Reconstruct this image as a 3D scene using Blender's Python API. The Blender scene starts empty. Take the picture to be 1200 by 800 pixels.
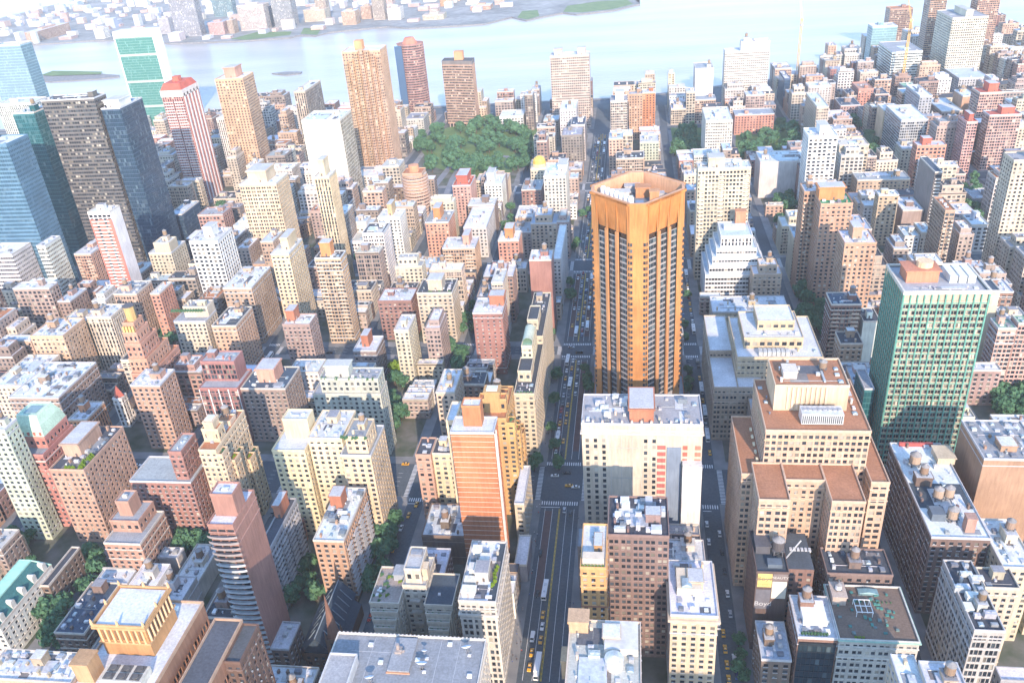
import bpy, math, random
import numpy as np
from mathutils import Vector, Matrix
SC = bpy.context.scene
COL = SC.collection
R = math.radians
# ------------------------------------------------------------------ camera, sky, sun, exposure
def setup():
 cam = bpy.data.cameras.new('camera'); co = bpy.data.objects.new('camera', cam); COL.objects.link(co)
 yaw, pitch, roll = -0.163348616, 0.507089321, -0.0823822168
 f = Vector((math.sin(yaw)*math.cos(pitch), math.cos(yaw)*math.cos(pitch), -math.sin(pitch)))
 r = f.cross(Vector((0, 0, 1))).normalized(); u = r.cross(f)
 rr = math.cos(roll)*r + math.sin(roll)*u; uu = -math.sin(roll)*r + math.cos(roll)*u
 m = Matrix((rr, uu, -f)).transposed().to_4x4(); m.translation = Vector((0, 0, 314.654))
 co.matrix_world = m
 cam.sensor_width = 36; cam.lens = 982.88/1200*36; cam.clip_start = 1; cam.clip_end = 20000
 SC.camera = co
 SUN_EL, SUN_AZ = R(24), R(164)
 w = bpy.data.worlds.new('World'); SC.world = w; w.use_nodes = True
 nt = w.node_tree; bg = nt.nodes['Background']
 sky = nt.nodes.new('ShaderNodeTexSky'); sky.sky_type = 'NISHITA'; sky.sun_disc = False
 sky.sun_elevation = SUN_EL; sky.sun_rotation = SUN_AZ; sky.air_density = 1.0; sky.dust_density = 0.2; sky.ozone_density = 3.0
 nt.links.new(sky.outputs[0], bg.inputs[0]); bg.inputs[1].default_value = 0.15
 sd = bpy.data.lights.new('sun', 'SUN'); sd.energy = 2.0; sd.angle = R(0.6); sd.color = (1.0, 0.79, 0.62)
 so = bpy.data.objects.new('sun', sd); COL.objects.link(so)
 d = Vector((math.sin(SUN_AZ)*math.cos(SUN_EL), math.cos(SUN_AZ)*math.cos(SUN_EL), math.sin(SUN_EL)))
 so.rotation_euler = d.to_track_quat('Z', 'Y').to_euler(); so.location = d*3000
 vs = SC.view_settings; vs.view_transform = 'Standard'; vs.look = 'None'; vs.gamma = 1; vs.exposure = 1.98
 SC.cycles.use_denoising = True; SC.cycles.max_bounces = 6; SC.cycles.volume_bounces = 1
 SC.cycles.diffuse_bounces = 3; SC.cycles.transparent_max_bounces = 6
setup()
# ------------------------------------------------------------------ materials
def mat(name):
 m = bpy.data.materials.new(name); m.use_nodes = True
 nt = m.node_tree; return m, nt, nt.nodes['Principled BSDF']
def N(nt, t, **k):
 n = nt.nodes.new(t)
 for a, b in k.items(): setattr(n, a, b)
 return n
def tex(nt, scale, detail=3, kind='ShaderNodeTexNoise', stretch=None):
 tc = N(nt, 'ShaderNodeNewGeometry'); n = N(nt, kind); n.inputs['Scale'].default_value = scale
 if kind == 'ShaderNodeTexNoise': n.inputs['Detail'].default_value = detail
 src = tc.outputs['Position']
 if stretch:
  mp = N(nt, 'ShaderNodeMapping'); mp.inputs['Scale'].default_value = stretch
  nt.links.new(src, mp.inputs['Vector']); src = mp.outputs[0]
 nt.links.new(src, n.inputs['Vector']); return n.outputs[0]
def ramp(nt, src, stops):
 r = N(nt, 'ShaderNodeValToRGB'); e = r.color_ramp.elements
 while len(e) < len(stops): e.new(0.5)
 for i, (p, c) in enumerate(stops): e[i].position = p; e[i].color = (*c, 1) if len(c) == 3 else c
 nt.links.new(src, r.inputs[0]); return r.outputs[0]
def mul(nt, a, b, f=1.0):
 x = N(nt, 'ShaderNodeMix', data_type='RGBA', blend_type='MULTIPLY'); x.inputs[0].default_value = f
 nt.links.new(a, x.inputs[6]); nt.links.new(b, x.inputs[7]); return x.outputs[2]
def tinted(name, rough=.85, layers=(), metallic=0, spec=.3, attr=None):
 m, nt, b = mat(name)
 if attr:
  o = N(nt, 'ShaderNodeAttribute', attribute_name=attr); c = o.outputs['Color']
 else:
  o = N(nt, 'ShaderNodeObjectInfo'); c = o.outputs['Color']
 for (sc, det, lo, hi, st) in layers:
  c = mul(nt, c, ramp(nt, tex(nt, sc, det, stretch=st), [(.3, (lo,)*3), (.7, (hi,)*3)]))
 nt.links.new(c, b.inputs['Base Color']); b.inputs['Roughness'].default_value = rough
 b.inputs['Metallic'].default_value = metallic; b.inputs['Specular IOR Level'].default_value = spec
 return m
M = {}
M['wall'] = tinted('masonry', .88, [(.07, 3, .78, 1.08, None), (.9, 4, .84, 1.1, (1, 1, .12)), (2.2, 2, .88, 1.08, (1, 1, 3))])
M['wallattr'] = tinted('far_masonry', .88, [(.07, 3, .8, 1.08, None), (.9, 4, .86, 1.08, (1, 1, .12))], attr='tint')
M['roof'] = tinted('roofing', .9, [(.1, 5, .82, 1.06, None), (1.1, 5, .78, 1.08, None), (.5, 2, .9, 1.04, (1, 7, 1)), (.5, 2, .92, 1.03, (7, 1, 1))])
M['trim'] = tinted('trim', .8, [(.5, 3, .82, 1.06, None)])
M['metal'] = tinted('sheet_metal', .45, [(.7, 3, .75, 1.1, None)], metallic=.25)
M['wood'] = tinted('tank_wood', .9, [(2.5, 3, .7, 1.1, (3, 3, .3))])
M['paint'] = tinted('car_paint', .3, [], spec=.5)
M['cloth'] = tinted('fabric', .9, [])
def pane_mat(name, dark, mid, light, tint_mix=0.0, rough=.12):
 m, nt, b = mat(name)
 a = N(nt, 'ShaderNodeAttribute', attribute_name='rnd')
 r = N(nt, 'ShaderNodeValToRGB'); r.color_ramp.interpolation = 'CONSTANT'
 st = [(0, dark), (.38, tuple(x*1.6+.004 for x in dark)), (.62, mid), (.8, tuple(x*.5 for x in light)), (.9, light), (.975, tuple(min(1, x*1.5) for x in light))]
 e = r.color_ramp.elements
 while len(e) < len(st): e.new(.5)
 for i, (p, c) in enumerate(st): e[i].position = p; e[i].color = (*c, 1)
 nt.links.new(a.outputs['Fac'], r.inputs[0]); c = r.outputs[0]
 if tint_mix:
  o = N(nt, 'ShaderNodeObjectInfo'); x = N(nt, 'ShaderNodeMix', data_type='RGBA', blend_type='MIX'); x.inputs[0].default_value = tint_mix
  nt.links.new(c, x.inputs[6]); nt.links.new(o.outputs['Color'], x.inputs[7]); c = x.outputs[2]
 nt.links.new(c, b.inputs['Base Color']); b.inputs['Roughness'].default_value = rough
 b.inputs['Specular IOR Level'].default_value = .55
 return m
M['pane'] = pane_mat('window_glass', (.018, .024, .032), (.06, .075, .09), (.32, .3, .25))
M['curtain'] = pane_mat('curtain_glass', (.01, .03, .045), (.03, .07, .09), (.2, .28, .3), .72, .08)
def solid(name, stops, scale, rough=.9, detail=5, extra=None):
 m, nt, b = mat(name); c = ramp(nt, tex(nt, scale, detail), stops)
 if extra: c = mul(nt, c, ramp(nt, tex(nt, extra[0], 4), [(.3, (extra[1],)*3), (.7, (extra[2],)*3)]))
 nt.links.new(c, b.inputs['Base Color']); b.inputs['Roughness'].default_value = rough
 return m
M['asphalt'] = solid('asphalt', [(.3, (.066, .085, .1)), (.7, (.092, .11, .126))], .05, .85, extra=(.7, .8, 1.12))
M['pavement'] = solid('pavement', [(.3, (.17, .175, .18)), (.7, (.26, .26, .255))], .12, .9, extra=(.02, .75, 1.1))
M['yard'] = solid('yard_soil', [(.35, (.05, .07, .035)), (.65, (.15, .14, .12))], .08)
M['grass'] = solid('lawn', [(.3, (.07, .14, .035)), (.7, (.13, .2, .06))], .05)
M['ground'] = solid('terrain', [(.3, (.14, .15, .14)), (.7, (.3, .3, .29))], .01, extra=(.05, .7, 1.2))
M['rock'] = solid('quay_stone', [(.3, (.12, .12, .12)), (.7, (.25, .24, .23))], .3)
M['white'] = solid('road_paint', [(.3, (.55, .55, .54)), (.7, (.8, .8, .79))], .6)
M['yellow'] = solid('yellow_paint', [(.3, (.55, .36, .05)), (.7, (.72, .5, .08))], .6)
M['buslane'] = solid('lane_red', [(.3, (.1, .065, .06)), (.7, (.15, .09, .08))], .3)
M['bark'] = solid('bark', [(.3, (.05, .035, .025)), (.7, (.12, .09, .06))], 1.5)
def leafm(name, a, b_):
 m, nt, b = mat(name)
 o = N(nt, 'ShaderNodeObjectInfo'); at = N(nt, 'ShaderNodeAttribute', attribute_name='rnd')
 ad = N(nt, 'ShaderNodeMath', operation='MULTIPLY_ADD'); ad.inputs[1].default_value = .35; nt.links.new(o.outputs['Random'], ad.inputs[0])
 sc = N(nt, 'ShaderNodeMath', operation='MULTIPLY'); sc.inputs[1].default_value = .65
 nt.links.new(at.outputs['Fac'], sc.inputs[0]); nt.links.new(sc.outputs[0], ad.inputs[2])
 nt.links.new(ramp(nt, ad.outputs[0], [(0, a), (1, b_)]), b.inputs['Base Color'])
 b.inputs['Roughness'].default_value = .6; b.inputs['Specular IOR Level'].default_value = .2
 tl = N(nt, 'ShaderNodeBsdfTranslucent'); mx = N(nt, 'ShaderNodeMixShader'); mx.inputs[0].default_value = .35; out = nt.nodes['Material Output']
 nt.links.new(b.inputs['Base Color'].links[0].from_socket, tl.inputs[0]); nt.links.new(b.outputs[0], mx.inputs[1]); nt.links.new(tl.outputs[0], mx.inputs[2]); nt.links.new(mx.outputs[0], out.inputs[0])
 return m
M['leaf'] = leafm('leaves', (.06, .16, .085), (.14, .28, .14))
M['lime'] = leafm('lime_leaves', (.13, .24, .02), (.3, .42, .05))
def water():
 m, nt, b = mat('river_water'); b.inputs['Roughness'].default_value = .3; b.inputs['Specular IOR Level'].default_value = .14
 c = ramp(nt, tex(nt, .006, 6, stretch=(.35, 1.6, 1)), [(.3, (.27, .27, .26)), (.7, (.42, .4, .375))]); nt.links.new(c, b.inputs['Base Color'])
 bp = N(nt, 'ShaderNodeBump'); bp.inputs['Strength'].default_value = .5; bp.inputs['Distance'].default_value = 2.0
 nt.links.new(tex(nt, .08, 5, stretch=(1, 2.2, 1)), bp.inputs['Height']); nt.links.new(bp.outputs[0], b.inputs['Normal'])
 return m
M['water'] = water()
# ------------------------------------------------------------------ mesh building
class MB:
 def __init__(s): s.q = []; s.m = []; s.p = []
 def quads(s, a, mi=0):
  a = np.asarray(a, dtype=np.float64).reshape(-1, 4, 3)
  if len(a): s.q.append(a); s.m.append(np.full(len(a), mi))
 def box(s, x0, x1, y0, y1, z0, z1, mi=0, faces='fbrlt'):
  A = (x0, y0, z0); B = (x1, y0, z0); C = (x1, y1, z0); D = (x0, y1, z0); E = (x0, y0, z1); F = (x1, y0, z1); G = (x1, y1, z1); H = (x0, y1, z1)
  d = {'f': (A, B, F, E), 'b': (C, D, H, G), 'r': (B, C, G, F), 'l': (D, A, E, H), 't': (E, F, G, H), 'u': (D, C, B, A)}
  s.quads([d[c] for c in faces], mi)
 def loft(s, rings, mi=0, cap=True, closed=True):
  for a, b in zip(rings, rings[1:]):
   n = len(a); k = n if closed else n-1
   s.quads([(a[i], a[(i+1) % n], b[(i+1) % n], b[i]) for i in range(k)], mi)
  if cap:
   r = rings[-1]; n = len(r); c = tuple(np.mean(np.array(r), axis=0))
   s.quads([(r[i], r[(i+1) % n], c, c) for i in range(n)], mi)
 def cyl(s, x, y, z0, z1, r0, r1=None, n=10, mi=0, cap=True):
  r1 = r0 if r1 is None else r1
  ring = lambda z, r: [(x+r*math.cos(2*math.pi*i/n), y+r*math.sin(2*math.pi*i/n), z) for i in range(n)]
  s.loft([ring(z0, r0), ring(z1, r1)], mi, cap)
 def bar(s, a, b, r, mi=0, n=4):
  a = Vector(a); b = Vector(b); d = (b-a).normalized(); t = d.cross(Vector((0, 0, 1)))
  if t.length < .01: t = Vector((1, 0, 0))
  t.normalize(); v = d.cross(t)
  ring = lambda p: [tuple(p + r*(math.cos(2*math.pi*i/n+.78)*t + math.sin(2*math.pi*i/n+.78)*v)) for i in range(n)]
  s.loft([ring(a), ring(b)], mi)
 def n(s): return sum(len(a) for a in s.q)
 def mesh(s, name, mats, rnd=False, org=None, tint=None, seed=0):
  a = np.concatenate(s.q) if s.q else np.zeros((0, 4, 3)); mi = np.concatenate(s.m) if s.m else np.zeros(0)
  if org is not None: a = a - np.asarray(org)
  n = len(a); me = bpy.data.meshes.new(name)
  me.vertices.add(4*n); me.vertices.foreach_set('co', a.astype(np.float32).ravel())
  me.loops.add(4*n); me.loops.foreach_set('vertex_index', np.arange(4*n, dtype=np.int32))
  me.polygons.add(n); me.polygons.foreach_set('loop_start', np.arange(0, 4*n, 4, dtype=np.int32))
  for m in mats: me.materials.append(m)
  if len(mats) > 1: me.polygons.foreach_set('material_index', mi.astype(np.int32))
  if rnd:
   at = me.attributes.new('rnd', 'FLOAT', 'FACE'); at.data.foreach_set('value', np.random.RandomState(seed).rand(n).astype(np.float32))
  if tint is not None:
   at = me.attributes.new('tint', 'FLOAT_COLOR', 'FACE'); at.data.foreach_set('color', np.asarray(tint, dtype=np.float32).ravel())
  me.update(calc_edges=True); me.validate()
  return me
def link(name, me, parent=None, color=None, loc=(0, 0, 0)):
 o = bpy.data.objects.new(name, me); COL.objects.link(o); o.location = loc
 if parent is not None: o.parent = parent
 if color is not None: o.color = (*color, 1)
 return o
def tag(o, label, cat, group=None):
 o['label'] = label; o['category'] = cat
 if group: o['group'] = group
def thing(name, label, cat, loc=(0, 0, 0), group=None, rz=0):
 o = bpy.data.objects.new(name, None); COL.objects.link(o); o.location = loc; o.rotation_euler = (0, 0, rz); o.empty_display_size = 1
 tag(o, label, cat, group); return o
def part(name, mb, mats, parent, color=None, org=None, stuff=False, rnd=False, seed=0):
 if mb.n() == 0: return None
 o = link(name, mb.mesh(name, mats if isinstance(mats, (list, tuple)) else [mats], rnd, org, None, seed), parent, color)
 if stuff: o['kind'] = 'stuff'
 return o
def struct(name, mb, m, color=None, kind='structure'):
 o = link(name, mb.mesh(name, m if isinstance(m, (list, tuple)) else [m]), None, color); o['kind'] = kind; return o
# ------------------------------------------------------------------ facades
# style: bay width, window spans within a bay, floor height, window span within a floor, recess
STY = {
 'p': (3.7, [(.26, .74)], 3.15, (.27, .83), .3), 'q': (6.6, [(.1, .3), (.4, .6), (.7, .9)], 3.7, (.2, .86), .35),
 'pairs': (5.4, [(.12, .43), (.55, .86)], 3.5, (.26, .82), .35), 'big': (7.0, [(.1, .31), (.36, .62), (.67, .9)], 3.9, (.14, .86), .35),
 'v': (2.7, [(.22, .78)], 3.3, (.05, .95), .4), 'r': (4.6, [(.03, .47), (.53, .97)], 3.6, (.32, .86), .3),
 'g': (1.9, [(.05, .95)], 3.7, (.08, .94), .12), 'sq': (4.1, [(.18, .82)], 3.5, (.18, .8), .4),
 'dense': (2.7, [(.14, .8)], 3.3, (.3, .86), .3), 'pc': (4.6, [(.36, .64)], 3.1, (.34, .74), .25),
 'grid': (5.0, [(.08, .47), (.53, .92)], 3.6, (.1, .92), .3), 'bal': (4.4, [(.06, .94)], 3.0, (.08, .88), .9),
 'teal': (3.4, [(.1, .48), (.52, .9)], 3.65, (.28, .9), .45), 'bal2': (5.0, [(.08, .4), (.5, .94)], 3.05, (.2, .86), .4),
 'ar': (4.2, [(.12, .88)], 4.2, (.1, .86), .4),
}
SIDE = {'bal': 'n', 'blade': 'bal2', 'mans': 'p', 'pc': 'p', 'hotel': 'p', 'glassfr': 'p', 'balside': 'bal2', 'dkside': 'big', 'dkside2': 'g', 'balv': 'dense', 'roundb': 'bal2', 'flute': 'dense', 'dkfr': 'p', 'grid': 'n', 'q': 'p', 'redcap': 'v'}
FRONT = {'blade': 'n', 'mans': 'p', 'hotel': 'n', 'glassfr': 'n', 'balside': 'p', 'dkside': 'p', 'dkside2': 'n', 'balv': 'dense', 'roundb': 'bal2', 'flute': 'dense', 'dkfr': 'sq'}
def facade(wall, pane, O, U, W, z0, z1, sty, far=False, base=1.2, top=1.6, lo_blank=0.0, hi_blank=0.0, sill=None, ac=None, acp=.2):
 O = np.array(O, float); U = np.array(U, float); Nn = np.array((U[1], -U[0], 0.0)); Z = np.array((0, 0, 1.0))
 P = lambda u, z, d=0.0: O + np.multiply.outer(u, U) + np.multiply.outer(z, Z) - np.multiply.outer(np.asarray(d) + 0*np.asarray(u), Nn)
 def rect(ua, ub, za, zb, d=0.0):
  ua, ub, za, zb = [np.asarray(v, float).ravel() for v in np.broadcast_arrays(ua, ub, za, zb)]
  return np.stack([P(ua, za, d), P(ub, za, d), P(ub, zb, d), P(ua, zb, d)], axis=1)
 if sty == 'n' or W < 2.2 or z1-z0 < 3.5:
  wall.quads(rect(0, W, z0, z1)); return
 bay, sp, fh, (c, d), rec = STY[sty]
 ul, ur = lo_blank*W, W*(1-hi_blank)
 nb = max(1, int(round((ur-ul)/bay))); bw = (ur-ul)/nb
 nf = max(1, int((z1-z0-base-top)/fh+.3)); f = (z1-z0-base-top)/nf
 a = np.array([ul+(i+s[0])*bw for i in range(nb) for s in sp]); b = np.array([ul+(i+s[1])*bw for i in range(nb) for s in sp])
 zc = z0+base+(np.arange(nf)+c)*f; zd = z0+base+(np.arange(nf)+d)*f
 A, ZC = np.meshgrid(a, zc); B, ZD = np.meshgrid(b, zd)
 if far:
  wall.quads(rect(0, W, z0, z1)); pane.quads(rect(A, B, ZC, ZD, -.06)); return
 wall.quads(rect(np.r_[0, b], np.r_[a, W], z0, z1))
 lo = np.r_[z0, zd]; hi = np.r_[zc, z1]
 A2, LO = np.meshgrid(a, lo); B2, HI = np.meshgrid(b, hi); wall.quads(rect(A2, B2, LO, HI))
 pane.quads(rect(A, B, ZC, ZD, rec))
 if sill is not None:
  s_ = sill
  s_.quads(rect(A-.1, B+.1, ZC-.28, ZC-.02, -.1)); a_, b_, z_ = (A-.1).ravel(), (B+.1).ravel(), (ZC-.02).ravel()
  s_.quads(np.stack([P(a_, z_, -.1), P(b_, z_, -.1), P(b_, z_, 0), P(a_, z_, 0)], axis=1))
  k = np.random.RandomState(int(abs(O[0]*7+O[1]*3))%9999).rand(A.size) < acp; ua = (A.ravel()+.12)[k]; ub = np.minimum(ua+.75, B.ravel()[k]); za = ZC.ravel()[k]+.02
  if ac is not None and k.any(): ac.quads(rect(ua, ub, za, za+.5, -.38)); ac.quads(np.stack([P(ua, za+.5, -.38), P(ub, za+.5, -.38), P(ub, za+.5, .1), P(ua, za+.5, .1)], axis=1))
 A, B, ZC, ZD = A.ravel(), B.ravel(), ZC.ravel(), ZD.ravel()
 wall.quads(np.stack([P(A, ZC), P(B, ZC), P(B, ZC, rec), P(A, ZC, rec)], axis=1))
 wall.quads(np.stack([P(A, ZC), P(A, ZC, rec), P(A, ZD, rec), P(A, ZD)], axis=1))
 wall.quads(np.stack([P(B, ZC, rec), P(B, ZC), P(B, ZD), P(B, ZD, rec)], axis=1))
def tier(wall, pane, bx, z0, z1, fs, ss, far, sill=None, ac=None):
 x0, x1, y0, y1 = bx
 facade(wall, pane, (x0, y0, 0), (1, 0, 0), x1-x0, z0, z1, fs, far, sill=sill, ac=ac)
 rs = ss if x0 < 20 else 'n'; ls = ss if x1 > -20 else 'n'
 facade(wall, pane, (x1, y0, 0), (0, 1, 0), y1-y0, z0, z1, rs, far, sill=sill, ac=ac)
 facade(wall, pane, (x0, y1, 0), (0, -1, 0), y1-y0, z0, z1, ls, far, sill=sill, ac=ac)
 facade(wall, pane, (x1, y1, 0), (-1, 0, 0), x1-x0, z0, z1, 'n', far)
def ring(mb, bx, z0, z1, t=.4, o=.12):
 x0, x1, y0, y1 = bx; x0 -= o; x1 += o; y0 -= o; y1 += o
 mb.box(x0, x1, y0, y0+t, z0, z1); mb.box(x0, x1, y1-t, y1, z0, z1)
 mb.box(x0, x0+t, y0+t+.002, y1-t-.002, z0, z1-.003); mb.box(x1-t, x1, y0+t+.002, y1-t-.002, z0, z1-.003)
# ------------------------------------------------------------------ shared roof pieces (unit meshes, scaled per copy)
def unit():
 u = {}
 b = MB(); b.box(-.5, .5, -.5, .5, 0, 1); b.cyl(-.2, 0, 1, 1.12, .2, n=8); b.cyl(.25, 0, 1, 1.1, .18, n=8); u['air_conditioner'] = b.mesh('air_conditioner', [M['metal']])
 b = MB(); b.cyl(0, 0, 0, .8, .3, n=8); b.cyl(0, 0, .8, 1, .5, .3, n=8); u['vent'] = b.mesh('vent', [M['metal']])
 b = MB(); b.box(-.5, .5, -.5, .5, 0, .6); b.loft([[(-.5, -.5, .6), (.5, -.5, .6), (.5, .5, .6), (-.5, .5, .6)], [(-.05, -.4, 1), (.05, -.4, 1), (.05, .4, 1), (-.05, .4, 1)]]); u['skylight'] = b.mesh('skylight', [M['metal']])
 b = MB(); b.box(-.5, .5, -.5, .5, 0, .9); b.box(-.56, .56, -.56, .56, .9, 1); u['bulkhead'] = b.mesh('bulkhead', [M['wall']])
 b = MB(); b.box(-.5, .5, -.5, .5, 0, 1, faces='fbrlt'); u['bulkhead_roof'] = b.mesh('bulkhead_roof', [M['roof']])
 b = MB(); b.box(-.5, .5, -.06, 0, 0, 1); u['door'] = b.mesh('door', [M['trim']])
 b = MB(); b.cyl(0, 0, 0, 1, .5, n=14); b.cyl(0, 0, .25, .29, .52, n=14, cap=False); b.cyl(0, 0, .6, .64, .52, n=14, cap=False); u['water_tank'] = b.mesh('water_tank', [M['wood']])
 b = MB(); b.cyl(0, 0, 0, 1, .54, .02, n=14); u['tank_roof'] = b.mesh('tank_roof', [M['roof']])
 b = MB()
 for i, j in ((-1, -1), (1, -1), (1, 1), (-1, 1)): b.box(i*.34-.05, i*.34+.05, j*.34-.05, j*.34+.05, 0, 1)
 b.box(-.5, .5, -.5, .5, .93, 1); b.bar((-.34, -.34, .05), (.34, -.34, .9), .03); b.bar((.34, -.34, .05), (.34, .34, .9), .03); u['tank_frame'] = b.mesh('tank_frame', [M['metal']])
 b = MB(); b.box(-.5, .5, -.5, .5, 0, 1); b.box(-.6, .6, -.6, .6, .9, 1.04); u['chimney'] = b.mesh('chimney', [M['wall']])
 b = MB()
 for k in range(12):
  r = random.Random(k); x, y = r.uniform(-.45, .45), r.uniform(-.45, .45); s = r.uniform(.1, .22)
  b.cyl(x, y, 0, r.uniform(.5, 1), s, s*.5, n=5)
 u['planting'] = b.mesh('planting', [M['lime']], rnd=True)
 u['shrub'] = b.mesh('shrub', [M['leaf']], rnd=True)
 b = MB()
 rr = [[(r*math.cos(i*.6283), r*math.sin(i*.6283)*1, z) for i in range(10)] for r, z in ((.05, 0), (.3, .06), (.5, .2))]
 b.loft(rr, cap=False); u['dish_bowl'] = b.mesh('dish_bowl', [M['trim']])
 b = MB(); b.box(-.5, .5, -.5, .5, .25, 1)
 for i in (-.4, 0, .4): b.box(i-.04, i+.04, -.5, .5, 0, .25)
 u['duct'] = b.mesh('duct', [M['metal']])
 b = MB(); b.bar((-.5, 0, .5), (.5, 0, .5), .5, n=6); u['pipe'] = b.mesh('pipe', [M['metal']])
 b = MB(); b.box(-.5, .5, -.5, .5, 0, 1); u['roof_patch'] = b.mesh('roof_patch', [M['roof']])
 b = MB(); b.box(-.5, .5, -.5, .5, 0, 1); u['deck_box'] = b.mesh('deck_box', [M['trim']])
 return u
UN = unit()
def put(kind, parent, x, y, z, sx, sy, sz, color=None, org=(0, 0, 0), rz=0, name=None):
 o = link(name or kind, UN[kind], parent, color, (x-org[0], y-org[1], z-org[2])); o.scale = (sx, sy, sz); o.rotation_euler = (0, 0, rz); return o
def tank(parent, x, y, z, r, h, rng, org, legs=2.2, color=(.24, .17, .12)):
 o = put('water_tank', parent, x, y, z+legs, 2*r, 2*r, h, color, org)
 t = link('tank_roof', UN['tank_roof'], o, (.3, .29, .28), (0, 0, 1)); t.scale = (1, 1, .8*r/h)
 f = link('tank_frame', UN['tank_frame'], o, (.14, .14, .15), (0, 0, -legs/h)); f.scale = (1, 1, legs/h)
 return o
ROOFC = {'white': (.66, .68, .7), 'pale': (.55, .54, .5), 'grey': (.34, .36, .38), 'dark': (.075, .085, .1), 'slate': (.075, .11, .155), 'bluewhite': (.5, .6, .68), 'terra': (.46, .2, .1), 'browndeck': (.2, .145, .11), 'red': (.5, .13, .09), 'pink': (.5, .28, .2), 'green': (.06, .3, .14), 'green2': (.3, .5, .36)}
CC = {'palestone': (.5, .47, .43), 'cream': (.56, .48, .36), 'brown': (.2, .145, .118), 'redbrick': (.33, .17, .14), 'orangebrick': (.43, .26, .18), 'tanbrown': (.34, .19, .11), 'tanbrick': (.4, .3, .22), 'beige': (.5, .43, .33), 'white': (.7, .68, .64), 'buff': (.52, .43, .32), 'orangetan': (.47, .27, .12), 'rust': (.25, .145, .115), 'rustpale': (.36, .22, .14), 'grey': (.33, .33, .34), 'pinkbeige': (.48, .31, .22), 'palegreen': (.47, .5, .4), 'pinkbrown': (.34, .25, .22), 'orangewhite': (.55, .3, .16), 'yellowcream': (.62, .5, .33), 'orange': (.47, .19, .085), 'tanorange': (.47, .32, .21), 'greybrown': (.24, .2, .18), 'pink': (.48, .25, .18), 'paleglass': (.2, .32, .36), 'whitestripe': (.68, .66, .62), 'tealdark': (.015, .1, .115), 'blueribbon': (.05, .11, .17), 'greytan': (.15, .135, .13), 'bluedark': (.02, .045, .085), 'redstripe': (.5, .24, .21), 'ungreen': (.07, .22, .19), 'pinkorange': (.52, .33, .22), 'ivory': (.62, .56, .47), 'pinkdark': (.36, .17, .15), 'salmonbrown': (.4, .26, .19), 'pinkred': (.5, .31, .27), 'tan': (.45, .36, .25), 'teal': (.4, .52, .4), 'greypale': (.4, .41, .42)}
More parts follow.
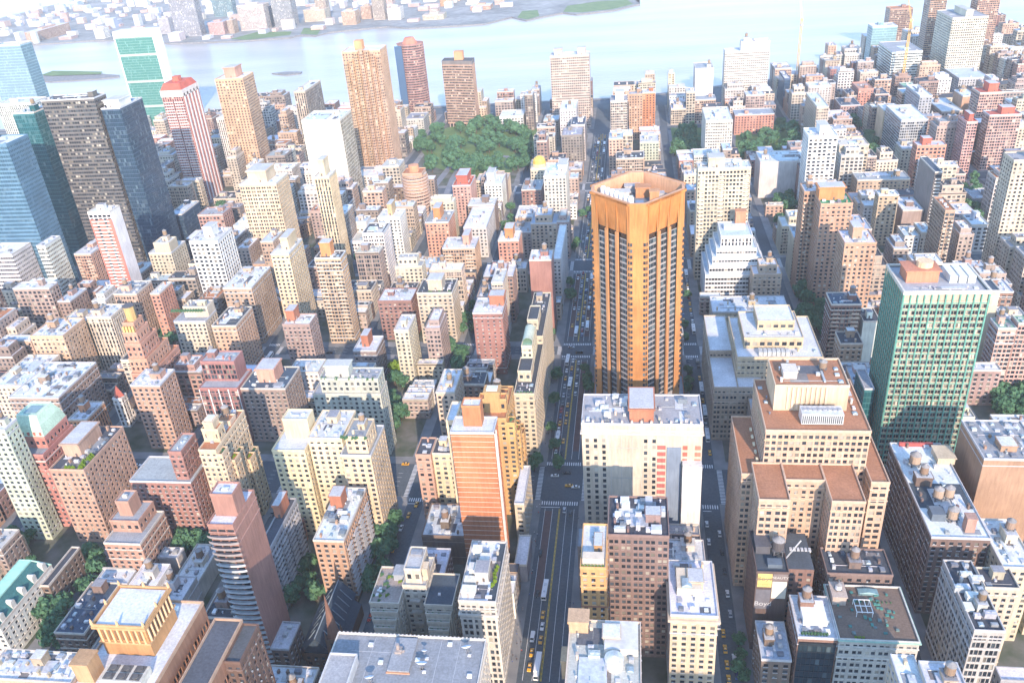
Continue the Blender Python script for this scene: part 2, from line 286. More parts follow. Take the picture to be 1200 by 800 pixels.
# ------------------------------------------------------------------ layout, in metres
HAZE = 0.000062
STREETS = [
('43',(-764,9)),
('42',(-680,15)),
('41',(-596,9)),
('40',(-518,9)),
('39',(-440,9)),
('38',(-361,9)),
('37',(-283,9)),
('36',(-204,9)),
('35',(-125,9)),
('34',(-41,15)),
('33',(43,9)),
('32',(121,9)),
('31',(200,9)),
('30',(278,9)),
('29',(357,9)),
('28',(435,9)),
('27',(514,9)),
('26',(592,9)),
('25',(670,9))
]
AVENUES = [
('5',(79,15)),
('Mad',(234,12)),
('Park',(389,20)),
('Lex',(545,11)),
('3',(699,15)),
('2',(915,15)),
('1',(1144,15))
]
BUILDINGS = [
('broad flat grey roof with white satellite dishes at the bottom edge',2,-115.7,-56.3,190,222,57.9,'palestone','p','grey',[],[],'store',0,0),
('narrow pale stone tower with white roof huts and a strip of yellow green shrubs',2,-72.2,-56.3,246,281.7,52.7,'palestone','q','white',[],[],'ctower',0,1),
('cream stepped apartment block with planted left terrace and dark right roof',2,-115.9,-78.6,252.5,278.5,38,'cream','p','grey',[],[],'step3',0,2),
('low building with a plain white roof directly behind the cream stepped block with planted terrace',3,-110.9,-89.9,287.9,306.4,24,'brown','p','white',[],[],None,0,3),
('low grey white loft roof at the foot of the orange blade tower',3,-108.4,-85.9,319.8,344.7,20,'brown','n','white',[],[],None,0,4),
('dark slate roofed brownstone church with a pointed spire',4,-153.2,-134,246.3,286.1,14,'brown','n','slate',[],[],'church',0,5),
('small townhouse with white roof and green copper mansard beside the church',3,-162.8,-154.3,246.3,262,17,'brown','p','white',[],[],None,0,6),
('tall narrow red brick tower with curved glass balconies down its front',1,-174.1,-162.9,246.3,268.8,90,'redbrick','bal','white',[(-172.9,-163.1,252.3,260.4,101,'n')],[],None,0,7),
('beige block with cluttered white roof in the bottom left corner',2,-270.1,-229.7,207,221.9,37.5,'beige','p','white',[],[],None,0,10),
('ornate white stone mansion with green copper mansard roof',3,-313.3,-296.8,246.3,287.3,22,'white','mans','white',[],[],None,0,11),
('long dark roofed brick clubhouse behind the white mansion',3,-296.6,-292.1,276,303.7,18.9,'brown','p','dark',[],[],None,0,12),
('dark slate roofed brownstone mansion left of the ornate roof pavilion',3,-273.1,-257.6,249.9,282.5,16,'brown','p','slate',[],[],None,0,13),
('small white cube pavilion of the library, leftmost of three',3,-272.9,-254.8,283.5,292.7,14.6,'white','n','white',[],[],None,0,14),
('white box pavilion behind the small white cube',3,-273.7,-255.8,292.9,293.7,15,'white','n','white',[],[],None,0,15),
('long white pavilion with ribbed side, right of the small cube',3,-249.4,-235.1,274.1,293.6,19.1,'white','n','white',[],[],None,0,16),
('pale stone library with roof lights and a white dome lamp',3,-233.1,-219.5,288.6,316.4,11.9,'palestone','n','white',[],[],None,0,17),
('lower pale stone library wing beside the roof lights',3,-247.7,-236.8,302.3,309.8,15,'palestone','n','white',[],[],None,0,18),
('low plain white roof between the library and the brown brick wings',3,-231.8,-219,272.8,288.5,16.4,'palestone','n','white',[],[],None,0,19),
('low dark roofed brick building at the foot of the red balcony tower',2,-194,-177.1,251,265.9,30,'brown','p','dark',[],[],None,0,20),
('low block with split white and blue roof below the church spire',3,-159.2,-134.1,212.9,232.6,23.1,'brown','p','white',[],[],None,0,21),
('pale flat roofed block with a squat water tank at bottom centre',2,-23.2,2.7,183.9,222,70.9,'buff','p','pale',[],[],'bbox',0,22),
('orange brown brick block with speckled white roof and a hedge on its terrace',2,-20.7,-10.6,246,271.4,73.9,'orangetan','p','white',[],[],'orangefr',0,23),
('wide dark brown brick block with rows of paired windows and crowded roof plant',2,-10.4,14.8,266.2,290.8,73,'brown','pairs','dark',[],[],'plant',0,24),
('buff block with white roof and heavy cornice at the corner above the yellow taxis',2,15,33.7,246,276.8,49.8,'buff','p','white',[],[],'tan33',0,25),
('loft block with faded painted advertisements and a roof tank',2,52.3,76.5,273.5,298.9,48,'brown','p','dark',[],[],'signs',0,26),
('low loft with pale blue roof below the painted wall signs',3,52.3,64.2,246.3,266.6,26,'brown','p','bluewhite',[],[],None,0,27),
('brick block with white penthouse and a dark glass front',2,65.6,80.9,246.3,268.6,40,'rust','glassfr','white',[],[],None,0,28),
('pale stone block with brown roof deck and scattered green furniture',2,81.4,111.7,246.3,275.6,40,'palestone','p','browndeck',[],[],'deck',0,29),
('brick block with dark roof and water tank behind the brown roof deck',2,82.4,109.3,278.2,293.8,44,'brown','p','dark',[],[],None,0,30),
('long block with dark roof and pale piers along its left side near the right edge',2,130.3,141.4,246.3,284,48.2,'palestone','big','dark',[],[],'plant',0,31),
('cream block with dark roof and white tank beside the long dark roofed block',2,141.6,154.7,268.4,279.7,48.8,'cream','p','dark',[],[],None,0,32),
('cream block with plain white roof at the right edge',2,155.1,168.4,285,315.4,44.4,'cream','p','white',[],[],None,0,33),
('cream block with narrow white roof at the bottom edge right of the brown deck',2,91.5,99.3,203.9,221.5,60.9,'cream','p','white',[],[],None,0,34),
('cream block with square white roof at the bottom edge under the long dark roofed block',2,99.3,111.9,202.4,216.7,63.8,'cream','p','white',[],[],None,0,35),
('grey block with boxed white roof in the bottom right corner',3,145.2,157.7,246.3,252.7,21,'grey','p','white',[],[],None,0,36),
('rose brick tower with pale green copper roof',2,-345.2,-324.6,339.1,368.1,52.5,'redbrick','p','grey',[],[],'greenroof',0,37),
('pale grid fronted tower cut by the left edge beside the green copper roof',1,-345.4,-330,327.8,337.9,77.5,'palegreen','p','white',[],[],None,0,38),
('pink beige apartment block with bright green bushes on its roof corner',2,-313.2,-292.7,327.3,367.8,52,'pinkbeige','p','dark',[],[(0.1,0.6,0.3,0.8,9,'box')],'bushes',0,39),
('narrow orange brick building with white stripes behind the pink beige block',2,-351.7,-339.2,396.9,417.3,36,'orangewhite','v','white',[],[],None,0,40),
('brick apartment block with stepped top and dark terrace roof',2,-268.1,-247.9,293.9,319,32,'orangebrick','p','grey',[(-267.8,-251.8,302.9,318.7,39,None),(-264.3,-257,307.3,316.3,48,'n')],[],None,0,41),
('red brick apartment tower with arched top windows',2,-269.4,-234.2,328.9,350.6,44,'redbrick','p','grey',[(-243.4,-236,331.6,348.3,62,None)],[],None,0,42),
('yellow cream stepped tower with terraces cascading down its right side',2,-225.8,-213.3,331.6,368.8,63.5,'yellowcream','p','terra',[(-220.4,-213.6,334.5,346.4,77.5,'n')],[],'cascade',0,43),
('left block of the large cream apartment house with a boxed roof tower',2,-188.8,-170.6,338.5,368.7,58.9,'yellowcream','p','white',[(-184.9,-170.9,349.9,359.3,70.9,'n')],[],None,0,44),
('right block of the large cream apartment house with terraced crown',2,-150.5,-134.3,336.6,363.6,58,'yellowcream','p','grey',[(-147.3,-136,338.9,355.3,68,None)],[],'terrace',0,45),
('middle block of the large cream apartment house with white roof',2,-169.7,-150.9,343,368.7,64,'yellowcream','p','white',[],[],None,0,46),
('grey slab with red brick stair tower and stacked balconies on its side',2,-178.1,-172.1,283.9,320.3,42,'grey','balside','dark',[],[(0,0.6,0.6,0.9,8,'brick')],'terrace',0,47),
('red brick apartment block with white balconies along its right side',2,-152.8,-137.5,290.2,329.8,42,'orangebrick','balside','white',[],[(0.1,0.5,0.6,0.8,8,'brick')],'plant',0,48),
('pink beige tower slab left of the orange blade tower',2,-115.7,-107.3,352.7,368.3,46.8,'pinkbeige','p','dark',[],[],None,0,49),
('yellow brick block squeezed beside the orange blade tower',2,-107.1,-94.8,355.2,368.7,46,'yellowcream','p','dark',[],[],None,0,50),
('bright orange brick blade tower with thin white floor lines',1,-85.1,-64.5,316.2,329.2,88,'orange','blade','white',[(-79.6,-70.8,322,329,99,'n')],[],None,0,51),
('orange tan apartment block with crumbling stepped terraces behind the blade tower',2,-80.9,-61.6,359.8,391.3,66,'orangetan','p','terra',[],[],'cascade',0,52),
('slim yellow brick strip with plants on its roof left of the blade tower',2,-94.6,-89.8,346.1,363.5,73.8,'yellowcream','p','white',[],[],None,0,53),
('low loft with long white roof right of the orange blade tower',2,-61.4,-56.3,337.2,369,28,'buff','p','white',[],[],None,0,54),
('low white shop roof along the wide street beside the blade tower',3,-59.1,-52.9,309.3,331,12,'grey','n','white',[],[],None,0,55),
('white hotel block with a blank centre panel and red brick inset bays',1,-25.2,33.9,342.6,369,75.5,'beige','hotel','grey',[],[(0.4,0.6,0.1,0.8,8,'brick')],'plant',0,56),
('long loft block with dark windowed left side and three roof tanks',2,130.3,154.7,299.1,368.7,47.3,'brown','dkside','white',[],[],'longloft',0,57),
('tan block with a large blank brown brick wall and orange roof hut',2,161.9,189,336.7,368,62.3,'rustpale','n','grey',[],[],None,0,58),
('wide mauve brick block with white cornice and crowded white roof',2,-406.2,-370.4,417,461.8,39.1,'pinkbrown','p','white',[],[],'plant',0,59),
('block with pale roof and terracotta hut at the left edge',2,-430.9,-406.4,432.7,473.9,38.2,'cream','p','white',[],[],None,0,60),
('mauve tower with square black windows near the left edge',2,-496,-463.9,556.3,567.9,52,'pinkbrown','sq','white',[],[],None,0,61),
('pink brick block with white roof huts and a blue tarpaulin',2,-427,-401.2,477.4,504.7,51.7,'pinkbeige','p','white',[],[],None,0,62),
('cream block left of the slender pink setback tower, with blue roof plant',2,-422.1,-402.5,506.4,525.7,48,'cream','p','white',[],[],None,0,63),
('cream striped block touching the slender pink setback tower',2,-400,-380.4,505.3,526.2,52,'cream','v','white',[],[],None,0,64),
('slender pink setback tower with ornate golden crown',1,-331,-320.1,440.7,460.9,78,'pink','p','terra',[],[],'setback',0,65),
('pink grey tower with white crenellated roof beside the small white belfry',2,-315.3,-295.2,415.2,434.9,50,'pinkbeige','p','white',[],[],None,0,66),
('white belfry church with small red pyramid spire',3,-351.7,-337.5,439,459.4,18.9,'palestone','n','slate',[],[],'belfry',0,67),
('pink stepped block behind the dark green trees',2,-378.1,-370.3,556.3,577.5,46,'pink','p','white',[],[],None,0,68),
('cream block with a hedge round its roof and a boxed penthouse',2,-335.7,-310.7,510.9,529.9,45,'cream','p','grey',[(-329.9,-310.9,518.6,529.7,53,'n')],[],'hedge',0,69),
('pink brick block with stepped back terraces beside the hedge roofed block',2,-302.1,-283.6,503.6,533.7,45.1,'pinkbeige','p','dark',[],[],None,0,70),
('red brick block with white window grid, low front tier',2,-273.7,-247.5,422,445,44,'redbrick','grid','grey',[(-273.4,-250.6,431.3,444.8,58,'grid')],[],None,0,71),
('mauve brick apartment block with flat dark blue roof and pink roof tower',2,-247.3,-217.4,424.9,451.7,42,'pinkbrown','p','slate',[],[(0.3,0.7,0.3,0.8,10,'pink')],None,0,72),
('mauve block with white roof and red chimney stack',2,-249.9,-229.4,507.1,523.6,44,'pinkbrown','p','white',[],[(0.1,0.4,0.3,0.9,9,'brick')],None,0,73),
('large tan brick block with layered roofs and blue canopy',2,-315.9,-292.3,556.3,595.7,50,'tanbrick','p','white',[],[],None,0,74),
('pale green cream block with planted ledges and tall penthouse',2,-194.3,-151.2,413,427.8,46,'palegreen','p','grey',[(-188.7,-151.9,414.6,427.5,56,None)],[(0.1,0.5,0.2,0.8,8,'box')],'terrace',0,75),
('grey brick loft with chimney hut and striped right side',2,-194.8,-178.1,492.5,513.5,30.7,'greybrown','p','white',[],[(0.3,0.6,0.3,0.8,9,'brick')],None,0,76),
('dark red block with deep white cornice',2,-195,-168.3,561.8,584.1,34.8,'rust','p','white',[],[],None,0,77),
('slim cream tower with purple roof clutter',2,-164.6,-154.2,498,521.1,44,'cream','p','white',[],[],None,0,78),
('cream apartment house with roof gardens and an arched lantern penthouse',2,-161.5,-134.3,556.3,580.8,44,'cream','p','dark',[],[(0.3,0.7,0.2,0.7,9,'box')],'terrace',0,79),
('plain red brick block with tiny central windows',2,-110.3,-89.4,510.5,533.7,50.4,'redbrick','pc','white',[],[(0.5,1,0.5,0.9,8,'brick')],None,0,80),
('bright red brick tower top beside the white slab on the wide street',2,-76.5,-59.8,573.4,592.3,62,'redbrick','n','white',[],[],None,0,81),
('pale slab lining the wide street beside the red brick tower top',2,-62.4,-56.3,610.8,683.7,46,'palestone','p','white',[],[],None,0,82),
('low buff block with a white roof behind the orange stepped terraces',3,-88.5,-73.3,424.5,441,28,'buff','p','white',[],[],None,0,83),
('buff loft with grey and white roofs behind the slim yellow strip',2,-115.7,-104.5,409.4,435.7,50,'buff','p','white',[],[],None,0,84),
('pale aqua glass tower cut by the top left edge',1,-868.6,-812.7,1085,1110,163.1,'paleglass','g','white',[],[],None,0,85),
('white fluted tower with brown window stripes at the left edge',1,-780,-731.6,962.6,992.6,112,'whitestripe','v','white',[],[],None,0,86),
('dark teal glass tower between the fluted tower and the grey office slab',1,-572.2,-550.5,722,752,153.7,'tealdark','g','white',[],[],None,0,87),
('blue ribbon windowed tower with white edge at the left border',1,-586.7,-527.3,645,675,145.6,'blueribbon','r','white',[],[],None,0,88),
('stepped white ribbed annex at the foot of the blue ribbon tower',2,-508.7,-500.5,613.9,635.9,65.1,'whitestripe','r','white',[],[],None,0,89),
('tall grey tan office slab with dark banded windows',1,-533.4,-480.9,714.3,734,165.8,'greytan','r','dark',[],[],None,0,90),
('dark blue gridded tower with white roof plant',1,-477.5,-459,715,755,155.9,'bluedark','g','white',[],[(0.1,0.9,0.1,0.6,7,'white')],None,0,91),
('low dark glass podium right of the dark blue gridded tower',2,-472.9,-457.9,765.6,805.6,34.6,'bluedark','g','bluewhite',[],[],None,0,92),
('slim red and white striped tower with red peaked cap',1,-525,-499.8,902.9,942.9,130,'redstripe','bal','red',[],[],'redcap',0,93),
('broad sea green glass slab with white marble end wall by the river',1,-754.7,-695.3,1214.5,1238.5,154,'ungreen','g','white',[],[],'unslab',0,94),
('tall salmon brick tower with boxed crown left of centre',1,-484,-449.3,955.6,987.6,130,'pinkorange','p','white',[],[(0.3,0.7,0.2,0.8,12,'pink')],None,0,95),
('white balconied tower peeking out left of the salmon brick tower',1,-507.2,-489.5,981.5,1010,78.8,'white','v','white',[],[],None,0,96),
('broad cream tower with a boxed penthouse',1,-351.7,-316.4,693,723,88,'yellowcream','pairs','white',[],[(0.2,0.7,0.2,0.9,11,'box')],None,0,97),
('slim cream tower with pale blank right side in front of the broad cream tower',1,-273.1,-258.5,561.9,592,75.6,'yellowcream','p','white',[],[(0.4,0.8,0.3,0.9,10,'box')],None,0,98),
('slender ivory tower with a tall chimney like penthouse',1,-264.4,-251.3,654.6,674.2,105,'yellowcream','v','white',[],[(0.3,0.7,0.2,0.8,14,'box')],None,0,99),
('ivory fronted tower with dark blue glass side',1,-345.3,-302.8,849.3,889.9,104,'ivory','dkside2','white',[],[],None,0,100),
('tan balconied tower with orange roof tower',2,-236.4,-216.3,556.3,569.9,74,'tanorange','bal2','dark',[],[(0.2,0.6,0.3,0.9,11,'orange')],None,0,101),
('beige tower with fluted grey side near the river',1,-427.9,-413.1,1047.1,1109.6,92.2,'beige','v','white',[],[],None,0,102),
('very tall fluted salmon tower beside the river',1,-339.2,-292.3,992.9,1026.9,148,'pinkorange','flute','white',[],[],'corinth',0,103),
('dark striped round cornered tower with red cap behind the fluted salmon tower',1,-348.8,-309.2,1265.6,1301.6,105,'pinkdark','r','red',[],[],'redcap2',0,104),
('brown striped apartment slab with dark crown and orange block beside the park',1,-264.2,-219.5,1183.8,1217.8,88,'salmonbrown','r','dark',[],[],'brownriver',0,105),
('beige twin crowned apartment tower standing against the river',1,-108.8,-56.4,1166.4,1190.4,97.1,'beige','balv','white',[],[(0.1,0.3,0.2,0.8,9,'box'),(0.7,0.9,0.2,0.8,9,'box')],None,0,106),
('pale stone block with grey terrace at the foot of the salmon tower',3,-318.6,-292.3,1162.6,1198.5,22.4,'palestone','p','grey',[],[],None,0,107),
('round banded beige tower with orange drum on top',2,-239.5,-213.3,814.7,853.6,48,'pinkbeige','roundb','terra',[],[],'round_tower',0,108),
('bright white apartment block with tan roof tower',2,-234.7,-213.3,714.3,737.1,45,'white','p','white',[],[(0.4,0.6,0.3,0.9,11,'tan')],None,0,109),
('pink stepped tower with orange tank house left of the white roofed corner block',2,-190.2,-168.2,715.1,745.6,39.1,'pink','p','grey',[],[(0.3,0.6,0.3,0.8,11,'orange')],None,0,110),
('beige block with balconies and pink tank house',2,-162.8,-134.3,658.7,682.9,36.9,'pinkbeige','bal2','white',[],[(0.6,0.8,0.3,0.9,9,'pink')],None,0,111),
('pale stone apartment house with white roofs in front of the red crowned tower',2,-155.8,-134.2,721.3,774.6,30.8,'palestone','p','white',[],[],None,0,112),
('red and pink stepped building with red crown by the tunnel ramp',2,-180.4,-161.7,802.9,834.5,44,'pinkred','p','red',[],[(0.2,0.8,0.2,0.9,9,'red')],None,0,113),
('white and yellow stepped tower beside the park trees',2,-152.4,-134.1,830,859.7,35.7,'white','p','white',[],[(0.1,0.5,0.3,0.9,9,'white')],None,0,114),
('pink brick block with orange tank house beside the green cross street',2,-113.9,-96,660.5,682.1,42,'pink','p','white',[],[(0.3,0.7,0.3,0.9,9,'orange')],None,0,115),
('pale grey tower with white boxed top next to the gold domed building',2,-83.4,-62.1,768.8,809.5,62,'palestone','p','white',[],[(0.6,1,0.4,0.9,6,'white')],None,0,116),
('cream church like block under a golden dome',2,-106.8,-89.7,860.2,882.9,40,'cream','p','white',[],[],'dome',0,117),
('brick block left of the pale grey tower',2,-112.3,-92,818.6,849.9,32,'rust','p','grey',[],[],None,0,118),
('low U shaped pink house with white roofs among trees',3,-115.4,-91.3,783.3,816.4,16,'pinkbeige','p','white',[],[],None,0,119),
('grey brown apartment block with rows of small windows right of the park',2,-82,-57.8,975.4,1010.4,43,'greybrown','p','grey',[],[],None,0,120),
('white slab in front of the beige twin crowned tower',2,-90.6,-69.8,1068.4,1115.6,50,'white','p','white',[],[],None,0,121),
('pale block with dark blue roof panels in front of the twin crowned tower',2,-73.2,-56.3,1012.7,1052.7,44.9,'palestone','p','slate',[],[],None,0,122),
('white block with dark purple front beyond the park',3,-182.8,-149.4,1159.3,1194.8,21,'white','dkfr','white',[],[],None,0,123),
('slim striped balcony tower with a rooftop sign wall',2,-25.7,-5.6,1035.3,1063.3,66,'beige','bal2','grey',[],[(0.3,0.8,0.2,0.7,10,'white')],None,0,124),
('left one of two joined orange brick towers near the river',2,-3.7,13.5,1094.1,1110.8,59.4,'orangebrick','p','grey',[],[],None,0,125),
('right one of two joined orange brick towers near the river',2,13.5,29.5,1095.5,1114.9,60,'orange','p','white',[],[],None,0,126),
('pale green white block behind the big orange tower',2,9.1,30.3,960.4,990.2,36,'palegreen','p','white',[],[],None,0,127),
('broad beige balcony tower right of the big orange tower',1,52.5,93.7,665.3,683.7,98.4,'beige','balv','white',[],[(0.2,0.5,0.2,0.9,8,'box')],None,0,128),
('white ziggurat block with tiered ribbon windows',2,68.9,92.8,626.9,656.9,56,'white','r','white',[],[],'zig',0,129),
('wide white roof with twin dark tanks behind the cream office block',3,57.9,111.7,556.3,581.6,26,'tan','p','white',[],[],None,0,130),
('cream office block with nested white roof terraces',2,62.2,111.7,445.6,497.7,52.8,'tan','p','white',[],[],'onepark',0,131),
('orange brick tower, left wing beside the green roof terrace',1,130.3,141.5,635.9,655,87.4,'orangebrick','balv','white',[],[],None,0,132),
('orange brick tower with bright green roof terrace',1,138.2,160.8,612.5,635.7,86,'orangebrick','p','green',[],[(0,0.8,0.4,0.9,10,'orange')],None,0,133),
('orange brick tower with white roof, nearest of the trio below the green terrace',1,144.3,165.2,557,581.2,78,'orangebrick','p','white',[],[(0.3,0.6,0.3,0.8,9,'box')],None,0,134),
('white tower with grid of square windows and white roof block',1,164.5,190.7,807.2,836.8,80,'white','sq','white',[],[(0.4,0.7,0.2,0.8,9,'white')],None,0,135),
('long low white building with red roof garden beside the trees',2,130.3,179.7,863.2,899.7,39.1,'palestone','n','white',[],[],None,0,136),
('tall office tower with aqua green metal grid',1,138.6,179.8,409.3,442.6,113.4,'teal','teal','white',[],[],'teal',0,137),
('low teal glass wing at the left foot of the aqua grid tower',2,130.3,135.5,421.4,442.5,46.5,'tealdark','g','grey',[],[],None,0,138),
('brown terraced tower with curving white parapets and blue panels',2,130.3,149.3,515.8,533.5,52,'rust','bal2','slate',[],[],None,0,139),
('tan brick block with zigzag top left of the aqua grid tower',2,132.7,146.8,491.6,507.5,36,'tanbrick','p','dark',[],[],None,0,140),
('plain white windowless block behind the aqua grid tower',2,151.6,162.3,514.4,533.7,39.9,'white','n','dark',[],[],None,0,141),
('pale beige tower cut by the right edge',1,287.3,309.3,663.4,683.7,98,'beige','p','grey',[],[],None,0,142),
('pink and white rounded apartment tower, left of a close pair',2,337.4,347.7,901.7,927.7,62,'pinkred','roundb','red',[],[(0.3,0.7,0.2,0.8,7,'red')],None,0,143),
('pink and white rounded apartment tower at the right edge of the pair',2,369.2,400.3,930.3,949.5,60,'pinkred','roundb','red',[],[(0.4,0.8,0.2,0.8,7,'red')],None,0,144),
('pink and white rounded tower behind the close pair, with a red drum',2,376.2,400.6,984.6,1010.6,70,'pinkred','roundb','red',[],[(0.4,0.8,0.2,0.8,9,'red')],None,0,145),
('huge broad ivory slab with dense window grid in the top right',1,444.3,491.2,1307.7,1377.7,95,'ivory','balv','grey',[],[(0.4,0.6,0.1,0.8,9,'box')],None,0,146),
('white banded square building left of the huge ivory slab',2,367.4,408,1297.2,1373.7,55,'white','r','grey',[],[],None,0,147),
('slim blue glass laboratory tower by the river',2,366.3,402.7,1414.5,1444.2,70,'paleglass','g','white',[],[],None,0,148),
('brown brick river tower left of the huge ivory slab',2,444.3,481.9,1617.3,1647.3,63,'salmonbrown','bal2','terra',[],[],None,0,149),
('brown brick river tower right of the huge ivory slab',1,525.1,556.5,1448.9,1478.9,101.8,'salmonbrown','bal2','terra',[],[],None,0,150),
('brown brick river tower whose top shows above the huge ivory slab',1,446.6,470.1,1420.8,1450.8,106.4,'salmonbrown','bal2','terra',[],[],None,0,151),
('cream hospital tower with round emblem on a blank wall',2,87.2,111.7,1214.6,1254.6,62,'ivory','n','grey',[],[],None,0,152),
('wide cream hospital slab with scattered dark windows',2,130.3,190.7,1254.6,1278.6,75,'ivory','dense','white',[(151.6,190.4,1254.9,1272.9,87,'n')],[],None,0,153),
('low pink brick block in front of the wide cream hospital slab',3,130.3,178.9,1099.5,1128.7,26,'pink','p','grey',[],[],None,0,154),
('cream block with dark roof panel beside the park on the right',2,82.4,111.7,960.2,1020.2,57.4,'ivory','dense','white',[],[],None,0,155),
('beige slab with long blank left wall between the trees',2,209.3,222.2,999.9,1069.9,58,'beige','dense','white',[],[],None,0,156),
('blue glass strip building right of the wide cream hospital slab',2,209.4,217.2,1225.7,1275.7,40.6,'bluedark','g','white',[],[],None,0,157),
('dark brick hospital wing left of the domed block',3,287.3,297.7,1182.9,1222.9,24,'pinkbrown','p','slate',[],[],None,0,158),
('pink brick domed hospital block left of the white banded building',2,297.9,316.7,1179.6,1219.6,33,'pink','p','pink',[],[],None,0,159),
('dark brick hospital wing right of the pink domed block',3,316.9,333.6,1169,1204,28,'pinkbrown','p','slate',[],[],None,0,160),
('front wing of the dark brick hospital with blue slate roof',3,266.9,291,1134.3,1174.3,24,'pinkbrown','p','slate',[],[],None,0,161),
('stepped yellow blank walled building left of the grey white slab',2,291,310,1027.3,1057.3,43.5,'yellowcream','n','white',[],[],None,0,162),
('pale grey slab with white roof right of the stepped yellow building',2,291.4,319.2,960.3,1024.4,50,'greypale','bal2','white',[],[],None,0,163),
('mauve brick block with pale roof beside a tan tower',2,366.3,389.9,1061.2,1125.8,30.8,'pinkbrown','p','white',[],[],None,0,164),
('tan orange stepped building between the mauve block and the rounded towers',2,391.5,406.8,1074,1106,44.9,'orangebrick','n','white',[],[],None,0,165),
('grey block with pale green roof under the white banded building',3,366.3,384.9,1207.1,1244.6,23.8,'greypale','v','green2',[],[],None,0,166),
('grey blue block with arched facade beside the pale green roof',2,333.9,347.7,1045.8,1103.1,54,'greypale','p','white',[],[],None,0,167),
('classical pale block with columns at the foot of the huge ivory slab',3,444.3,483.3,1243.2,1307.6,26.6,'greypale','p','bluewhite',[],[],None,0,168),
('wide tan brick school with gabled right end',2,218.1,266.8,825,848.8,30,'tanbrick','p','grey',[],[],None,0,169),
('pink block with horizontal balconies near the avenue on the right',2,287.3,315.3,883.7,899.6,44.4,'pink','sq','white',[],[(0.2,0.5,0.2,0.8,7,'red')],None,0,170),
('tan brick tower in front of the wide school',2,213,229.6,732.1,744.7,48,'tanbrick','p','white',[],[],None,0,171),
('gabled pink grey hall with white roof',3,242.7,260.5,756.4,791.6,24,'pinkbrown','n','white',[],[],None,0,172),
('small cream twin gabled block, left of a pair',3,233.8,246.2,714,737.2,16.8,'white','p','bluewhite',[],[],None,0,173),
('small cream block, right of a pair',3,247.3,256.8,714.3,737.1,19.8,'cream','p','bluewhite',[],[],None,0,174),
('dark slab with glazed roof left of the stepped brown tower',2,261.6,267.8,748.3,792.9,62,'greybrown','bal','slate',[],[],None,0,175),
('narrow stepped brown tower with cream stripe',2,238,245.3,645.2,675.2,66,'tanbrick','bal2','terra',[],[],None,0,176),
('pale grey office block with even window grid',3,287.3,301.6,715.6,740.9,25.2,'greypale','sq','white',[],[],None,0,177),
('low grey roof among trees on the right',3,325.6,346.2,820.2,848.5,10,'grey','n','grey',[],[],None,0,178),
('red brick tower with balconies near the right edge beside the dark trees',2,222.2,232.8,484.3,497.6,50.7,'pinkred','roundb','green2',[],[],None,0,179),
('red brick tower cut by the right edge beside the dark trees',2,233.3,248.2,484.6,495.8,54,'pinkred','roundb','green2',[],[],None,0,180),
('cream walled slab right behind the aqua grid tower',2,227,232,514.3,531.9,61.6,'cream','n','slate',[],[],None,0,181),
('brick block with fire escapes and white roof right of the aqua grid tower',2,244.7,259.5,556.3,577.1,40,'rust','sq','white',[],[],None,0,182),
('mauve low loft right of the aqua grid tower',3,209.3,225.5,474.5,483.8,26.6,'pinkbrown','p','white',[],[],None,0,183),
('cream loft with white roof under the aqua grid tower',2,180,190.7,418.1,450.4,30,'cream','p','white',[],[],None,0,184),
('slim red balconied tower with blank white side wall before the grey office slab',1,-444.2,-424.4,605,620.2,97.3,'white','bal','white',[],[],'redfront',0,185),
('pale setback block with boxed penthouse right of the slim red balconied tower',2,-429.7,-407.8,647.8,675,42,'cream','p','white',[(-423,-408.1,648.7,663.2,51,'n')],[],None,0,186),
('bright white stepped tower in front of the low dark glass podium',1,-351.9,-327.6,587.8,616.1,76.9,'white','sq','white',[],[(0.4,0.7,0.3,0.7,9,'white')],None,0,187),
('pale pink slab touching the slim red balconied tower',2,-496.2,-480.1,639.7,673.5,46,'pinkbeige','bal2','white',[],[],None,0,188),
('white ribbed setback block at the left edge under the blue ribbon tower',2,-567.4,-537.9,617,643.6,56.2,'whitestripe','r','white',[],[],None,0,189),
('buff tall block with grey roof behind the tall orange brick tower',2,-25.6,3.1,509.6,533.6,46,'buff','bal2','grey',[],[],None,3,500),
('cream block with black roof in front of the long white pavilion',3,-244.6,-228.9,246.4,270.4,18,'cream','pairs','dark',[],[],None,3,501),
('pink beige tall block right of the pale slab lining the wide street',2,-25.6,3.1,659.6,683.6,52,'pinkbeige','p','bluewhite',[],[],None,3,502),
('grey brown block with grey roof in front of the low plain white roof',3,-228.6,-213.7,246.4,270.4,17.6,'greybrown','p','grey',[],[],None,3,503),
('pink beige tall block with grey roof left of the pink stepped block',2,-409.6,-389.9,556.4,580.4,46,'pinkbeige','pairs','grey',[],[],None,3,504),
('grey brown tall loft block with black roof behind the tall orange brick tower',2,11,33.6,500.2,508.9,38.8,'greybrown','big','dark',[],[],None,2,505),
('cream tall block with white roof left of the wide white roof',2,3.4,19.1,556.4,580.4,46,'cream','pairs','white',[],[],None,3,506),
('white tall block with grey roof left of the broad beige balcony tower',2,3.4,33.3,714.4,738.4,44,'white','bal2','grey',[],[],None,3,507),
('dark brown tall loft block with black roof left of the broad beige balcony tower',2,7,33.6,648.6,658.9,43.5,'brown','sq','dark',[],[],None,2,508),
('dark brown loft block with pale grey roof in front of the pale grid fronted tower',3,-351.6,-329,293.7,308.9,25.1,'brown','p','pale',[],[],None,2,509),
('red brick loft block with white roof right of the slender pink setback tower',2,-314.9,-292.4,458,476.6,33.5,'redbrick','sq','white',[],[],None,2,510),
('tan brick tall block with white roof right of the bright red brick tower top',2,-25.6,3.1,556.4,580.4,46,'tanbrick','p','white',[],[],None,3,511),
('mauve brick tall block with white roof in front of the cream apartment house',2,-145.6,-134.7,509.6,533.6,39,'pinkbrown','pairs','white',[],[],None,3,512),
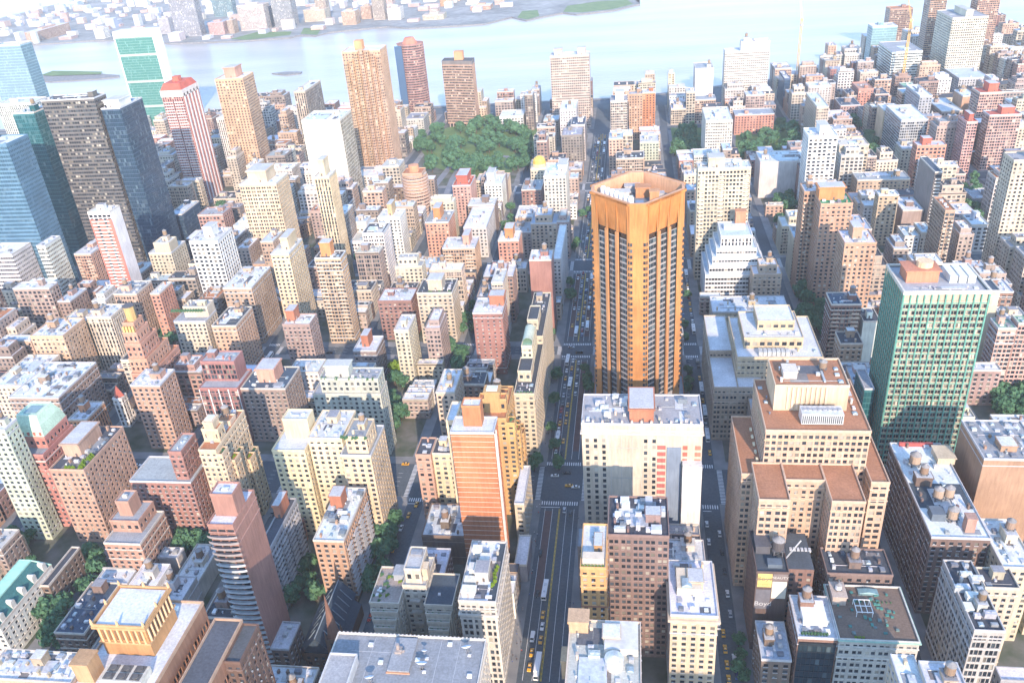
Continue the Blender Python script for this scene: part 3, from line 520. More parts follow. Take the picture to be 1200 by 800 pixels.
('mauve brick tall loft block with pale grey roof right of the slender ivory tower',2,-234.3,-213.4,638,652.6,42.8,'pinkbrown','big','pale',[],[],None,2,513),
('white tall block with black roof right of the slender ivory tower',2,-232.6,-213.7,659.6,683.6,52,'white','pairs','dark',[],[],None,3,514),
('tan brick tall loft block with white roof in front of the white ziggurat block',2,90.5,111.6,594.8,610.4,37.8,'tanbrick','p','white',[],[],None,2,515),
('cream tall block with rust red roof left of the wide white roof',2,19.4,33.3,556.4,580.4,40,'cream','sq','terra',[],[],None,3,516),
('tan brick tall block with pale blue roof in front of the pale grey tower',2,-91.6,-67.9,714.4,738.4,36,'tanbrick','p','bluewhite',[],[],None,3,517),
('tan brick tall block with black roof in front of the pale green white block',2,-16.6,12.1,875.6,899.6,44,'tanbrick','bal2','dark',[],[],None,3,518),
('dark red brick tall loft block with black roof behind the buff loft with grey',2,-115.6,-93,443,458.3,34.6,'rust','p','dark',[],[],None,2,519),
('mauve brick tall block with white roof right of the narrow stepped brown tower',2,257.4,268.3,659.6,683.6,40,'pinkbrown','p','white',[],[],None,3,520),
('buff tall loft block with white roof behind the cream apartment house',2,-160.9,-134.4,598.5,611.1,43.7,'buff','big','white',[],[],None,2,521),
('pale stone tall loft block with grey roof behind the wide tan brick school',2,209.4,231.1,863.3,874.9,43.3,'palestone','sq','grey',[],[],None,2,522),
('white loft block with white roof in front of the mauve block with white roof',3,-234.9,-213.4,469.2,486.6,27.1,'white','p','white',[],[],None,2,523),
('mauve brick townhouse with white roof behind the buff loft with grey',0,-151.6,-134.4,453.4,461.4,15.7,'pinkbrown','p','white',[],[],None,1,524),
('dark red brick tall loft block left of the bright red brick tower top',2,-115.6,-92.4,589.7,611.4,41.4,'rust','pairs','white',[],[],None,2,525),
('pale stone loft block with white roof behind the wide dark brown brick block',3,10.9,33.6,297.8,314.1,27.7,'palestone','p','white',[],[],None,2,526),
('mauve brick tall block with grey roof right of the pale grey slab',2,319.4,347.3,930.4,954.4,50,'pinkbrown','p','grey',[],[],None,3,527),
('red brick tall loft block with grey roof right of the low dark glass podium',2,-430.6,-403.9,747.7,768.7,40.2,'redbrick','sq','grey',[],[],None,2,528),
('dark red brick tall block right of the mauve tower with square black windows',2,-460.6,-449.7,556.4,580.4,40,'rust','p','bluewhite',[],[],None,3,529),
('cream tall loft block with grey roof behind the dark red block',2,-194.6,-171.7,617.5,630.3,38.7,'cream','p','grey',[],[],None,2,530),
('grey brown loft block with black roof right of the pale setback block',2,-395.5,-370.4,612.6,627.7,33.1,'greybrown','sq','dark',[],[],None,2,531),
('second nearest beige tall loft block with grey roof in front of the pale beige tower',2,287.4,311,609.9,629.7,41.7,'beige','pairs','grey',[],[],None,2,532),
('beige loft block with black roof behind the tan balconied tower',3,-237.1,-213.4,603.3,622.5,24.2,'beige','pairs','dark',[],[],None,2,533),
('pale stone loft block with grey roof in front of the grey brick loft',2,-194.6,-174,457.2,476.7,30,'palestone','p','grey',[],[],None,2,534),
('tan brick block with white roof in front of the cream office block',2,68.4,92.1,409.4,433.4,32,'tanbrick','bal2','white',[],[],None,3,535),
('grey brown tall block with rust red roof left of the large tan brick block',2,-339.6,-323.9,556.4,580.4,40,'greybrown','bal2','terra',[],[],None,3,536),
('pale stone tall loft block with rust red roof in front of the low grey roof',2,327.4,347.6,783.9,804.1,42.5,'palestone','big','terra',[],[],None,2,537),
('pink beige tall block with pale blue roof left of the low teal glass wing',2,101.4,111.3,409.4,433.4,40,'pinkbeige','sq','bluewhite',[],[],None,3,538),
('buff tall block with pale grey roof behind the wide tan brick school',2,209.4,238.1,875.6,899.6,50,'buff','sq','pale',[],[],None,3,539),
('dark brown loft block with white roof left of the block with pale roof',2,-473.8,-449.4,479.4,494.1,33.6,'brown','p','white',[],[],None,2,540),
('tan brick tall loft block in front of the slim red and white striped tower',2,-508.6,-486.3,838.5,851.8,40.8,'tanbrick','pairs','white',[],[],None,2,541),
('beige tall block with white roof in front of the tall salmon brick tower',2,-479.6,-467.9,930.4,954.4,44,'beige','p','white',[],[],None,3,542),
('mauve brick tall block with white roof in front of the broad cream tower',2,-351.6,-339.9,659.6,683.6,40,'pinkbrown','p','white',[],[],None,3,543),
('buff tall block with pale grey roof left of the bright red brick tower top',2,-103.6,-94.9,556.4,580.4,52,'buff','bal2','pale',[],[],None,3,544),
('nearest beige tall loft block with grey roof in front of the pale beige tower',2,287.4,309.2,638.7,651.2,37.8,'beige','p','grey',[],[],None,2,545),
('pink beige tall block with pale blue roof in front of the broad cream tower',2,-327.6,-315.9,659.6,683.6,46,'pinkbeige','pairs','bluewhite',[],[],None,3,546),
('dark red brick loft block with grey roof right of the pale grey tower',2,-25.6,-2.4,832.5,851.2,33.1,'rust','big','grey',[],[],None,2,547),
('pink beige tall block with pale blue roof left of the pale green white block',2,-25.6,-9.9,930.4,954.4,50,'pinkbeige','p','bluewhite',[],[],None,3,548),
('mauve brick tall loft block with pale blue roof behind the low teal glass wing',2,130.4,153.7,443.2,463.6,35.4,'pinkbrown','p','bluewhite',[],[],None,2,549),
('cream block with white roof left of the tan brick tower',3,130.4,159.1,714.4,738.4,28,'cream','bal2','white',[],[],None,3,550),
('cream townhouse with white roof in front of the cream apartment house',0,-153,-134.4,502.3,508.9,13.9,'cream','p','white',[],[],None,1,551),
('grey brown block with pale blue roof left of the narrow stepped brown tower',2,209.4,221.1,659.6,683.6,28.6,'greybrown','p','bluewhite',[],[],None,3,552),
('grey brown block with grey roof right of the pale stone apartment house',3,-115.6,-91.9,714.4,738.4,28,'greybrown','p','grey',[],[],None,3,553),
('mauve brick tall block in front of the mauve tower with square black windows',2,-508.6,-479.9,509.6,533.6,46,'pinkbrown','p','terra',[],[],None,3,554),
('tan brick block with grey roof right of the dark slate roofed brownstone mansion',3,-253.6,-244.9,246.4,270.4,9.6,'tanbrick','pairs','grey',[],[],None,3,555),
('tan brick tall loft block with white roof behind the bright white apartment block',2,-237.9,-213.4,764.5,781.5,36.9,'tanbrick','pairs','white',[],[],None,2,556),
('tan brick tall loft block with black roof left of the narrow stepped brown tower',2,168.8,190.6,606.4,626.6,38.3,'tanbrick','sq','dark',[],[],None,2,557),
('pink beige tall loft block with pale grey roof left of the round banded beige tower',2,-273.6,-252.8,798.2,812.3,42.6,'pinkbeige','sq','pale',[],[],None,2,558),
('buff loft block with white roof in front of the tan brick block',2,130.4,156.4,463.8,481.8,28.3,'buff','p','white',[],[],None,2,559),
('beige tall loft block with white roof behind the pink stepped tower',2,-194.6,-171.2,760,771.8,42.5,'beige','p','white',[],[],None,2,560),
('cream block with white roof in front of the pale grey slab',3,287.4,303.1,930.4,954.4,27.5,'cream','p','white',[],[],None,3,561),
('pink beige tall loft block in front of the mauve tower with square black windows',2,-474.8,-449.4,501.3,508.9,34.9,'pinkbeige','p','bluewhite',[],[],None,2,562),
('dark brown loft block with pale grey roof right of the red and pink stepped building',2,-161.3,-134.4,777.6,798.6,31.7,'brown','p','pale',[],[],None,2,563),
('dark brown tall block with white roof right of the white block with dark purple front',2,-145.6,-134.7,1159.4,1183.4,50,'brown','sq','white',[],[],None,3,564),
('beige tall block with white roof right of the low pink brick block',2,209.4,229.1,1159.4,1183.4,36,'beige','sq','white',[],[],None,3,565),
('beige tall loft block with white roof left of the low grey roof',2,287.4,307.8,825.5,837.4,42.4,'beige','sq','white',[],[],None,2,566),
('tan brick loft block with white roof behind the pink stepped block',3,-397.1,-370.4,589.4,604.8,24.7,'tanbrick','p','white',[],[],None,2,567),
('beige tall block with pale grey roof behind the round banded beige tower',2,-273.6,-253.9,875.6,899.6,44,'beige','sq','pale',[],[],None,3,568),
('cream loft block with white roof right of the beige block with balconies',3,-115.6,-89.4,644.4,658.9,23,'cream','pairs','white',[],[],None,2,569),
('buff loft block with black roof left of the low grey roof',3,287.4,313,805.4,825.2,21.6,'buff','sq','dark',[],[],None,2,570),
('grey brown tall block with grey roof right of the tall salmon brick tower',2,-430.6,-406.9,930.4,954.4,44,'greybrown','bal2','grey',[],[],None,3,571),
('pale stone tall loft block with white roof in front of the ivory fronted tower',2,-351.6,-326.3,818.2,833.4,36.8,'palestone','sq','white',[],[],None,2,572),
('pink beige tall loft block with pale grey roof right of the pale grey tower',2,11.9,33.6,810.8,827.7,43,'pinkbeige','p','pale',[],[],None,2,573),
('pale stone tall block with white roof left of the ivory fronted tower',2,-406.6,-377.9,875.6,899.6,44,'palestone','p','white',[],[],None,3,574),
('buff tall loft block with black roof behind the slender pink setback tower',2,-351.6,-328.7,462.2,483.4,40.9,'buff','sq','dark',[],[],None,2,575),
('grey brown tall block with white roof behind the slender ivory tower',2,-273.6,-264.9,714.4,738.4,50,'greybrown','sq','white',[],[],None,3,576),
('dark red brick tall block with grey roof in front of the grey brown apartment block',2,-106.6,-94.9,930.4,954.4,50,'rust','sq','grey',[],[],None,3,577),
('mauve brick tall block with white roof right of the pale grey tower',2,-16.6,3.1,714.4,738.4,50,'pinkbrown','sq','white',[],[],None,3,578),
('buff tall loft block in front of the slim red and white striped tower',2,-508.6,-486.3,866,874.9,38,'buff','big','white',[],[],None,2,579),
('red brick block with pale blue roof left of the pale grid fronted tower',3,-390.6,-370.7,344.6,368.6,18,'redbrick','p','bluewhite',[],[],None,3,580),
('buff loft block with pale grey roof behind the slender pink setback tower',3,-314.7,-292.4,476.9,495.6,27,'buff','p','pale',[],[],None,2,581),
('buff block with white roof in front of the cream hospital tower',3,52.4,72.1,1159.4,1183.4,22,'buff','bal2','white',[],[],None,3,582),
('cream tall block with pale blue roof right of the white ziggurat block',2,130.4,150.1,659.6,683.6,40,'cream','bal2','bluewhite',[],[],None,3,583),
('mauve brick tall block with white roof behind the low pink brick block',2,150.4,174.1,1159.4,1183.4,36,'pinkbrown','pairs','white',[],[],None,3,584),
('mauve brick townhouse with grey roof behind the pink grey tower',0,-308.5,-292.4,441.1,448.8,13.7,'pinkbrown','p','grey',[],[],None,1,585),
('white block with pale blue roof in front of the cream block with dark roof panel',3,68.4,97.1,930.4,954.4,27.5,'white','bal2','bluewhite',[],[],None,3,586),
('cream block with black roof behind the wide tan brick school',2,247.4,268.3,875.6,899.6,33,'cream','p','dark',[],[],None,3,587),
('white tall loft block with white roof behind the pink brick domed hospital block',2,287.4,308,1255.3,1269.8,40.8,'white','sq','white',[],[],None,2,588),
('mauve brick tall loft block with rust red roof behind the broad cream tower',2,-312.7,-292.4,746.8,764.8,41.5,'pinkbrown','p','terra',[],[],None,2,589),
('mauve brick tall loft block with white roof in front of the ivory fronted tower',2,-317.1,-292.4,822.8,841,38,'pinkbrown','big','white',[],[],None,2,590),
('grey brown loft block with white roof in front of the round banded beige tower',2,-273.6,-251,768.9,781.4,32.7,'greybrown','p','white',[],[],None,2,591),
('mauve brick tall block with pale grey roof in front of the pale grey tower',2,-67.6,-56.7,714.4,738.4,37.5,'pinkbrown','p','pale',[],[],None,3,592),
('cream tall loft block with white roof in front of the narrow stepped brown tower',2,209.4,230.3,611.2,627.1,38.3,'cream','p','white',[],[],None,2,593),
('pale stone tall block with white roof left of the pink brick domed hospital block',2,229.4,258.1,1159.4,1183.4,44,'palestone','p','white',[],[],None,3,594),
('pale stone tall block with white roof in front of the slim red balconied tower',2,-430.6,-418.9,556.4,580.4,40,'palestone','p','white',[],[],None,3,595),
('beige tall block with white roof in front of the cream hospital tower',2,72.4,84.1,1159.4,1183.4,44,'beige','sq','white',[],[],None,3,596),
('pale stone tall loft block left of the beige tower with fluted grey side',2,-551.7,-527.4,1190.7,1208.5,40.8,'palestone','sq','dark',[],[],None,2,597),
('dark brown tall loft block with white roof left of the round banded beige tower',2,-273.6,-252.3,821,837.8,43.9,'brown','pairs','white',[],[],None,2,598),
('dark red brick tall block with black roof behind the tan orange stepped building',2,366.4,390.1,1159.4,1183.4,44,'rust','bal2','dark',[],[],None,3,599),
('tan brick townhouse with grey roof right of the white hotel block',0,14.7,33.6,329.3,337.2,16.9,'tanbrick','p','grey',[],[],None,1,600),
('pink beige block with grey roof in front of the cream hospital tower',2,84.4,111.3,1159.4,1183.4,33,'pinkbeige','bal2','grey',[],[],None,3,601),
('pink beige tall block left of the beige tower with fluted grey side',2,-479.6,-467.9,1104.6,1128.6,50,'pinkbeige','sq','bluewhite',[],[],None,3,602),
('dark brown townhouse with grey roof in front of the cream striped block',0,-388.8,-370.4,476.2,483.1,17.2,'brown','p','grey',[],[],None,1,603),
('pink beige tall loft block with black roof right of the pink brick domed hospital block',2,326.6,347.6,1214.5,1231.4,36.6,'pinkbeige','sq','dark',[],[],None,2,604),
('dark brown tall block with pale blue roof right of the broad sea green glass slab',2,-557.6,-527.7,1251,1275,44,'brown','sq','bluewhite',[],[],None,3,605),
('mauve brick loft block with white roof behind the white block with dark purple front',2,-194.6,-168.3,1202.9,1219.7,32.4,'pinkbrown','sq','white',[],[],None,2,606),
('white block with white roof behind the tall orange brick tower',3,3.4,33.3,509.6,533.6,18,'white','p','white',[],[],None,3,607),
('pale stone loft block right of the pale slab lining the wide street',3,-25.6,-2.6,635.7,656.8,27.4,'palestone','p','bluewhite',[],[],None,2,608),
('pink beige townhouse with pale grey roof in front of the long low white building',0,130.4,146.8,807.9,814.9,13.1,'pinkbeige','p','pale',[],[],None,1,609),
('pink beige tall loft block with white roof right of the white banded square building',2,398.9,425.6,1269.1,1281.4,40.2,'pinkbeige','p','white',[],[],None,2,610),
('cream tall block with white roof in front of the tall salmon brick tower',2,-430.6,-418.9,875.6,899.6,50,'cream','p','white',[],[],None,3,611),
('white loft block with pale grey roof right of the pale grey tower',2,9.6,33.6,777.5,797.1,33.5,'white','pairs','pale',[],[],None,2,612),
('dark brown tall loft block with pale blue roof behind the stepped yellow blank walled building',2,287.4,311,1065.3,1078.8,38.3,'brown','pairs','bluewhite',[],[],None,2,613),
('nearest buff tall loft block with white roof right of the huge broad ivory slab',2,523.4,548.3,1365,1378.6,42.8,'buff','pairs','white',[],[],None,2,614),
('pale stone tall loft block left of the slim red and white striped tower',2,-586.6,-561.7,954.9,976.3,42.6,'palestone','p','bluewhite',[],[],None,2,615),
('pink beige loft block left of the beige tower with fluted grey side',2,-476.3,-449.4,1081.7,1096.6,31.2,'pinkbeige','p','bluewhite',[],[],None,2,616),
('grey brown townhouse with black roof in front of the cream striped block',0,-388.4,-370.4,466.8,475.9,13.2,'greybrown','p','dark',[],[],None,1,617),
('grey brown loft block with grey roof right of the low dark glass podium',2,-430.6,-408.7,793.7,808.1,30.1,'greybrown','pairs','grey',[],[],None,2,618),
('grey brown loft block with white roof behind the very tall fluted salmon tower',2,-317.9,-292.4,1054.2,1073.8,31.7,'greybrown','big','white',[],[],None,2,619),
('pale stone loft block with white roof in front of the wide cream hospital slab',3,130.4,157,1233.4,1250.2,27.8,'palestone','p','white',[],[],None,2,620),
('dark red brick loft block in front of the narrow stepped brown tower',3,247.3,268.6,621.6,638.5,26.6,'rust','p','bluewhite',[],[],None,2,621),
('buff tall block with white roof in front of the broad sea green glass slab',2,-664.6,-648.9,1104.6,1128.6,50,'buff','pairs','white',[],[],None,3,622),
('dark red brick tall loft block with black roof in front of the slender ivory tower',2,-273.6,-249.6,625.7,639.6,36.2,'rust','p','dark',[],[],None,2,623),
('dark red brick townhouse with white roof in front of the mauve low loft',0,209.4,227.6,433.9,441.6,15.8,'rust','p','white',[],[],None,1,624),
('dark red brick loft block in front of the white banded square building',2,366.4,387.1,1262.3,1279.9,28.3,'rust','pairs','pale',[],[],None,2,625),
('pink beige tall loft block with black roof behind the huge broad ivory slab',2,601.4,625.8,1535.9,1555.6,43.4,'pinkbeige','p','dark',[],[],None,2,626),
('buff block with white roof in front of the mauve tower with square black windows',2,-479.6,-467.9,509.6,533.6,32,'buff','p','white',[],[],None,3,627),
('mauve brick townhouse with white roof behind the tan balconied tower',0,-231.3,-213.4,580.9,589.4,15.3,'pinkbrown','p','white',[],[],None,1,628),
('cream tall block with pale grey roof right of the cream walled slab right',2,238.4,254.1,509.6,533.6,40,'cream','sq','pale',[],[],None,3,629),
('second nearest pale stone loft block with white roof behind the tan brick tower',3,209.4,230.8,780.9,800,22.6,'palestone','sq','white',[],[],None,2,630),
('buff tall loft block with white roof in front of the pale beige tower',2,287.4,308,651.4,658.9,37.9,'buff','pairs','white',[],[],None,2,631),
('cream block with black roof right of the slim red and white striped tower',3,-479.6,-449.7,875.6,899.6,12.1,'cream','p','dark',[],[],None,3,632),
('white loft block with pale blue roof in front of the pale setback block',3,-430.6,-406.4,631.4,644.6,22.5,'white','pairs','bluewhite',[],[],None,2,633),
('tan brick loft block with black roof in front of the dark striped round cornered tower',3,-317.7,-292.4,1214.3,1235,26.4,'tanbrick','big','dark',[],[],None,2,634),
('cream townhouse with white roof behind the buff loft with grey',0,-151.3,-134.4,461.6,469.3,14.8,'cream','p','white',[],[],None,1,635),
('tan brick loft block with pale blue roof behind the pale grey tower',2,-78.9,-56.4,858.9,874.9,30.2,'tanbrick','p','bluewhite',[],[],None,2,636),
('mauve brick townhouse with white roof in front of the white ziggurat block',0,52.4,68.1,600.6,607,16.8,'pinkbrown','p','white',[],[],None,1,637),
('cream tall loft block with white roof left of the long low white building',2,52.4,78.3,841.5,855.2,35.5,'cream','p','white',[],[],None,2,638),
('nearest pale stone loft block with white roof behind the tan brick tower',2,209.4,235,759.1,772.6,28.4,'palestone','p','white',[],[],None,2,639),
('tan brick tall loft block with grey roof right of the wide cream hospital slab',2,245.2,268.6,1315.8,1327.6,37.9,'tanbrick','p','grey',[],[],None,2,640),
('buff loft block with white roof left of the white banded square building',2,323.5,347.6,1282,1300.3,31.9,'buff','p','white',[],[],None,2,641),
('white loft block with white roof left of the classical pale block',2,401.7,425.6,1218,1238.7,33.5,'white','p','white',[],[],None,2,642),
('mauve brick tall loft block with grey roof right of the huge broad ivory slab',2,523.4,550.3,1332.3,1345.1,38.7,'pinkbrown','pairs','grey',[],[],None,2,643),
('cream loft block with black roof right of the white ribbed setback block',3,-551,-527.4,603.1,616.6,28,'cream','p','dark',[],[],None,2,644),
('mauve brick loft block with white roof behind the brick block with fire escapes',2,243.8,268.6,580.9,599.4,33.8,'pinkbrown','p','white',[],[],None,2,645),
('pink beige tall loft block with grey roof right of the wide cream hospital slab',2,209.4,232.5,1310.7,1329.2,36.8,'pinkbeige','pairs','grey',[],[],None,2,646),
('white block with pale blue roof behind the ivory fronted tower',3,-397.6,-370.7,930.4,954.4,22,'white','p','bluewhite',[],[],None,3,647),
('buff tall block with rust red roof behind the very tall fluted salmon tower',2,-327.6,-307.9,1104.6,1128.6,50,'buff','p','terra',[],[],None,3,648),
('pink beige tall loft block with black roof behind the grey brown apartment block',2,-115.6,-93.7,1022,1037,41.5,'pinkbeige','big','dark',[],[],None,2,649),
('mauve brick townhouse with black roof right of the white hotel block',0,19,33.6,321.1,329.1,17.3,'pinkbrown','p','dark',[],[],None,1,650),
('cream tall loft block with black roof right of the tan orange stepped building',2,444.4,467.8,1052.2,1066.4,43.9,'cream','pairs','dark',[],[],None,2,651),
('pink beige block with white roof right of the pale pink slab',3,-463.6,-449.7,659.6,683.6,18,'pinkbeige','pairs','white',[],[],None,3,652),
('mauve brick block with white roof left of the broad cream tower',3,-389.6,-377.9,714.4,738.4,28,'pinkbrown','pairs','white',[],[],None,3,653),
('cream tall loft block with white roof left of the pale green white block',2,-25.6,0.9,978.4,998.4,40.7,'cream','big','white',[],[],None,2,654),
('mauve brick tall block with pale blue roof in front of the tan brick tower',2,162.4,190.3,659.6,683.6,46,'pinkbrown','p','bluewhite',[],[],None,3,655),
('mauve brick tall block with black roof behind the wide tan brick school',2,238.4,247.1,875.6,899.6,37.5,'pinkbrown','bal2','dark',[],[],None,3,656),
('mauve brick loft block with pale blue roof left of the stepped yellow blank walled building',3,246.4,268.6,1076,1090.1,22.3,'pinkbrown','p','bluewhite',[],[],None,2,657),
('mauve brick tall loft block with white roof left of the white banded square building',2,325.9,347.6,1313.1,1325.3,40.3,'pinkbrown','p','white',[],[],None,2,658),
('grey brown tall loft block with black roof right of the huge broad ivory slab',2,523.4,546.6,1282.7,1299.8,39.7,'greybrown','pairs','dark',[],[],None,2,659),
('tan brick tall block with grey roof left of the slim red and white striped tower',2,-570.6,-561.9,930.4,954.4,36,'tanbrick','p','grey',[],[],None,3,660),
('pink beige tall loft block with pale grey roof left of the white balconied tower',2,-550.2,-527.4,1002.1,1015.8,37.8,'pinkbeige','p','pale',[],[],None,2,661),
('dark red brick loft block with white roof left of the slim red balconied tower',2,-470.2,-449.4,589.3,601.3,32.1,'rust','p','white',[],[],None,2,662),
('mauve brick loft block left of the beige tower with fluted grey side',3,-476.2,-449.4,1039.3,1060.9,27.5,'pinkbrown','p','terra',[],[],None,2,663),
('buff townhouse with white roof behind the mauve brick apartment block',0,-230.8,-213.4,455.7,462.1,14.8,'buff','p','white',[],[],None,1,664),
('pale stone townhouse with black roof left of the tan balconied tower',0,-273.6,-255.4,601.3,609.1,15.8,'palestone','p','dark',[],[],None,1,665),
('white block with pale grey roof left of the bright white apartment block',3,-264.6,-235.9,714.4,738.4,22,'white','pairs','pale',[],[],None,3,666),
('white loft block with pale blue roof left of the bright white apartment block',3,-273.6,-250.6,738.9,760.3,27.5,'white','p','bluewhite',[],[],None,2,667),
('dark brown townhouse with pale grey roof right of the grey brick loft',0,-150.2,-134.4,475.6,482.4,12.8,'brown','p','pale',[],[],None,1,668),
('tan brick loft block with black roof behind the dark red block',2,-194.6,-172.7,589.7,608,29,'tanbrick','p','dark',[],[],None,2,669),
('buff block with pale grey roof behind the white and yellow stepped tower',3,-169.6,-134.7,875.6,899.6,24.2,'buff','bal2','pale',[],[],None,3,670),
('red brick tall loft block behind the white block with dark purple front',2,-194.6,-170.4,1229.2,1243.2,39.7,'redbrick','big','bluewhite',[],[],None,2,671),
('pale stone townhouse with grey roof in front of the plain red brick block',0,-115.6,-97.1,501.9,508.9,13.9,'palestone','p','grey',[],[],None,1,672),
('pink beige block with black roof in front of the grey brown apartment block',3,-94.6,-74.9,930.4,954.4,28,'pinkbeige','p','dark',[],[],None,3,673),
('mauve brick block with pale blue roof in front of the beige twin crowned apartment tower',3,-115.6,-95.9,1104.6,1128.6,28,'pinkbrown','p','bluewhite',[],[],None,3,674),
('buff block with pale blue roof left of the broad beige balcony tower',3,3.4,23.1,659.6,683.6,18,'buff','p','bluewhite',[],[],None,3,675),
('tan brick loft block with grey roof right of the pale grey tower',2,-25.6,-3.3,769.7,784.7,30.1,'tanbrick','p','grey',[],[],None,2,676),
('pink beige block with pale grey roof in front of the pale green white block',3,52.4,64.1,875.6,899.6,28,'pinkbeige','p','pale',[],[],None,3,677),
('pink beige tall loft block with pale blue roof behind the broad beige balcony tower',2,52.4,72.6,797.7,816.5,34.2,'pinkbeige','p','bluewhite',[],[],None,2,678),
('mauve brick tall loft block with black roof left of the pink brick domed hospital block',2,245.1,268.6,1183.9,1203.4,41.5,'pinkbrown','p','dark',[],[],None,2,679),
('mauve brick block with black roof right of the pink block with horizontal balconies',3,316.4,336.1,875.6,899.6,16,'pinkbrown','pairs','dark',[],[],None,3,680),
('pale stone tall block with grey roof left of the slim blue glass laboratory tower',2,323.4,347.3,1391.5,1415.5,44,'palestone','sq','grey',[],[],None,3,681),
('mauve brick tall block with black roof right of the tan orange stepped building',2,460.4,484.1,1104.6,1128.6,50,'pinkbrown','bal2','dark',[],[],None,3,682),
('grey brown tall loft block with black roof right of the tan orange stepped building',2,444.4,471.4,1094.4,1103.8,42.8,'greybrown','sq','dark',[],[],None,2,683),
('second nearest buff tall loft block with white roof right of the huge broad ivory slab',2,601.4,624,1475.6,1493.1,42.3,'buff','big','white',[],[],None,2,684),
('dark red brick tall block with black roof right of the broad sea green glass slab',2,-620.6,-605.7,1159.4,1183.4,36,'rust','p','dark',[],[],None,3,685),
('dark red brick townhouse with rust red roof behind the pink grey tower',0,-310.4,-292.4,449,457.7,13.8,'rust','p','terra',[],[],None,1,686),
('tan brick block with pale blue roof left of the beige block with balconies',3,-194.6,-170.9,659.6,683.6,18,'tanbrick','p','bluewhite',[],[],None,3,687),
('grey brown loft block with pale grey roof behind the white and yellow stepped tower',2,-160.8,-134.4,860.3,874.6,32.6,'greybrown','pairs','pale',[],[],None,2,688),
('tan brick tall block with grey roof behind the plain red brick block',2,-115.6,-103.9,556.4,580.4,40,'tanbrick','sq','grey',[],[],None,3,689),
('grey brown tall loft block right of the pale slab lining the wide street',2,-25.6,-5.3,598.7,614.8,36.7,'greybrown','big','pale',[],[],None,2,690),
('tan brick tall loft block with black roof behind the broad beige balcony tower',2,52.4,76.9,738.9,758.2,35.3,'tanbrick','p','dark',[],[],None,2,691),
('cream tall loft block with grey roof left of the tan brick tower',2,167.9,190.6,761.3,775.9,42.5,'cream','sq','grey',[],[],None,2,692),
('tan brick tall loft block with pale grey roof left of the white banded square building',2,287.4,307.7,1346.9,1363,37.2,'tanbrick','p','pale',[],[],None,2,693),
('white tall loft block with white roof right of the huge broad ivory slab',2,523.4,549.9,1306.2,1324.5,35.2,'white','p','white',[],[],None,2,694),
('pale stone tall block left of the slim red and white striped tower',2,-544.6,-527.7,875.6,899.6,36,'palestone','pairs','pale',[],[],None,3,695),
('tan brick tall loft block with white roof left of the ivory fronted tower',2,-390.4,-370.4,861.2,874.9,36.5,'tanbrick','p','white',[],[],None,2,696),
('pale stone townhouse with black roof behind the tan balconied tower',0,-232.1,-213.4,589.7,596.4,17.3,'palestone','p','dark',[],[],None,1,697),
('white tall loft block with grey roof behind the white block with dark purple front',2,-156.9,-134.4,1201.9,1215.7,41.1,'white','p','grey',[],[],None,2,698),
('dark brown block with white roof in front of the grey brown apartment block',3,-74.6,-56.7,930.4,954.4,16,'brown','sq','white',[],[],None,3,699),
('beige tall loft block with black roof left of the grey brown apartment block',2,-115.6,-93.3,978.7,992.7,40.6,'beige','p','dark',[],[],None,2,700),
('mauve brick block with grey roof behind the long low white building',2,171.4,190.3,930.4,954.4,33,'pinkbrown','bal2','grey',[],[],None,3,701),
('cream block with black roof behind the low pink brick block',3,130.4,150.1,1159.4,1183.4,22,'cream','p','dark',[],[],None,3,702),
('pink beige tall block with pale blue roof behind the grey blue block',2,331.4,347.3,1104.6,1128.6,44,'pinkbeige','bal2','bluewhite',[],[],None,3,703),
('pale stone tall loft block with white roof left of the slim blue glass laboratory tower',2,323,347.6,1383.7,1390.8,37.4,'palestone','p','white',[],[],None,2,704),
('buff tall loft block with white roof right of the pink and white rounded tower',2,403,425.6,961.9,983,36.9,'buff','p','white',[],[],None,2,705),
('cream tall block with white roof behind the slim blue glass laboratory tower',2,444.4,473.1,1509.3,1533.3,44,'cream','p','white',[],[],None,3,706),
('red brick tall loft block with black roof right of the classical pale block',2,523.4,548.2,1260.6,1275.1,38.2,'redbrick','p','dark',[],[],None,2,707),
('grey brown townhouse with white roof in front of the white balconied tower',0,-508.6,-490.8,954.9,961.1,13.6,'greybrown','p','white',[],[],None,1,708),
('pale stone tall block with white roof behind the beige tower with fluted grey side',2,-496.6,-467.9,1159.4,1183.4,44,'palestone','p','white',[],[],None,3,709),
('white loft block with pale blue roof left of the broad cream tower',2,-395.3,-370.4,746.5,764.3,28.3,'white','p','bluewhite',[],[],None,2,710),
('buff tall loft block in front of the beige tower with fluted grey side',2,-430.6,-408.5,987.7,1002.3,36,'buff','p','dark',[],[],None,2,711),
('tan brick block with grey roof right of the broad cream tower',3,-302.6,-292.7,714.4,738.4,16,'tanbrick','bal2','grey',[],[],None,3,712),
('mauve brick tall block with pale blue roof behind the white block with dark purple front',2,-146.6,-134.7,1251,1275,36,'pinkbrown','p','bluewhite',[],[],None,3,713),
('grey brown townhouse with white roof in front of the low white shop roof',0,-74.2,-56.4,292.8,300.5,14.3,'greybrown','p','white',[],[],None,1,714),
('grey brown townhouse with black roof in front of the plain red brick block',0,-115.6,-100.5,494.5,501.6,15.6,'greybrown','p','dark',[],[],None,1,715),
('buff townhouse with white roof behind the bright red brick tower top',0,-75,-56.4,593.6,600.9,15.9,'buff','p','white',[],[],None,1,716),
('cream tall loft block with grey roof left of the cream hospital tower',2,9.3,33.6,1236.8,1250.2,41.4,'cream','pairs','grey',[],[],None,2,717),
('pale stone block with pale grey roof in front of the cream office block',2,92.4,101.1,409.4,433.4,30,'palestone','pairs','pale',[],[],None,3,718),
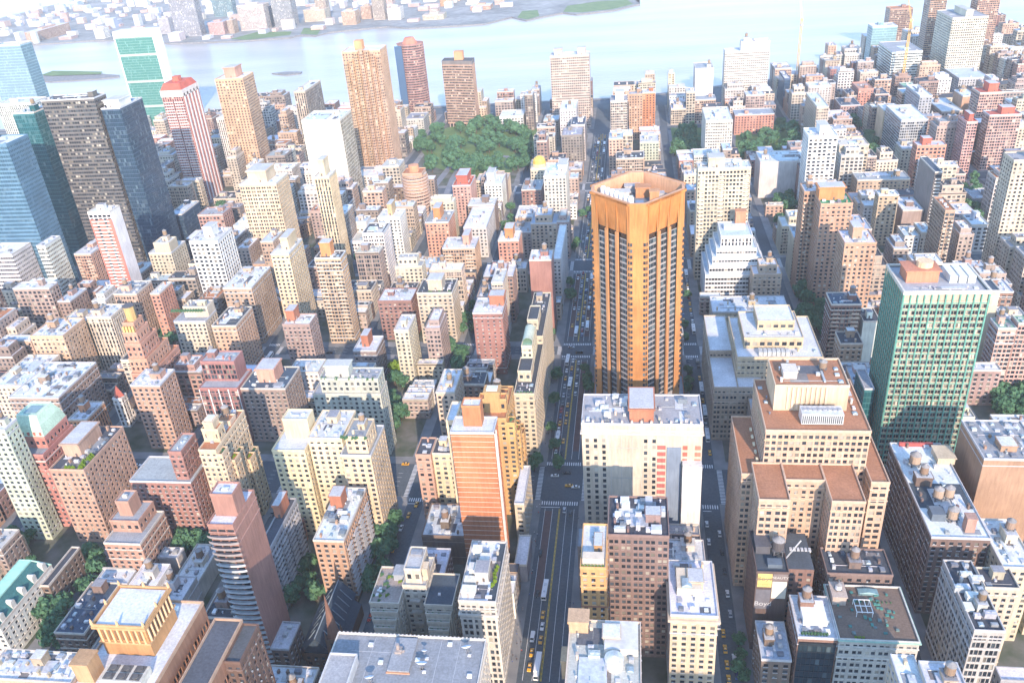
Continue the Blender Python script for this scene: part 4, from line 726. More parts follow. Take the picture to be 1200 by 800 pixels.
('dark brown tall block with pale blue roof left of the long low white building',2,93.4,102.1,875.6,899.6,50,'brown','p','bluewhite',[],[],None,3,719)
]
MPAL = ['beige','brown','buff','cream','greybrown','palestone','pinkbeige','pinkbrown','redbrick','rust','tanbrick','white']
STUFFM = [tuple(map(int, s.split())) for s in """52 68 930 954 22 8
173 191 599 606 17 6
209 234 955 974 44 5
366 386 1451 1475 50 0
-627 -605 1023 1038 37 9
-431 -402 714 738 28 1
-238 -213 798 814 19 11
7 34 828 841 33 5
246 269 804 820 21 7
209 234 1083 1098 38 10
287 299 1105 1129 24 5
287 309 1079 1096 36 3
287 308 1305 1326 33 8
390 425 1159 1183 22 3
-549 -527 1029 1046 42 0
-473 -449 609 629 25 1
-387 -370 483 490 15 6
-311 -293 930 954 16 11
-150 -134 650 658 17 10
-75 -56 285 293 17 11
-75 -56 301 307 15 10
-71 -56 814 823 16 11
52 76 758 780 30 3
52 61 1251 1275 50 3
52 77 1209 1223 28 11
52 75 1230 1247 35 5
174 190 1159 1183 22 7
209 236 800 821 19 6
245 269 1259 1272 35 6
287 312 778 798 14 6
323 348 1004 1018 41 7
299 311 1392 1416 50 6
366 392 868 875 41 4
453 462 1159 1183 44 5
-587 -558 1251 1275 44 7
-467 -450 1251 1275 28 9
-431 -409 955 971 41 5
-431 -406 971 988 32 7
-352 -335 793 802 16 6
-331 -311 930 954 16 5
-314 -292 1097 1104 26 10
-153 -134 589 598 16 5
12 34 841 858 37 4
52 72 714 738 22 10
52 74 1184 1202 26 11
165 191 776 797 41 2
166 191 841 859 38 9
130 139 930 954 20 8
242 269 1090 1104 23 5
209 233 1333 1357 36 4
366 390 963 983 43 1
444 471 1481 1500 41 5
523 549 1345 1358 34 3
-546 -528 556 580 46 1
-509 -485 581 596 42 11
-340 -328 660 684 24 6
-316 -293 660 684 32 6
-352 -335 778 785 16 6
-222 -214 1251 1275 22 10
-229 -213 1233 1242 17 2
-26 -9 494 501 17 6
23 33 660 684 40 4
9 34 1036 1055 28 7
-26 3 1251 1275 36 2
19 33 1251 1275 50 10
-26 -4 1184 1203 43 6
102 111 876 900 44 10
233 249 1333 1357 22 3
462 491 1159 1183 36 6
559 583 1480 1494 37 11
-665 -644 1077 1095 32 8
-553 -527 1243 1250 32 6
-386 -370 491 500 16 3
-352 -334 284 294 17 3
-312 -292 789 802 43 0
-308 -293 1105 1129 22 11
-274 -251 456 471 32 0
-274 -248 861 873 24 1
-237 -213 862 875 32 7
-238 -222 1251 1275 36 2
-171 -147 1251 1275 22 3
-116 -92 459 472 26 3
-116 -101 488 494 14 4
-26 -2 298 311 36 4
-26 -10 501 508 14 7
14 33 930 954 16 2
90 112 611 623 27 1
173 191 289 296 14 2
172 191 581 590 16 2
209 230 1289 1310 27 2
287 304 603 610 13 5
366 392 1390 1408 44 6
444 453 1159 1183 38 10
601 626 1518 1536 27 2
-539 -528 1159 1183 16 2
-396 -370 650 659 30 3
-431 -406 836 854 32 3
-392 -370 843 855 34 11
-352 -333 786 792 14 10
-316 -292 802 823 28 11
-230 -213 487 494 16 1
-116 -92 999 1014 36 5
-26 -2 1224 1243 36 4
96 112 739 748 14 11
90 112 849 870 42 2
167 191 1184 1200 31 2
166 191 1209 1228 30 11
245 269 1054 1068 17 10
287 304 798 805 15 6
311 323 1392 1416 36 5
366 390 876 900 16 7
444 469 1067 1086 37 11
444 468 1392 1409 25 9
523 545 1396 1415 35 5
559 583 1383 1398 34 5
-628 -605 998 1013 42 5
-544 -527 588 596 15 3
-389 -370 334 342 13 6
-228 -213 495 502 13 9
-152 -134 470 475 13 11
-152 -134 611 618 13 8
-153 -134 641 649 14 9
-87 -57 1251 1275 44 9
18 34 642 648 16 7
52 78 962 976 16 3
52 75 976 993 15 11
90 112 1082 1102 42 6
130 154 970 984 14 6
130 149 1220 1226 14 6
168 191 1235 1250 28 11
209 232 636 648 26 10
209 230 1193 1212 29 10
245 269 1285 1299 28 7
287 310 587 602 29 7
287 306 754 763 17 5
287 309 1363 1384 34 9
287 310 1384 1391 37 5
321 348 1326 1340 36 9
-627 -605 1038 1052 38 7
-665 -641 1251 1275 22 5
-541 -527 596 603 17 2
-551 -527 981 1002 26 3
-509 -480 1105 1129 16 10
-385 -370 855 861 16 10
-310 -292 607 615 13 10
-352 -336 810 818 16 3
-352 -330 1225 1238 25 0
-229 -213 597 603 14 1
-229 -213 739 746 15 3
-228 -213 746 755 16 3
-228 -213 782 790 14 3
-195 -179 329 336 15 8
-151 -134 626 632 16 7
-149 -134 632 641 15 2
-116 -107 930 954 22 10
-72 -56 955 963 15 6
19 34 634 642 16 1
11 34 1016 1028 29 3
52 69 817 825 14 6
91 112 777 792 32 2
179 190 556 580 18 10
139 155 930 954 28 2
130 148 1226 1233 17 7
242 268 1105 1129 20 1
250 269 1022 1030 16 2
251 269 1031 1038 17 7
287 308 763 778 14 3
287 308 861 875 33 11
366 388 1375 1389 35 4
491 504 1159 1183 44 5
444 464 1191 1212 23 7
610 619 1576 1600 50 1
-731 -696 1159 1183 22 3
-562 -553 930 954 22 10
-550 -527 1209 1225 29 5
-509 -497 1159 1183 28 9
-472 -449 1229 1242 25 11
-431 -404 1206 1223 31 8
-352 -337 309 318 13 0
-352 -337 770 777 16 8
-308 -292 739 746 16 1
-308 -292 1074 1082 14 0
-352 -328 1159 1183 44 6
-311 -292 1235 1244 14 6
-231 -213 462 469 13 6
-230 -213 629 638 17 5
-231 -213 755 764 14 3
-229 -213 790 798 17 1
-150 -134 799 806 14 2
-74 -56 601 608 15 10
-75 -56 739 746 13 10
-71 -56 846 852 15 11
-116 -90 1209 1221 30 4
-75 -56 1213 1218 13 11
-77 -56 1225 1245 26 2
21 33 876 900 28 10
3 19 1251 1275 36 3
130 147 748 757 14 6
209 225 773 781 18 5
209 225 1184 1192 16 6
209 224 1282 1289 13 5
287 309 1096 1104 32 6
287 299 1392 1416 16 1
321 348 1232 1244 32 6
366 382 955 963 13 1
444 466 1024 1043 32 0
523 544 1428 1441 39 1
557 583 1332 1353 34 6
601 610 1576 1600 50 9
-755 -732 1197 1211 32 11
-628 -605 1184 1200 35 3
-545 -527 581 588 16 9
-587 -575 1105 1129 28 4
-546 -527 1184 1190 13 2
-468 -449 447 455 15 10
-465 -449 841 847 13 11
-468 -450 930 954 16 5
-509 -495 961 968 16 6
-389 -370 605 612 13 1
-392 -370 764 786 33 6
-431 -414 1012 1021 15 4
-431 -406 1223 1235 32 6
-309 -292 615 624 16 3
-310 -292 963 969 16 11
-309 -292 1088 1096 16 11
-352 -332 1192 1212 38 4
-307 -292 1205 1214 15 2
-274 -257 609 618 16 5
-274 -256 618 626 15 10
-231 -213 623 629 14 4
-231 -213 653 659 13 1
-274 -257 1222 1230 15 4
-195 -176 649 656 16 3
-149 -134 618 626 16 2
-153 -134 813 821 17 11
-152 -134 821 829 16 7
-157 -134 1238 1250 29 4
-73 -56 830 838 16 5
-74 -56 852 859 13 6
-26 -3 615 628 30 5
-26 -11 817 825 17 10
18 34 992 1000 15 4
52 69 826 834 17 9
97 112 755 762 15 7
97 112 762 769 17 4
130 148 739 747 16 6
209 226 1074 1082 17 2
209 226 1213 1220 17 8
322 348 964 980 27 2
287 304 1235 1241 14 10
287 303 1242 1248 15 10
287 305 1248 1255 15 4
287 310 1270 1283 31 3
287 312 1326 1347 28 3
329 348 1205 1214 16 10
322 348 1355 1370 27 5
399 426 1044 1060 42 10
444 461 1234 1240 16 10
444 467 1500 1508 38 4
523 538 1379 1388 16 1
560 583 1422 1434 29 4
601 627 1438 1454 38 2
601 625 1454 1475 24 0
601 624 1556 1570 33 3
634 661 1557 1571 33 2
-649 -637 1105 1129 28 0
-665 -643 1212 1224 27 6
-542 -527 866 873 16 7
-542 -527 1016 1022 15 1
-469 -449 455 470 26 8
-468 -450 1105 1129 22 2
-509 -494 968 978 16 3
-386 -370 739 746 16 2
-407 -398 930 954 28 3
-309 -292 624 633 14 3
-274 -256 854 860 16 3
-231 -213 855 861 13 11
-149 -134 806 813 13 3
-74 -56 746 752 14 11
-71 -56 752 758 16 2
-72 -56 838 846 14 4
-116 -101 972 978 17 3
-116 -97 1193 1200 13 7
-116 -99 1200 1209 17 7
-74 -56 1219 1225 13 6
-10 14 930 954 28 10
64 93 876 900 22 5
97 112 769 777 17 7
172 191 590 599 13 0
164 191 634 655 37 6
168 191 955 967 24 10
209 226 746 752 14 10
209 226 753 759 14 6
218 230 930 954 36 5
218 242 1105 1129 36 11
330 348 804 812 13 4
523 541 1300 1306 13 5
523 541 1325 1332 17 4
523 542 1388 1396 13 3""".split(chr(10))]
TREES_LABELS = [('bright lime green tree among darker backyard trees', 'lime trees'), ('dark green tree right of the aqua grid tower', 'dark trees on the right'), ('dark tree behind the red balcony tower', 'trees behind the red balcony tower'), ('dark tree below the grey slab with balconies', 'trees below the grey slab'), ('dark tree between the grey slab and the red balcony block', 'trees between the two balcony slabs'), ('dark tree between the pink stepped blocks', 'trees among the pink blocks'), ('dark tree left of the red block with white grid', 'trees left of the red grid block'), ('green backyard tree left of the row of white roofed townhouses', 'backyard trees of the townhouse row'), ('green leafy tree at the foot of the fluted salmon tower', 'trees by the fluted tower'), ('green leafy tree in the park by the river, left of the twin crowned tower', 'trees of the park by the river'), ('green leafy tree on the lawn between the cream hospital slabs', 'hospital lawn trees'), ('green tree between the dark roofed clubhouse and the white pavilions', 'trees by the clubhouse'), ('green tree between the white mansion and the brownstone mansion', 'trees by the mansions'), ('green tree in the yard above the white mansion', 'yard trees above the mansion'), ('green tree on the lawn right of the orange towers by the river', 'trees on the right lawn'), ('leafy avenue tree left of the stepped yellow blank walled building', 'avenue trees on the right'), ('leafy backyard tree right of the broad beige balcony tower', 'backyard trees by the beige tower'), ('leafy tree in the garden left of the orange brick tower trio', 'garden trees by the orange trio'), ('small street tree along the narrow street of yellow taxis', 'trees of the taxi street'), ('street tree along the green cross street left of the pale grey tower', 'trees of the green cross street'), ('street tree along the wide central avenue of traffic', 'street trees of the wide street'), ('street tree beside the cream garden roofed house', 'trees by the garden house'), ('street tree by the cream stepped block with planted terrace', 'trees on the cross street below the cream apartments'), ('street tree in front of the plain red brick block', 'trees by the plain red block'), ('tree among the mid distance blocks by the red striped tower', 'trees by the striped tower'), ('tree beside the bright white apartment block', 'trees by the white block'), ('tree beside the low grey roof on the right', 'trees around the low grey roof')]
TREES = [r[:3]+TREES_LABELS[r[3]]+r[4:] for r in [(-239.4,1156,18.4,9,False),
(-174,1083.2,20.9,9,False),
(-159.9,1145.4,17.4,9,False),
(-261.1,1063,19,9,False),
(-229.7,1052.4,21.6,9,False),
(-230.2,1026.7,20.7,9,False),
(-177.9,1132.4,17.3,9,False),
(-192,1011.9,16.7,9,False),
(-164.4,1014.7,15.3,9,False),
(-222.8,990.9,22.1,9,False),
(-270.1,1132.1,22.7,9,False),
(-207.6,1090.2,17.8,9,False),
(-216.4,1154.6,21.8,9,False),
(-151.4,1058.4,21.4,9,False),
(-136.4,978.7,18.6,9,False),
(-162.3,1074.8,16.3,9,False),
(-191.3,1105.5,21,9,False),
(-156.3,1131.2,20.2,9,False),
(-187,1059,17.7,9,False),
(-194.3,1067.7,19.5,9,False),
(-148.8,1053.9,21.5,9,False),
(-129.7,1016.7,20.5,9,False),
(-188.8,985.4,17.7,9,False),
(-145.7,1119.7,20.2,9,False),
(-230.7,1069.8,19.7,9,False),
(-128.8,996.8,17.3,9,False),
(-218.4,1129,22.6,9,False),
(-173.9,976.5,20.8,9,False),
(-225.5,1082.7,16.4,9,False),
(-197.2,1138.8,15.9,9,False),
(-191.6,965.2,21.4,9,False),
(-266.8,1114.1,15.4,9,False),
(-145.8,1064.1,19.6,9,False),
(-228.3,1042.5,17.7,9,False),
(-189.8,1161.6,21.4,9,False),
(-202.2,998.9,18.9,9,False),
(-137.6,1085.5,18.7,9,False),
(-209.4,977.7,17.7,9,False),
(-198.4,1178.6,21,9,False),
(-268.7,1068.3,19.3,9,False),
(-286.2,1098.2,15.3,9,False),
(-139.1,1111.2,16.4,9,False),
(-233.5,1084,19.2,9,False),
(-193.7,993.6,17.5,9,False),
(-125.6,981.2,15.3,9,False),
(-189.5,977.2,17.6,9,False),
(-256.3,1095.1,19.7,9,False),
(-183.4,1056,19.1,9,False),
(-191.9,956.4,18.3,9,False),
(-162.8,943.3,19.4,9,False),
(-142.1,1047.6,18.3,9,False),
(-143.2,1069.9,16.9,9,False),
(-243.4,983.2,22.6,9,False),
(-142.7,978.2,21.2,9,False),
(-134.8,1055.6,17.1,9,False),
(-195.8,961.1,18.4,9,False),
(-167.1,1144.2,22.1,9,False),
(-216.5,1179.2,19.5,9,False),
(-268.9,1140.9,22.2,9,False),
(-217.6,1024,19.2,9,False),
(-191.2,1048.2,15.3,9,False),
(-159.5,978.3,18.5,9,False),
(-280.7,1083.5,19,9,False),
(-233.5,1079.7,19.4,9,False),
(-325.4,1168.3,12,8,False),
(-302.5,1140.1,11.8,8,False),
(-280.5,1069.1,15.4,8,False),
(-311.9,1132.1,11.8,8,False),
(-309.7,1143.3,13.8,8,False),
(-289.3,1133,15.8,8,False),
(-317.5,1158.6,15.1,8,False),
(-285.7,1091.2,14.6,8,False),
(62,1024.9,13.5,14,False),
(95.3,1050.9,13.6,14,False),
(58.6,1082.8,14.6,14,False),
(77.4,1093.1,14,14,False),
(65.1,1107.9,16.3,14,False),
(60.4,1054.2,13.8,14,False),
(59,1045.7,15.1,14,False),
(79,1006.5,15.4,14,False),
(72,1067.4,14,14,False),
(51,1016.8,13.6,14,False),
(91.1,1060.7,16.4,14,False),
(78,1111.2,17.5,14,False),
(55.2,1030.6,17.4,14,False),
(66.9,1102.1,17.6,14,False),
(74.9,1020.8,14.7,14,False),
(76.9,1040.2,16.6,14,False),
(141,1066.7,13.8,10,False),
(161.7,1076.2,14.5,10,False),
(138.4,989.1,14,10,False),
(181.9,1014.1,19,10,False),
(158.2,1050.9,14.3,10,False),
(146.4,993.1,19.8,10,False),
(172.4,1063.3,15.5,10,False),
(195.7,1051.3,19.8,10,False),
(172.8,1000.2,14.4,10,False),
(128.9,989.1,15.8,10,False),
(122.8,994.3,15.6,10,False),
(175.8,1058.7,16.2,10,False),
(146.6,1008.4,19.6,10,False),
(200.3,1085.9,19.3,10,False),
(139.3,997.3,20.2,10,False),
(195.2,1038.8,18.1,10,False),
(189.6,990.5,20.4,10,False),
(174.8,993.4,16.1,10,False),
(167.6,1039.4,14.7,10,False),
(192.4,1034.5,16.7,10,False),
(145.8,1017.5,13.8,10,False),
(141.5,1062.1,16.7,10,False),
(186.3,1090.1,15.7,10,False),
(166,1079.2,15.8,10,False),
(133.6,1011.8,18.9,10,False),
(201.5,1092.6,19.4,10,False),
(190.6,1118.7,15.7,10,False),
(183.4,988.4,13.7,10,False),
(277.8,1003.8,13.3,15,False),
(275.6,952.8,11.8,15,False),
(282.1,1131.4,13.9,15,False),
(282.7,1036.9,12.6,15,False),
(267.2,962.1,13.4,15,False),
(275.7,962.5,12.1,15,False),
(265,949.9,14.3,15,False),
(276.9,1025.5,14.4,15,False),
(286.8,1034.1,11.7,15,False),
(281.1,998.6,11.8,15,False),
(265.8,974.5,13.5,15,False),
(280.6,1114.2,15.4,15,False),
(280.5,1022,14.6,15,False),
(269.3,999.7,14.9,15,False),
(273.6,999.4,13.6,15,False),
(275.4,979.8,14.2,15,False),
(282.6,989.7,13,15,False),
(285.3,1102.4,13,15,False),
(268.4,1004.8,14.1,15,False),
(284.2,1051,15.3,15,False),
(269.6,950.7,13.6,15,False),
(280.8,959.2,11.3,15,False),
(157.2,775.4,11.5,16,False),
(157.8,790.9,12.9,16,False),
(150.3,817.4,14.3,16,False),
(154.5,830.4,13.7,16,False),
(145.7,831.5,13.2,16,False),
(158.4,826.4,14.3,16,False),
(154.2,820.5,13.8,16,False),
(141.1,787.7,11,16,False),
(146.9,785.5,12.4,16,False),
(140.8,783.1,13.9,16,False),
(148,841.4,12.9,16,False),
(160.4,853.5,12.7,16,False),
(158.6,848,10.9,16,False),
(130.6,599.8,11.1,17,False),
(141,586.1,12.9,17,False),
(139.8,594.7,10.7,17,False),
(144.7,604.9,12.2,17,False),
(127.8,582.8,11.7,17,False),
(136.1,612.2,15.2,17,False),
(128.3,589.7,13.1,17,False),
(135.4,570.9,14.6,17,False),
(140,571.3,11,17,False),
(131.9,624.2,14.8,17,False),
(136.3,632.8,14.6,17,False),
(144,596.4,12.4,17,False),
(135.9,658,10.6,17,False),
(135.2,599.5,10.7,17,False),
(139,564.2,10.4,17,False),
(131.3,576.5,14.4,17,False),
(344.6,863.1,10.1,26,False),
(324.3,846.9,10.4,26,False),
(315.6,810.1,13.5,26,False),
(321.3,815,11.3,26,False),
(315.7,782.8,13.1,26,False),
(319.5,786.3,11.1,26,False),
(351.8,894.1,12.6,26,False),
(325.1,808.9,10.8,26,False),
(336.1,849.8,12.9,26,False),
(317.4,825.7,10.2,26,False),
(315.1,818.6,11,26,False),
(331,863.3,10.8,26,False),
(347.3,880.4,10.4,26,False),
(231.2,463.4,13.5,1,False),
(238,461.7,16,1,False),
(227.7,459.4,14.8,1,False),
(226.3,468,13.5,1,False),
(227.7,476.7,15,1,False),
(242.8,478.2,16.2,1,False),
(246.4,503.9,11.2,1,False),
(238.6,471.2,11.2,1,False),
(241.8,504.7,15.6,1,False),
(237,478,12.4,1,False),
(238.8,501.4,12.8,1,False),
(225.1,463.1,14.4,1,False),
(234.7,455.2,14.2,1,False),
(255.7,509.8,13.2,1,False),
(234,471.4,15.7,1,False),
(-275.1,254.5,12.9,12,False),
(-284.8,271.6,15.1,12,False),
(-284,265.3,11.8,12,False),
(-292.1,269,15.3,12,False),
(-282.6,259.1,15,12,False),
(-281.5,254.6,15,12,False),
(-286.9,306.2,8.8,11,False),
(-284,300,12.8,11,False),
(-295.7,309.8,11.9,11,False),
(-280.4,286.7,12.9,11,False),
(-289.8,310.2,10.9,11,False),
(-292.4,305.2,9,11,False),
(-298.5,317.1,9,11,False),
(-352.3,320.3,11.2,13,False),
(-348,322.6,11.5,13,False),
(-340.8,326.4,9.3,13,False),
(-342.2,320,9.7,13,False),
(-353.1,327,10.7,13,False),
(-326.9,305.1,9.1,13,False),
(-245.7,319.9,14.6,2,False),
(-248.9,327.1,13.2,2,False),
(-241.2,319.8,15.4,2,False),
(-235.9,322.8,15.3,2,False),
(-245.3,324.3,11.3,2,False),
(-382.7,563,11.1,5,False),
(-403.6,588.2,10.6,5,False),
(-368.8,552.3,13.3,5,False),
(-399,588,10.9,5,False),
(-395.6,585.1,10.2,5,False),
(-384,568.7,10.2,5,False),
(-382,552.1,14.2,5,False),
(-340.8,502.9,11.4,6,False),
(-344.3,516.8,13.7,6,False),
(-342.1,510.6,13.4,6,False),
(-338.6,514.2,13.8,6,False),
(-324.5,483,12.4,6,False),
(-350.1,523.3,15,6,False),
(-179.6,292.2,10.5,3,False),
(-170.5,286.9,14.6,3,False),
(-188.6,313.6,11.3,3,False),
(-181.3,314.3,11.6,3,False),
(-182.6,308.9,13.2,3,False),
(-185.3,303.2,13.3,3,False),
(-170,311.6,10.7,4,False),
(-164.5,299.2,11.1,4,False),
(-170.7,306.4,12.4,4,False),
(-159,291.2,12,4,False),
(-170,297.4,10.4,4,False),
(-122.7,296.8,13,22,False),
(-135.1,303.7,10.7,22,False),
(-131.2,345.5,13.1,22,False),
(-137.7,333.8,12.6,22,False),
(-134,322.1,14,22,False),
(-127,307.3,13.3,22,False),
(-129.6,326.7,13.9,22,False),
(-130.9,294.8,12.3,22,False),
(-132.6,335.6,12.5,22,False),
(-131,331.7,10.2,22,False),
(-165,474.3,10.4,7,False),
(-168.4,493.4,13.5,7,False),
(-154.1,458.6,9.8,7,False),
(-155.2,439,12.1,7,False),
(-162.4,468.8,10.1,7,False),
(-161.5,490.2,10.8,7,False),
(-167,519.5,10.5,7,False),
(-157.4,446.7,10.6,7,False),
(-153.8,450.7,14.1,7,False),
(-168.4,470.6,10.1,7,False),
(-167.6,507.7,11.7,0,True),
(-172.2,509.4,11.2,0,True),
(-139.5,544.1,14.4,23,False),
(-133.9,538.2,10,23,False),
(-126.9,526.9,12.9,23,False),
(-125.9,533.8,11.2,23,False),
(-126.2,512.3,13.5,23,False),
(-144.1,554.7,12.9,23,False),
(-126.1,517.8,11.7,23,False),
(-126.4,584.4,12.5,21,False),
(-129.4,606.8,12.5,21,False),
(-132.3,586.7,11.7,21,False),
(-132.6,571.9,9.5,21,False),
(-124.4,572.7,9.7,21,False),
(-122.8,791,10.7,19,False),
(-125,784.1,12.6,19,False),
(-124.7,813.5,8.9,19,False),
(-118.7,771,10.5,19,False),
(-124.8,779.1,10.8,19,False),
(-127.8,838,11.9,19,False),
(-123.6,773.6,10.3,19,False),
(-123,740.6,9.1,19,False),
(-257.9,712.1,12.6,25,False),
(-246.4,711.8,9.3,25,False),
(-537.9,961.6,9.7,24,False),
(-465.5,863.3,14.1,24,False),
(-565.1,1020,13.9,24,False),
(-569.3,1068.1,14.4,24,False),
(-566,1025.1,12.9,24,False),
(-581.9,1050.8,13.5,24,False),
(-51.8,470.4,10.9,20,False),
(-51.5,438.7,8.1,20,False),
(-47.9,420.5,9.3,20,False),
(-43.8,400.9,10.9,20,False),
(-53.2,503.2,9.8,20,False),
(-62.7,565.9,8.2,20,False),
(-59.3,609.4,8.1,20,False),
(-33.1,510.2,9,20,False),
(-30.9,501,8.5,20,False),
(-29.6,484.4,10.9,20,False),
(-31.1,493.2,9,20,False),
(-50.8,629.6,10.5,20,False),
(-53.1,654.6,9.7,20,False),
(-53.8,729.2,10.1,20,False),
(-52.3,745.6,8.8,20,False),
(-50.2,818.1,10.2,20,False),
(-44.6,830.1,8.5,20,False),
(-58.5,398.8,8.4,20,False),
(-57.5,404.6,9.7,20,False),
(47.6,274.7,7.8,18,False),
(47.9,267.5,7.3,18,False),
(46,260.5,7.8,18,False),
(47.7,256.1,6.8,18,False),
(38.1,508.7,8.8,18,False),
(38,497.5,7.5,18,False),
(36.3,486.6,8,18,False),
(40.1,577.8,7.9,18,False),
(39,557.6,8.7,18,False),
(45,629.4,8,18,False)]]
CARS_LABELS = [('black car alone in the left lane below the crosswalk', 'vehicles on the wide street'), ('black car crossing on an avenue between the blocks', 'avenue traffic'), ('black car crossing the big intersection left of the hotel block', 'crossing traffic'), ('black car far up the narrow right street', 'traffic up the narrow right street'), ('black car far up the wide street', 'traffic on the wide street'), ('black car in the traffic jam left of the tall orange tower', 'traffic on the wide street'), ('black car left of the white minibus', 'vehicles on the wide street'), ('black car parked on a side street', 'parked side street cars'), ('black car stopped right of the silver car at the crosswalk', 'vehicles on the wide street'), ('black van crossing on an avenue between the blocks', 'avenue traffic'), ('black van far up the narrow right street', 'traffic up the narrow right street'), ('blue car behind the white van on the narrow right street', 'vehicles on the narrow right street'), ('blue car far up the narrow right street', 'traffic up the narrow right street'), ('blue car far up the wide street', 'traffic on the wide street'), ('blue car in the traffic jam left of the tall orange tower', 'traffic on the wide street'), ('blue car parked on a side street', 'parked side street cars'), ('blue van far up the wide street', 'traffic on the wide street'), ('blue van parked on a side street', 'parked side street cars'), ('grey car crossing on an avenue between the blocks', 'avenue traffic'), ('grey car far up the narrow right street', 'traffic up the narrow right street'), ('grey car far up the wide street', 'traffic on the wide street'), ('grey car in the traffic jam left of the tall orange tower', 'traffic on the wide street'), ('grey car parked on a side street', 'parked side street cars'), ('grey van crossing on an avenue between the blocks', 'avenue traffic'), ('grey van far up the narrow right street', 'traffic up the narrow right street'), ('grey van far up the wide street', 'traffic on the wide street'), ('long white truck at the bottom of the wide street', 'vehicles on the wide street'), ('parked car along the narrow street above the yellow taxis', 'parked cars on the narrow right street'), ('red car far up the narrow right street', 'traffic up the narrow right street'), ('red car far up the wide street', 'traffic on the wide street'), ('red car in the traffic jam left of the tall orange tower', 'traffic on the wide street'), ('red car parked on a side street', 'parked side street cars'), ('red van far up the narrow right street', 'traffic up the narrow right street'), ('red van far up the wide street', 'traffic on the wide street'), ('red van parked on a side street', 'parked side street cars'), ('second lowest yellow taxi on the narrow right street', 'vehicles on the narrow right street'), ('second yellow taxi from the bottom edge in the left lane of the wide street', 'vehicles on the wide street'), ('silver car crossing on an avenue between the blocks', 'avenue traffic'), ('silver car far up the narrow right street', 'traffic up the narrow right street'), ('silver car far up the wide street', 'traffic on the wide street'), ('silver car in the traffic jam left of the tall orange tower', 'traffic on the wide street'), ('silver car parked on a side street', 'parked side street cars'), ('silver car stopped at the crosswalk of the wide street', 'vehicles on the wide street'), ('silver van far up the wide street', 'traffic on the wide street'), ('silver van parked on a side street', 'parked side street cars'), ('third lowest yellow taxi on the narrow right street', 'vehicles on the narrow right street'), ('topmost of four yellow taxis on the narrow right street', 'vehicles on the narrow right street'), ('white bus far up the narrow right street', 'traffic up the narrow right street'), ('white bus far up the wide street', 'traffic on the wide street'), ('white bus in the traffic jam left of the tall orange tower', 'traffic on the wide street'), ('white bus parked on a side street', 'parked side street cars'), ('white car between two yellow taxis on the wide street', 'vehicles on the wide street'), ('white car crossing on an avenue between the blocks', 'avenue traffic'), ('white car crossing the big intersection left of the hotel block', 'crossing traffic'), ('white car far up the narrow right street', 'traffic up the narrow right street'), ('white car far up the wide street', 'traffic on the wide street'), ('white car in the traffic jam left of the tall orange tower', 'traffic on the wide street'), ('white car parked on a side street', 'parked side street cars'), ('white minibus on the wide street near the orange brown block', 'vehicles on the wide street'), ('white van ahead of the two left lane taxis', 'vehicles on the wide street'), ('white van beside the yellow taxis on the narrow right street', 'vehicles on the narrow right street'), ('white van far up the narrow right street', 'traffic up the narrow right street'), ('white van far up the wide street', 'traffic on the wide street'), ('white van parked on a side street', 'parked side street cars'), ('yellow taxi behind the white minibus on the wide street', 'vehicles on the wide street'), ('yellow taxi beside the long white truck, nearest the bottom edge', 'vehicles on the wide street'), ('yellow taxi crossing on an avenue between the blocks', 'avenue traffic'), ('yellow taxi crossing the big intersection left of the hotel block', 'crossing traffic'), ('yellow taxi far up the narrow right street', 'traffic up the narrow right street'), ('yellow taxi far up the wide street', 'traffic on the wide street'), ('yellow taxi in the traffic jam left of the tall orange tower', 'traffic on the wide street'), ('yellow taxi lowest of four on the narrow right street', 'vehicles on the narrow right street'), ('yellow taxi on the cross street below the cream apartments', 'cross street vehicles'), ('yellow taxi on the side street beside the low loft roof', 'cross street vehicles'), ('yellow taxi parked on a side street', 'parked side street cars'), ('yellow taxi right behind the long white truck', 'vehicles on the wide street'), ('yellow taxi turning left of the pink beige slab', 'cross street vehicles'), ('yellow taxi waiting past the second crosswalk of the narrow street', 'vehicles on the narrow right street')]
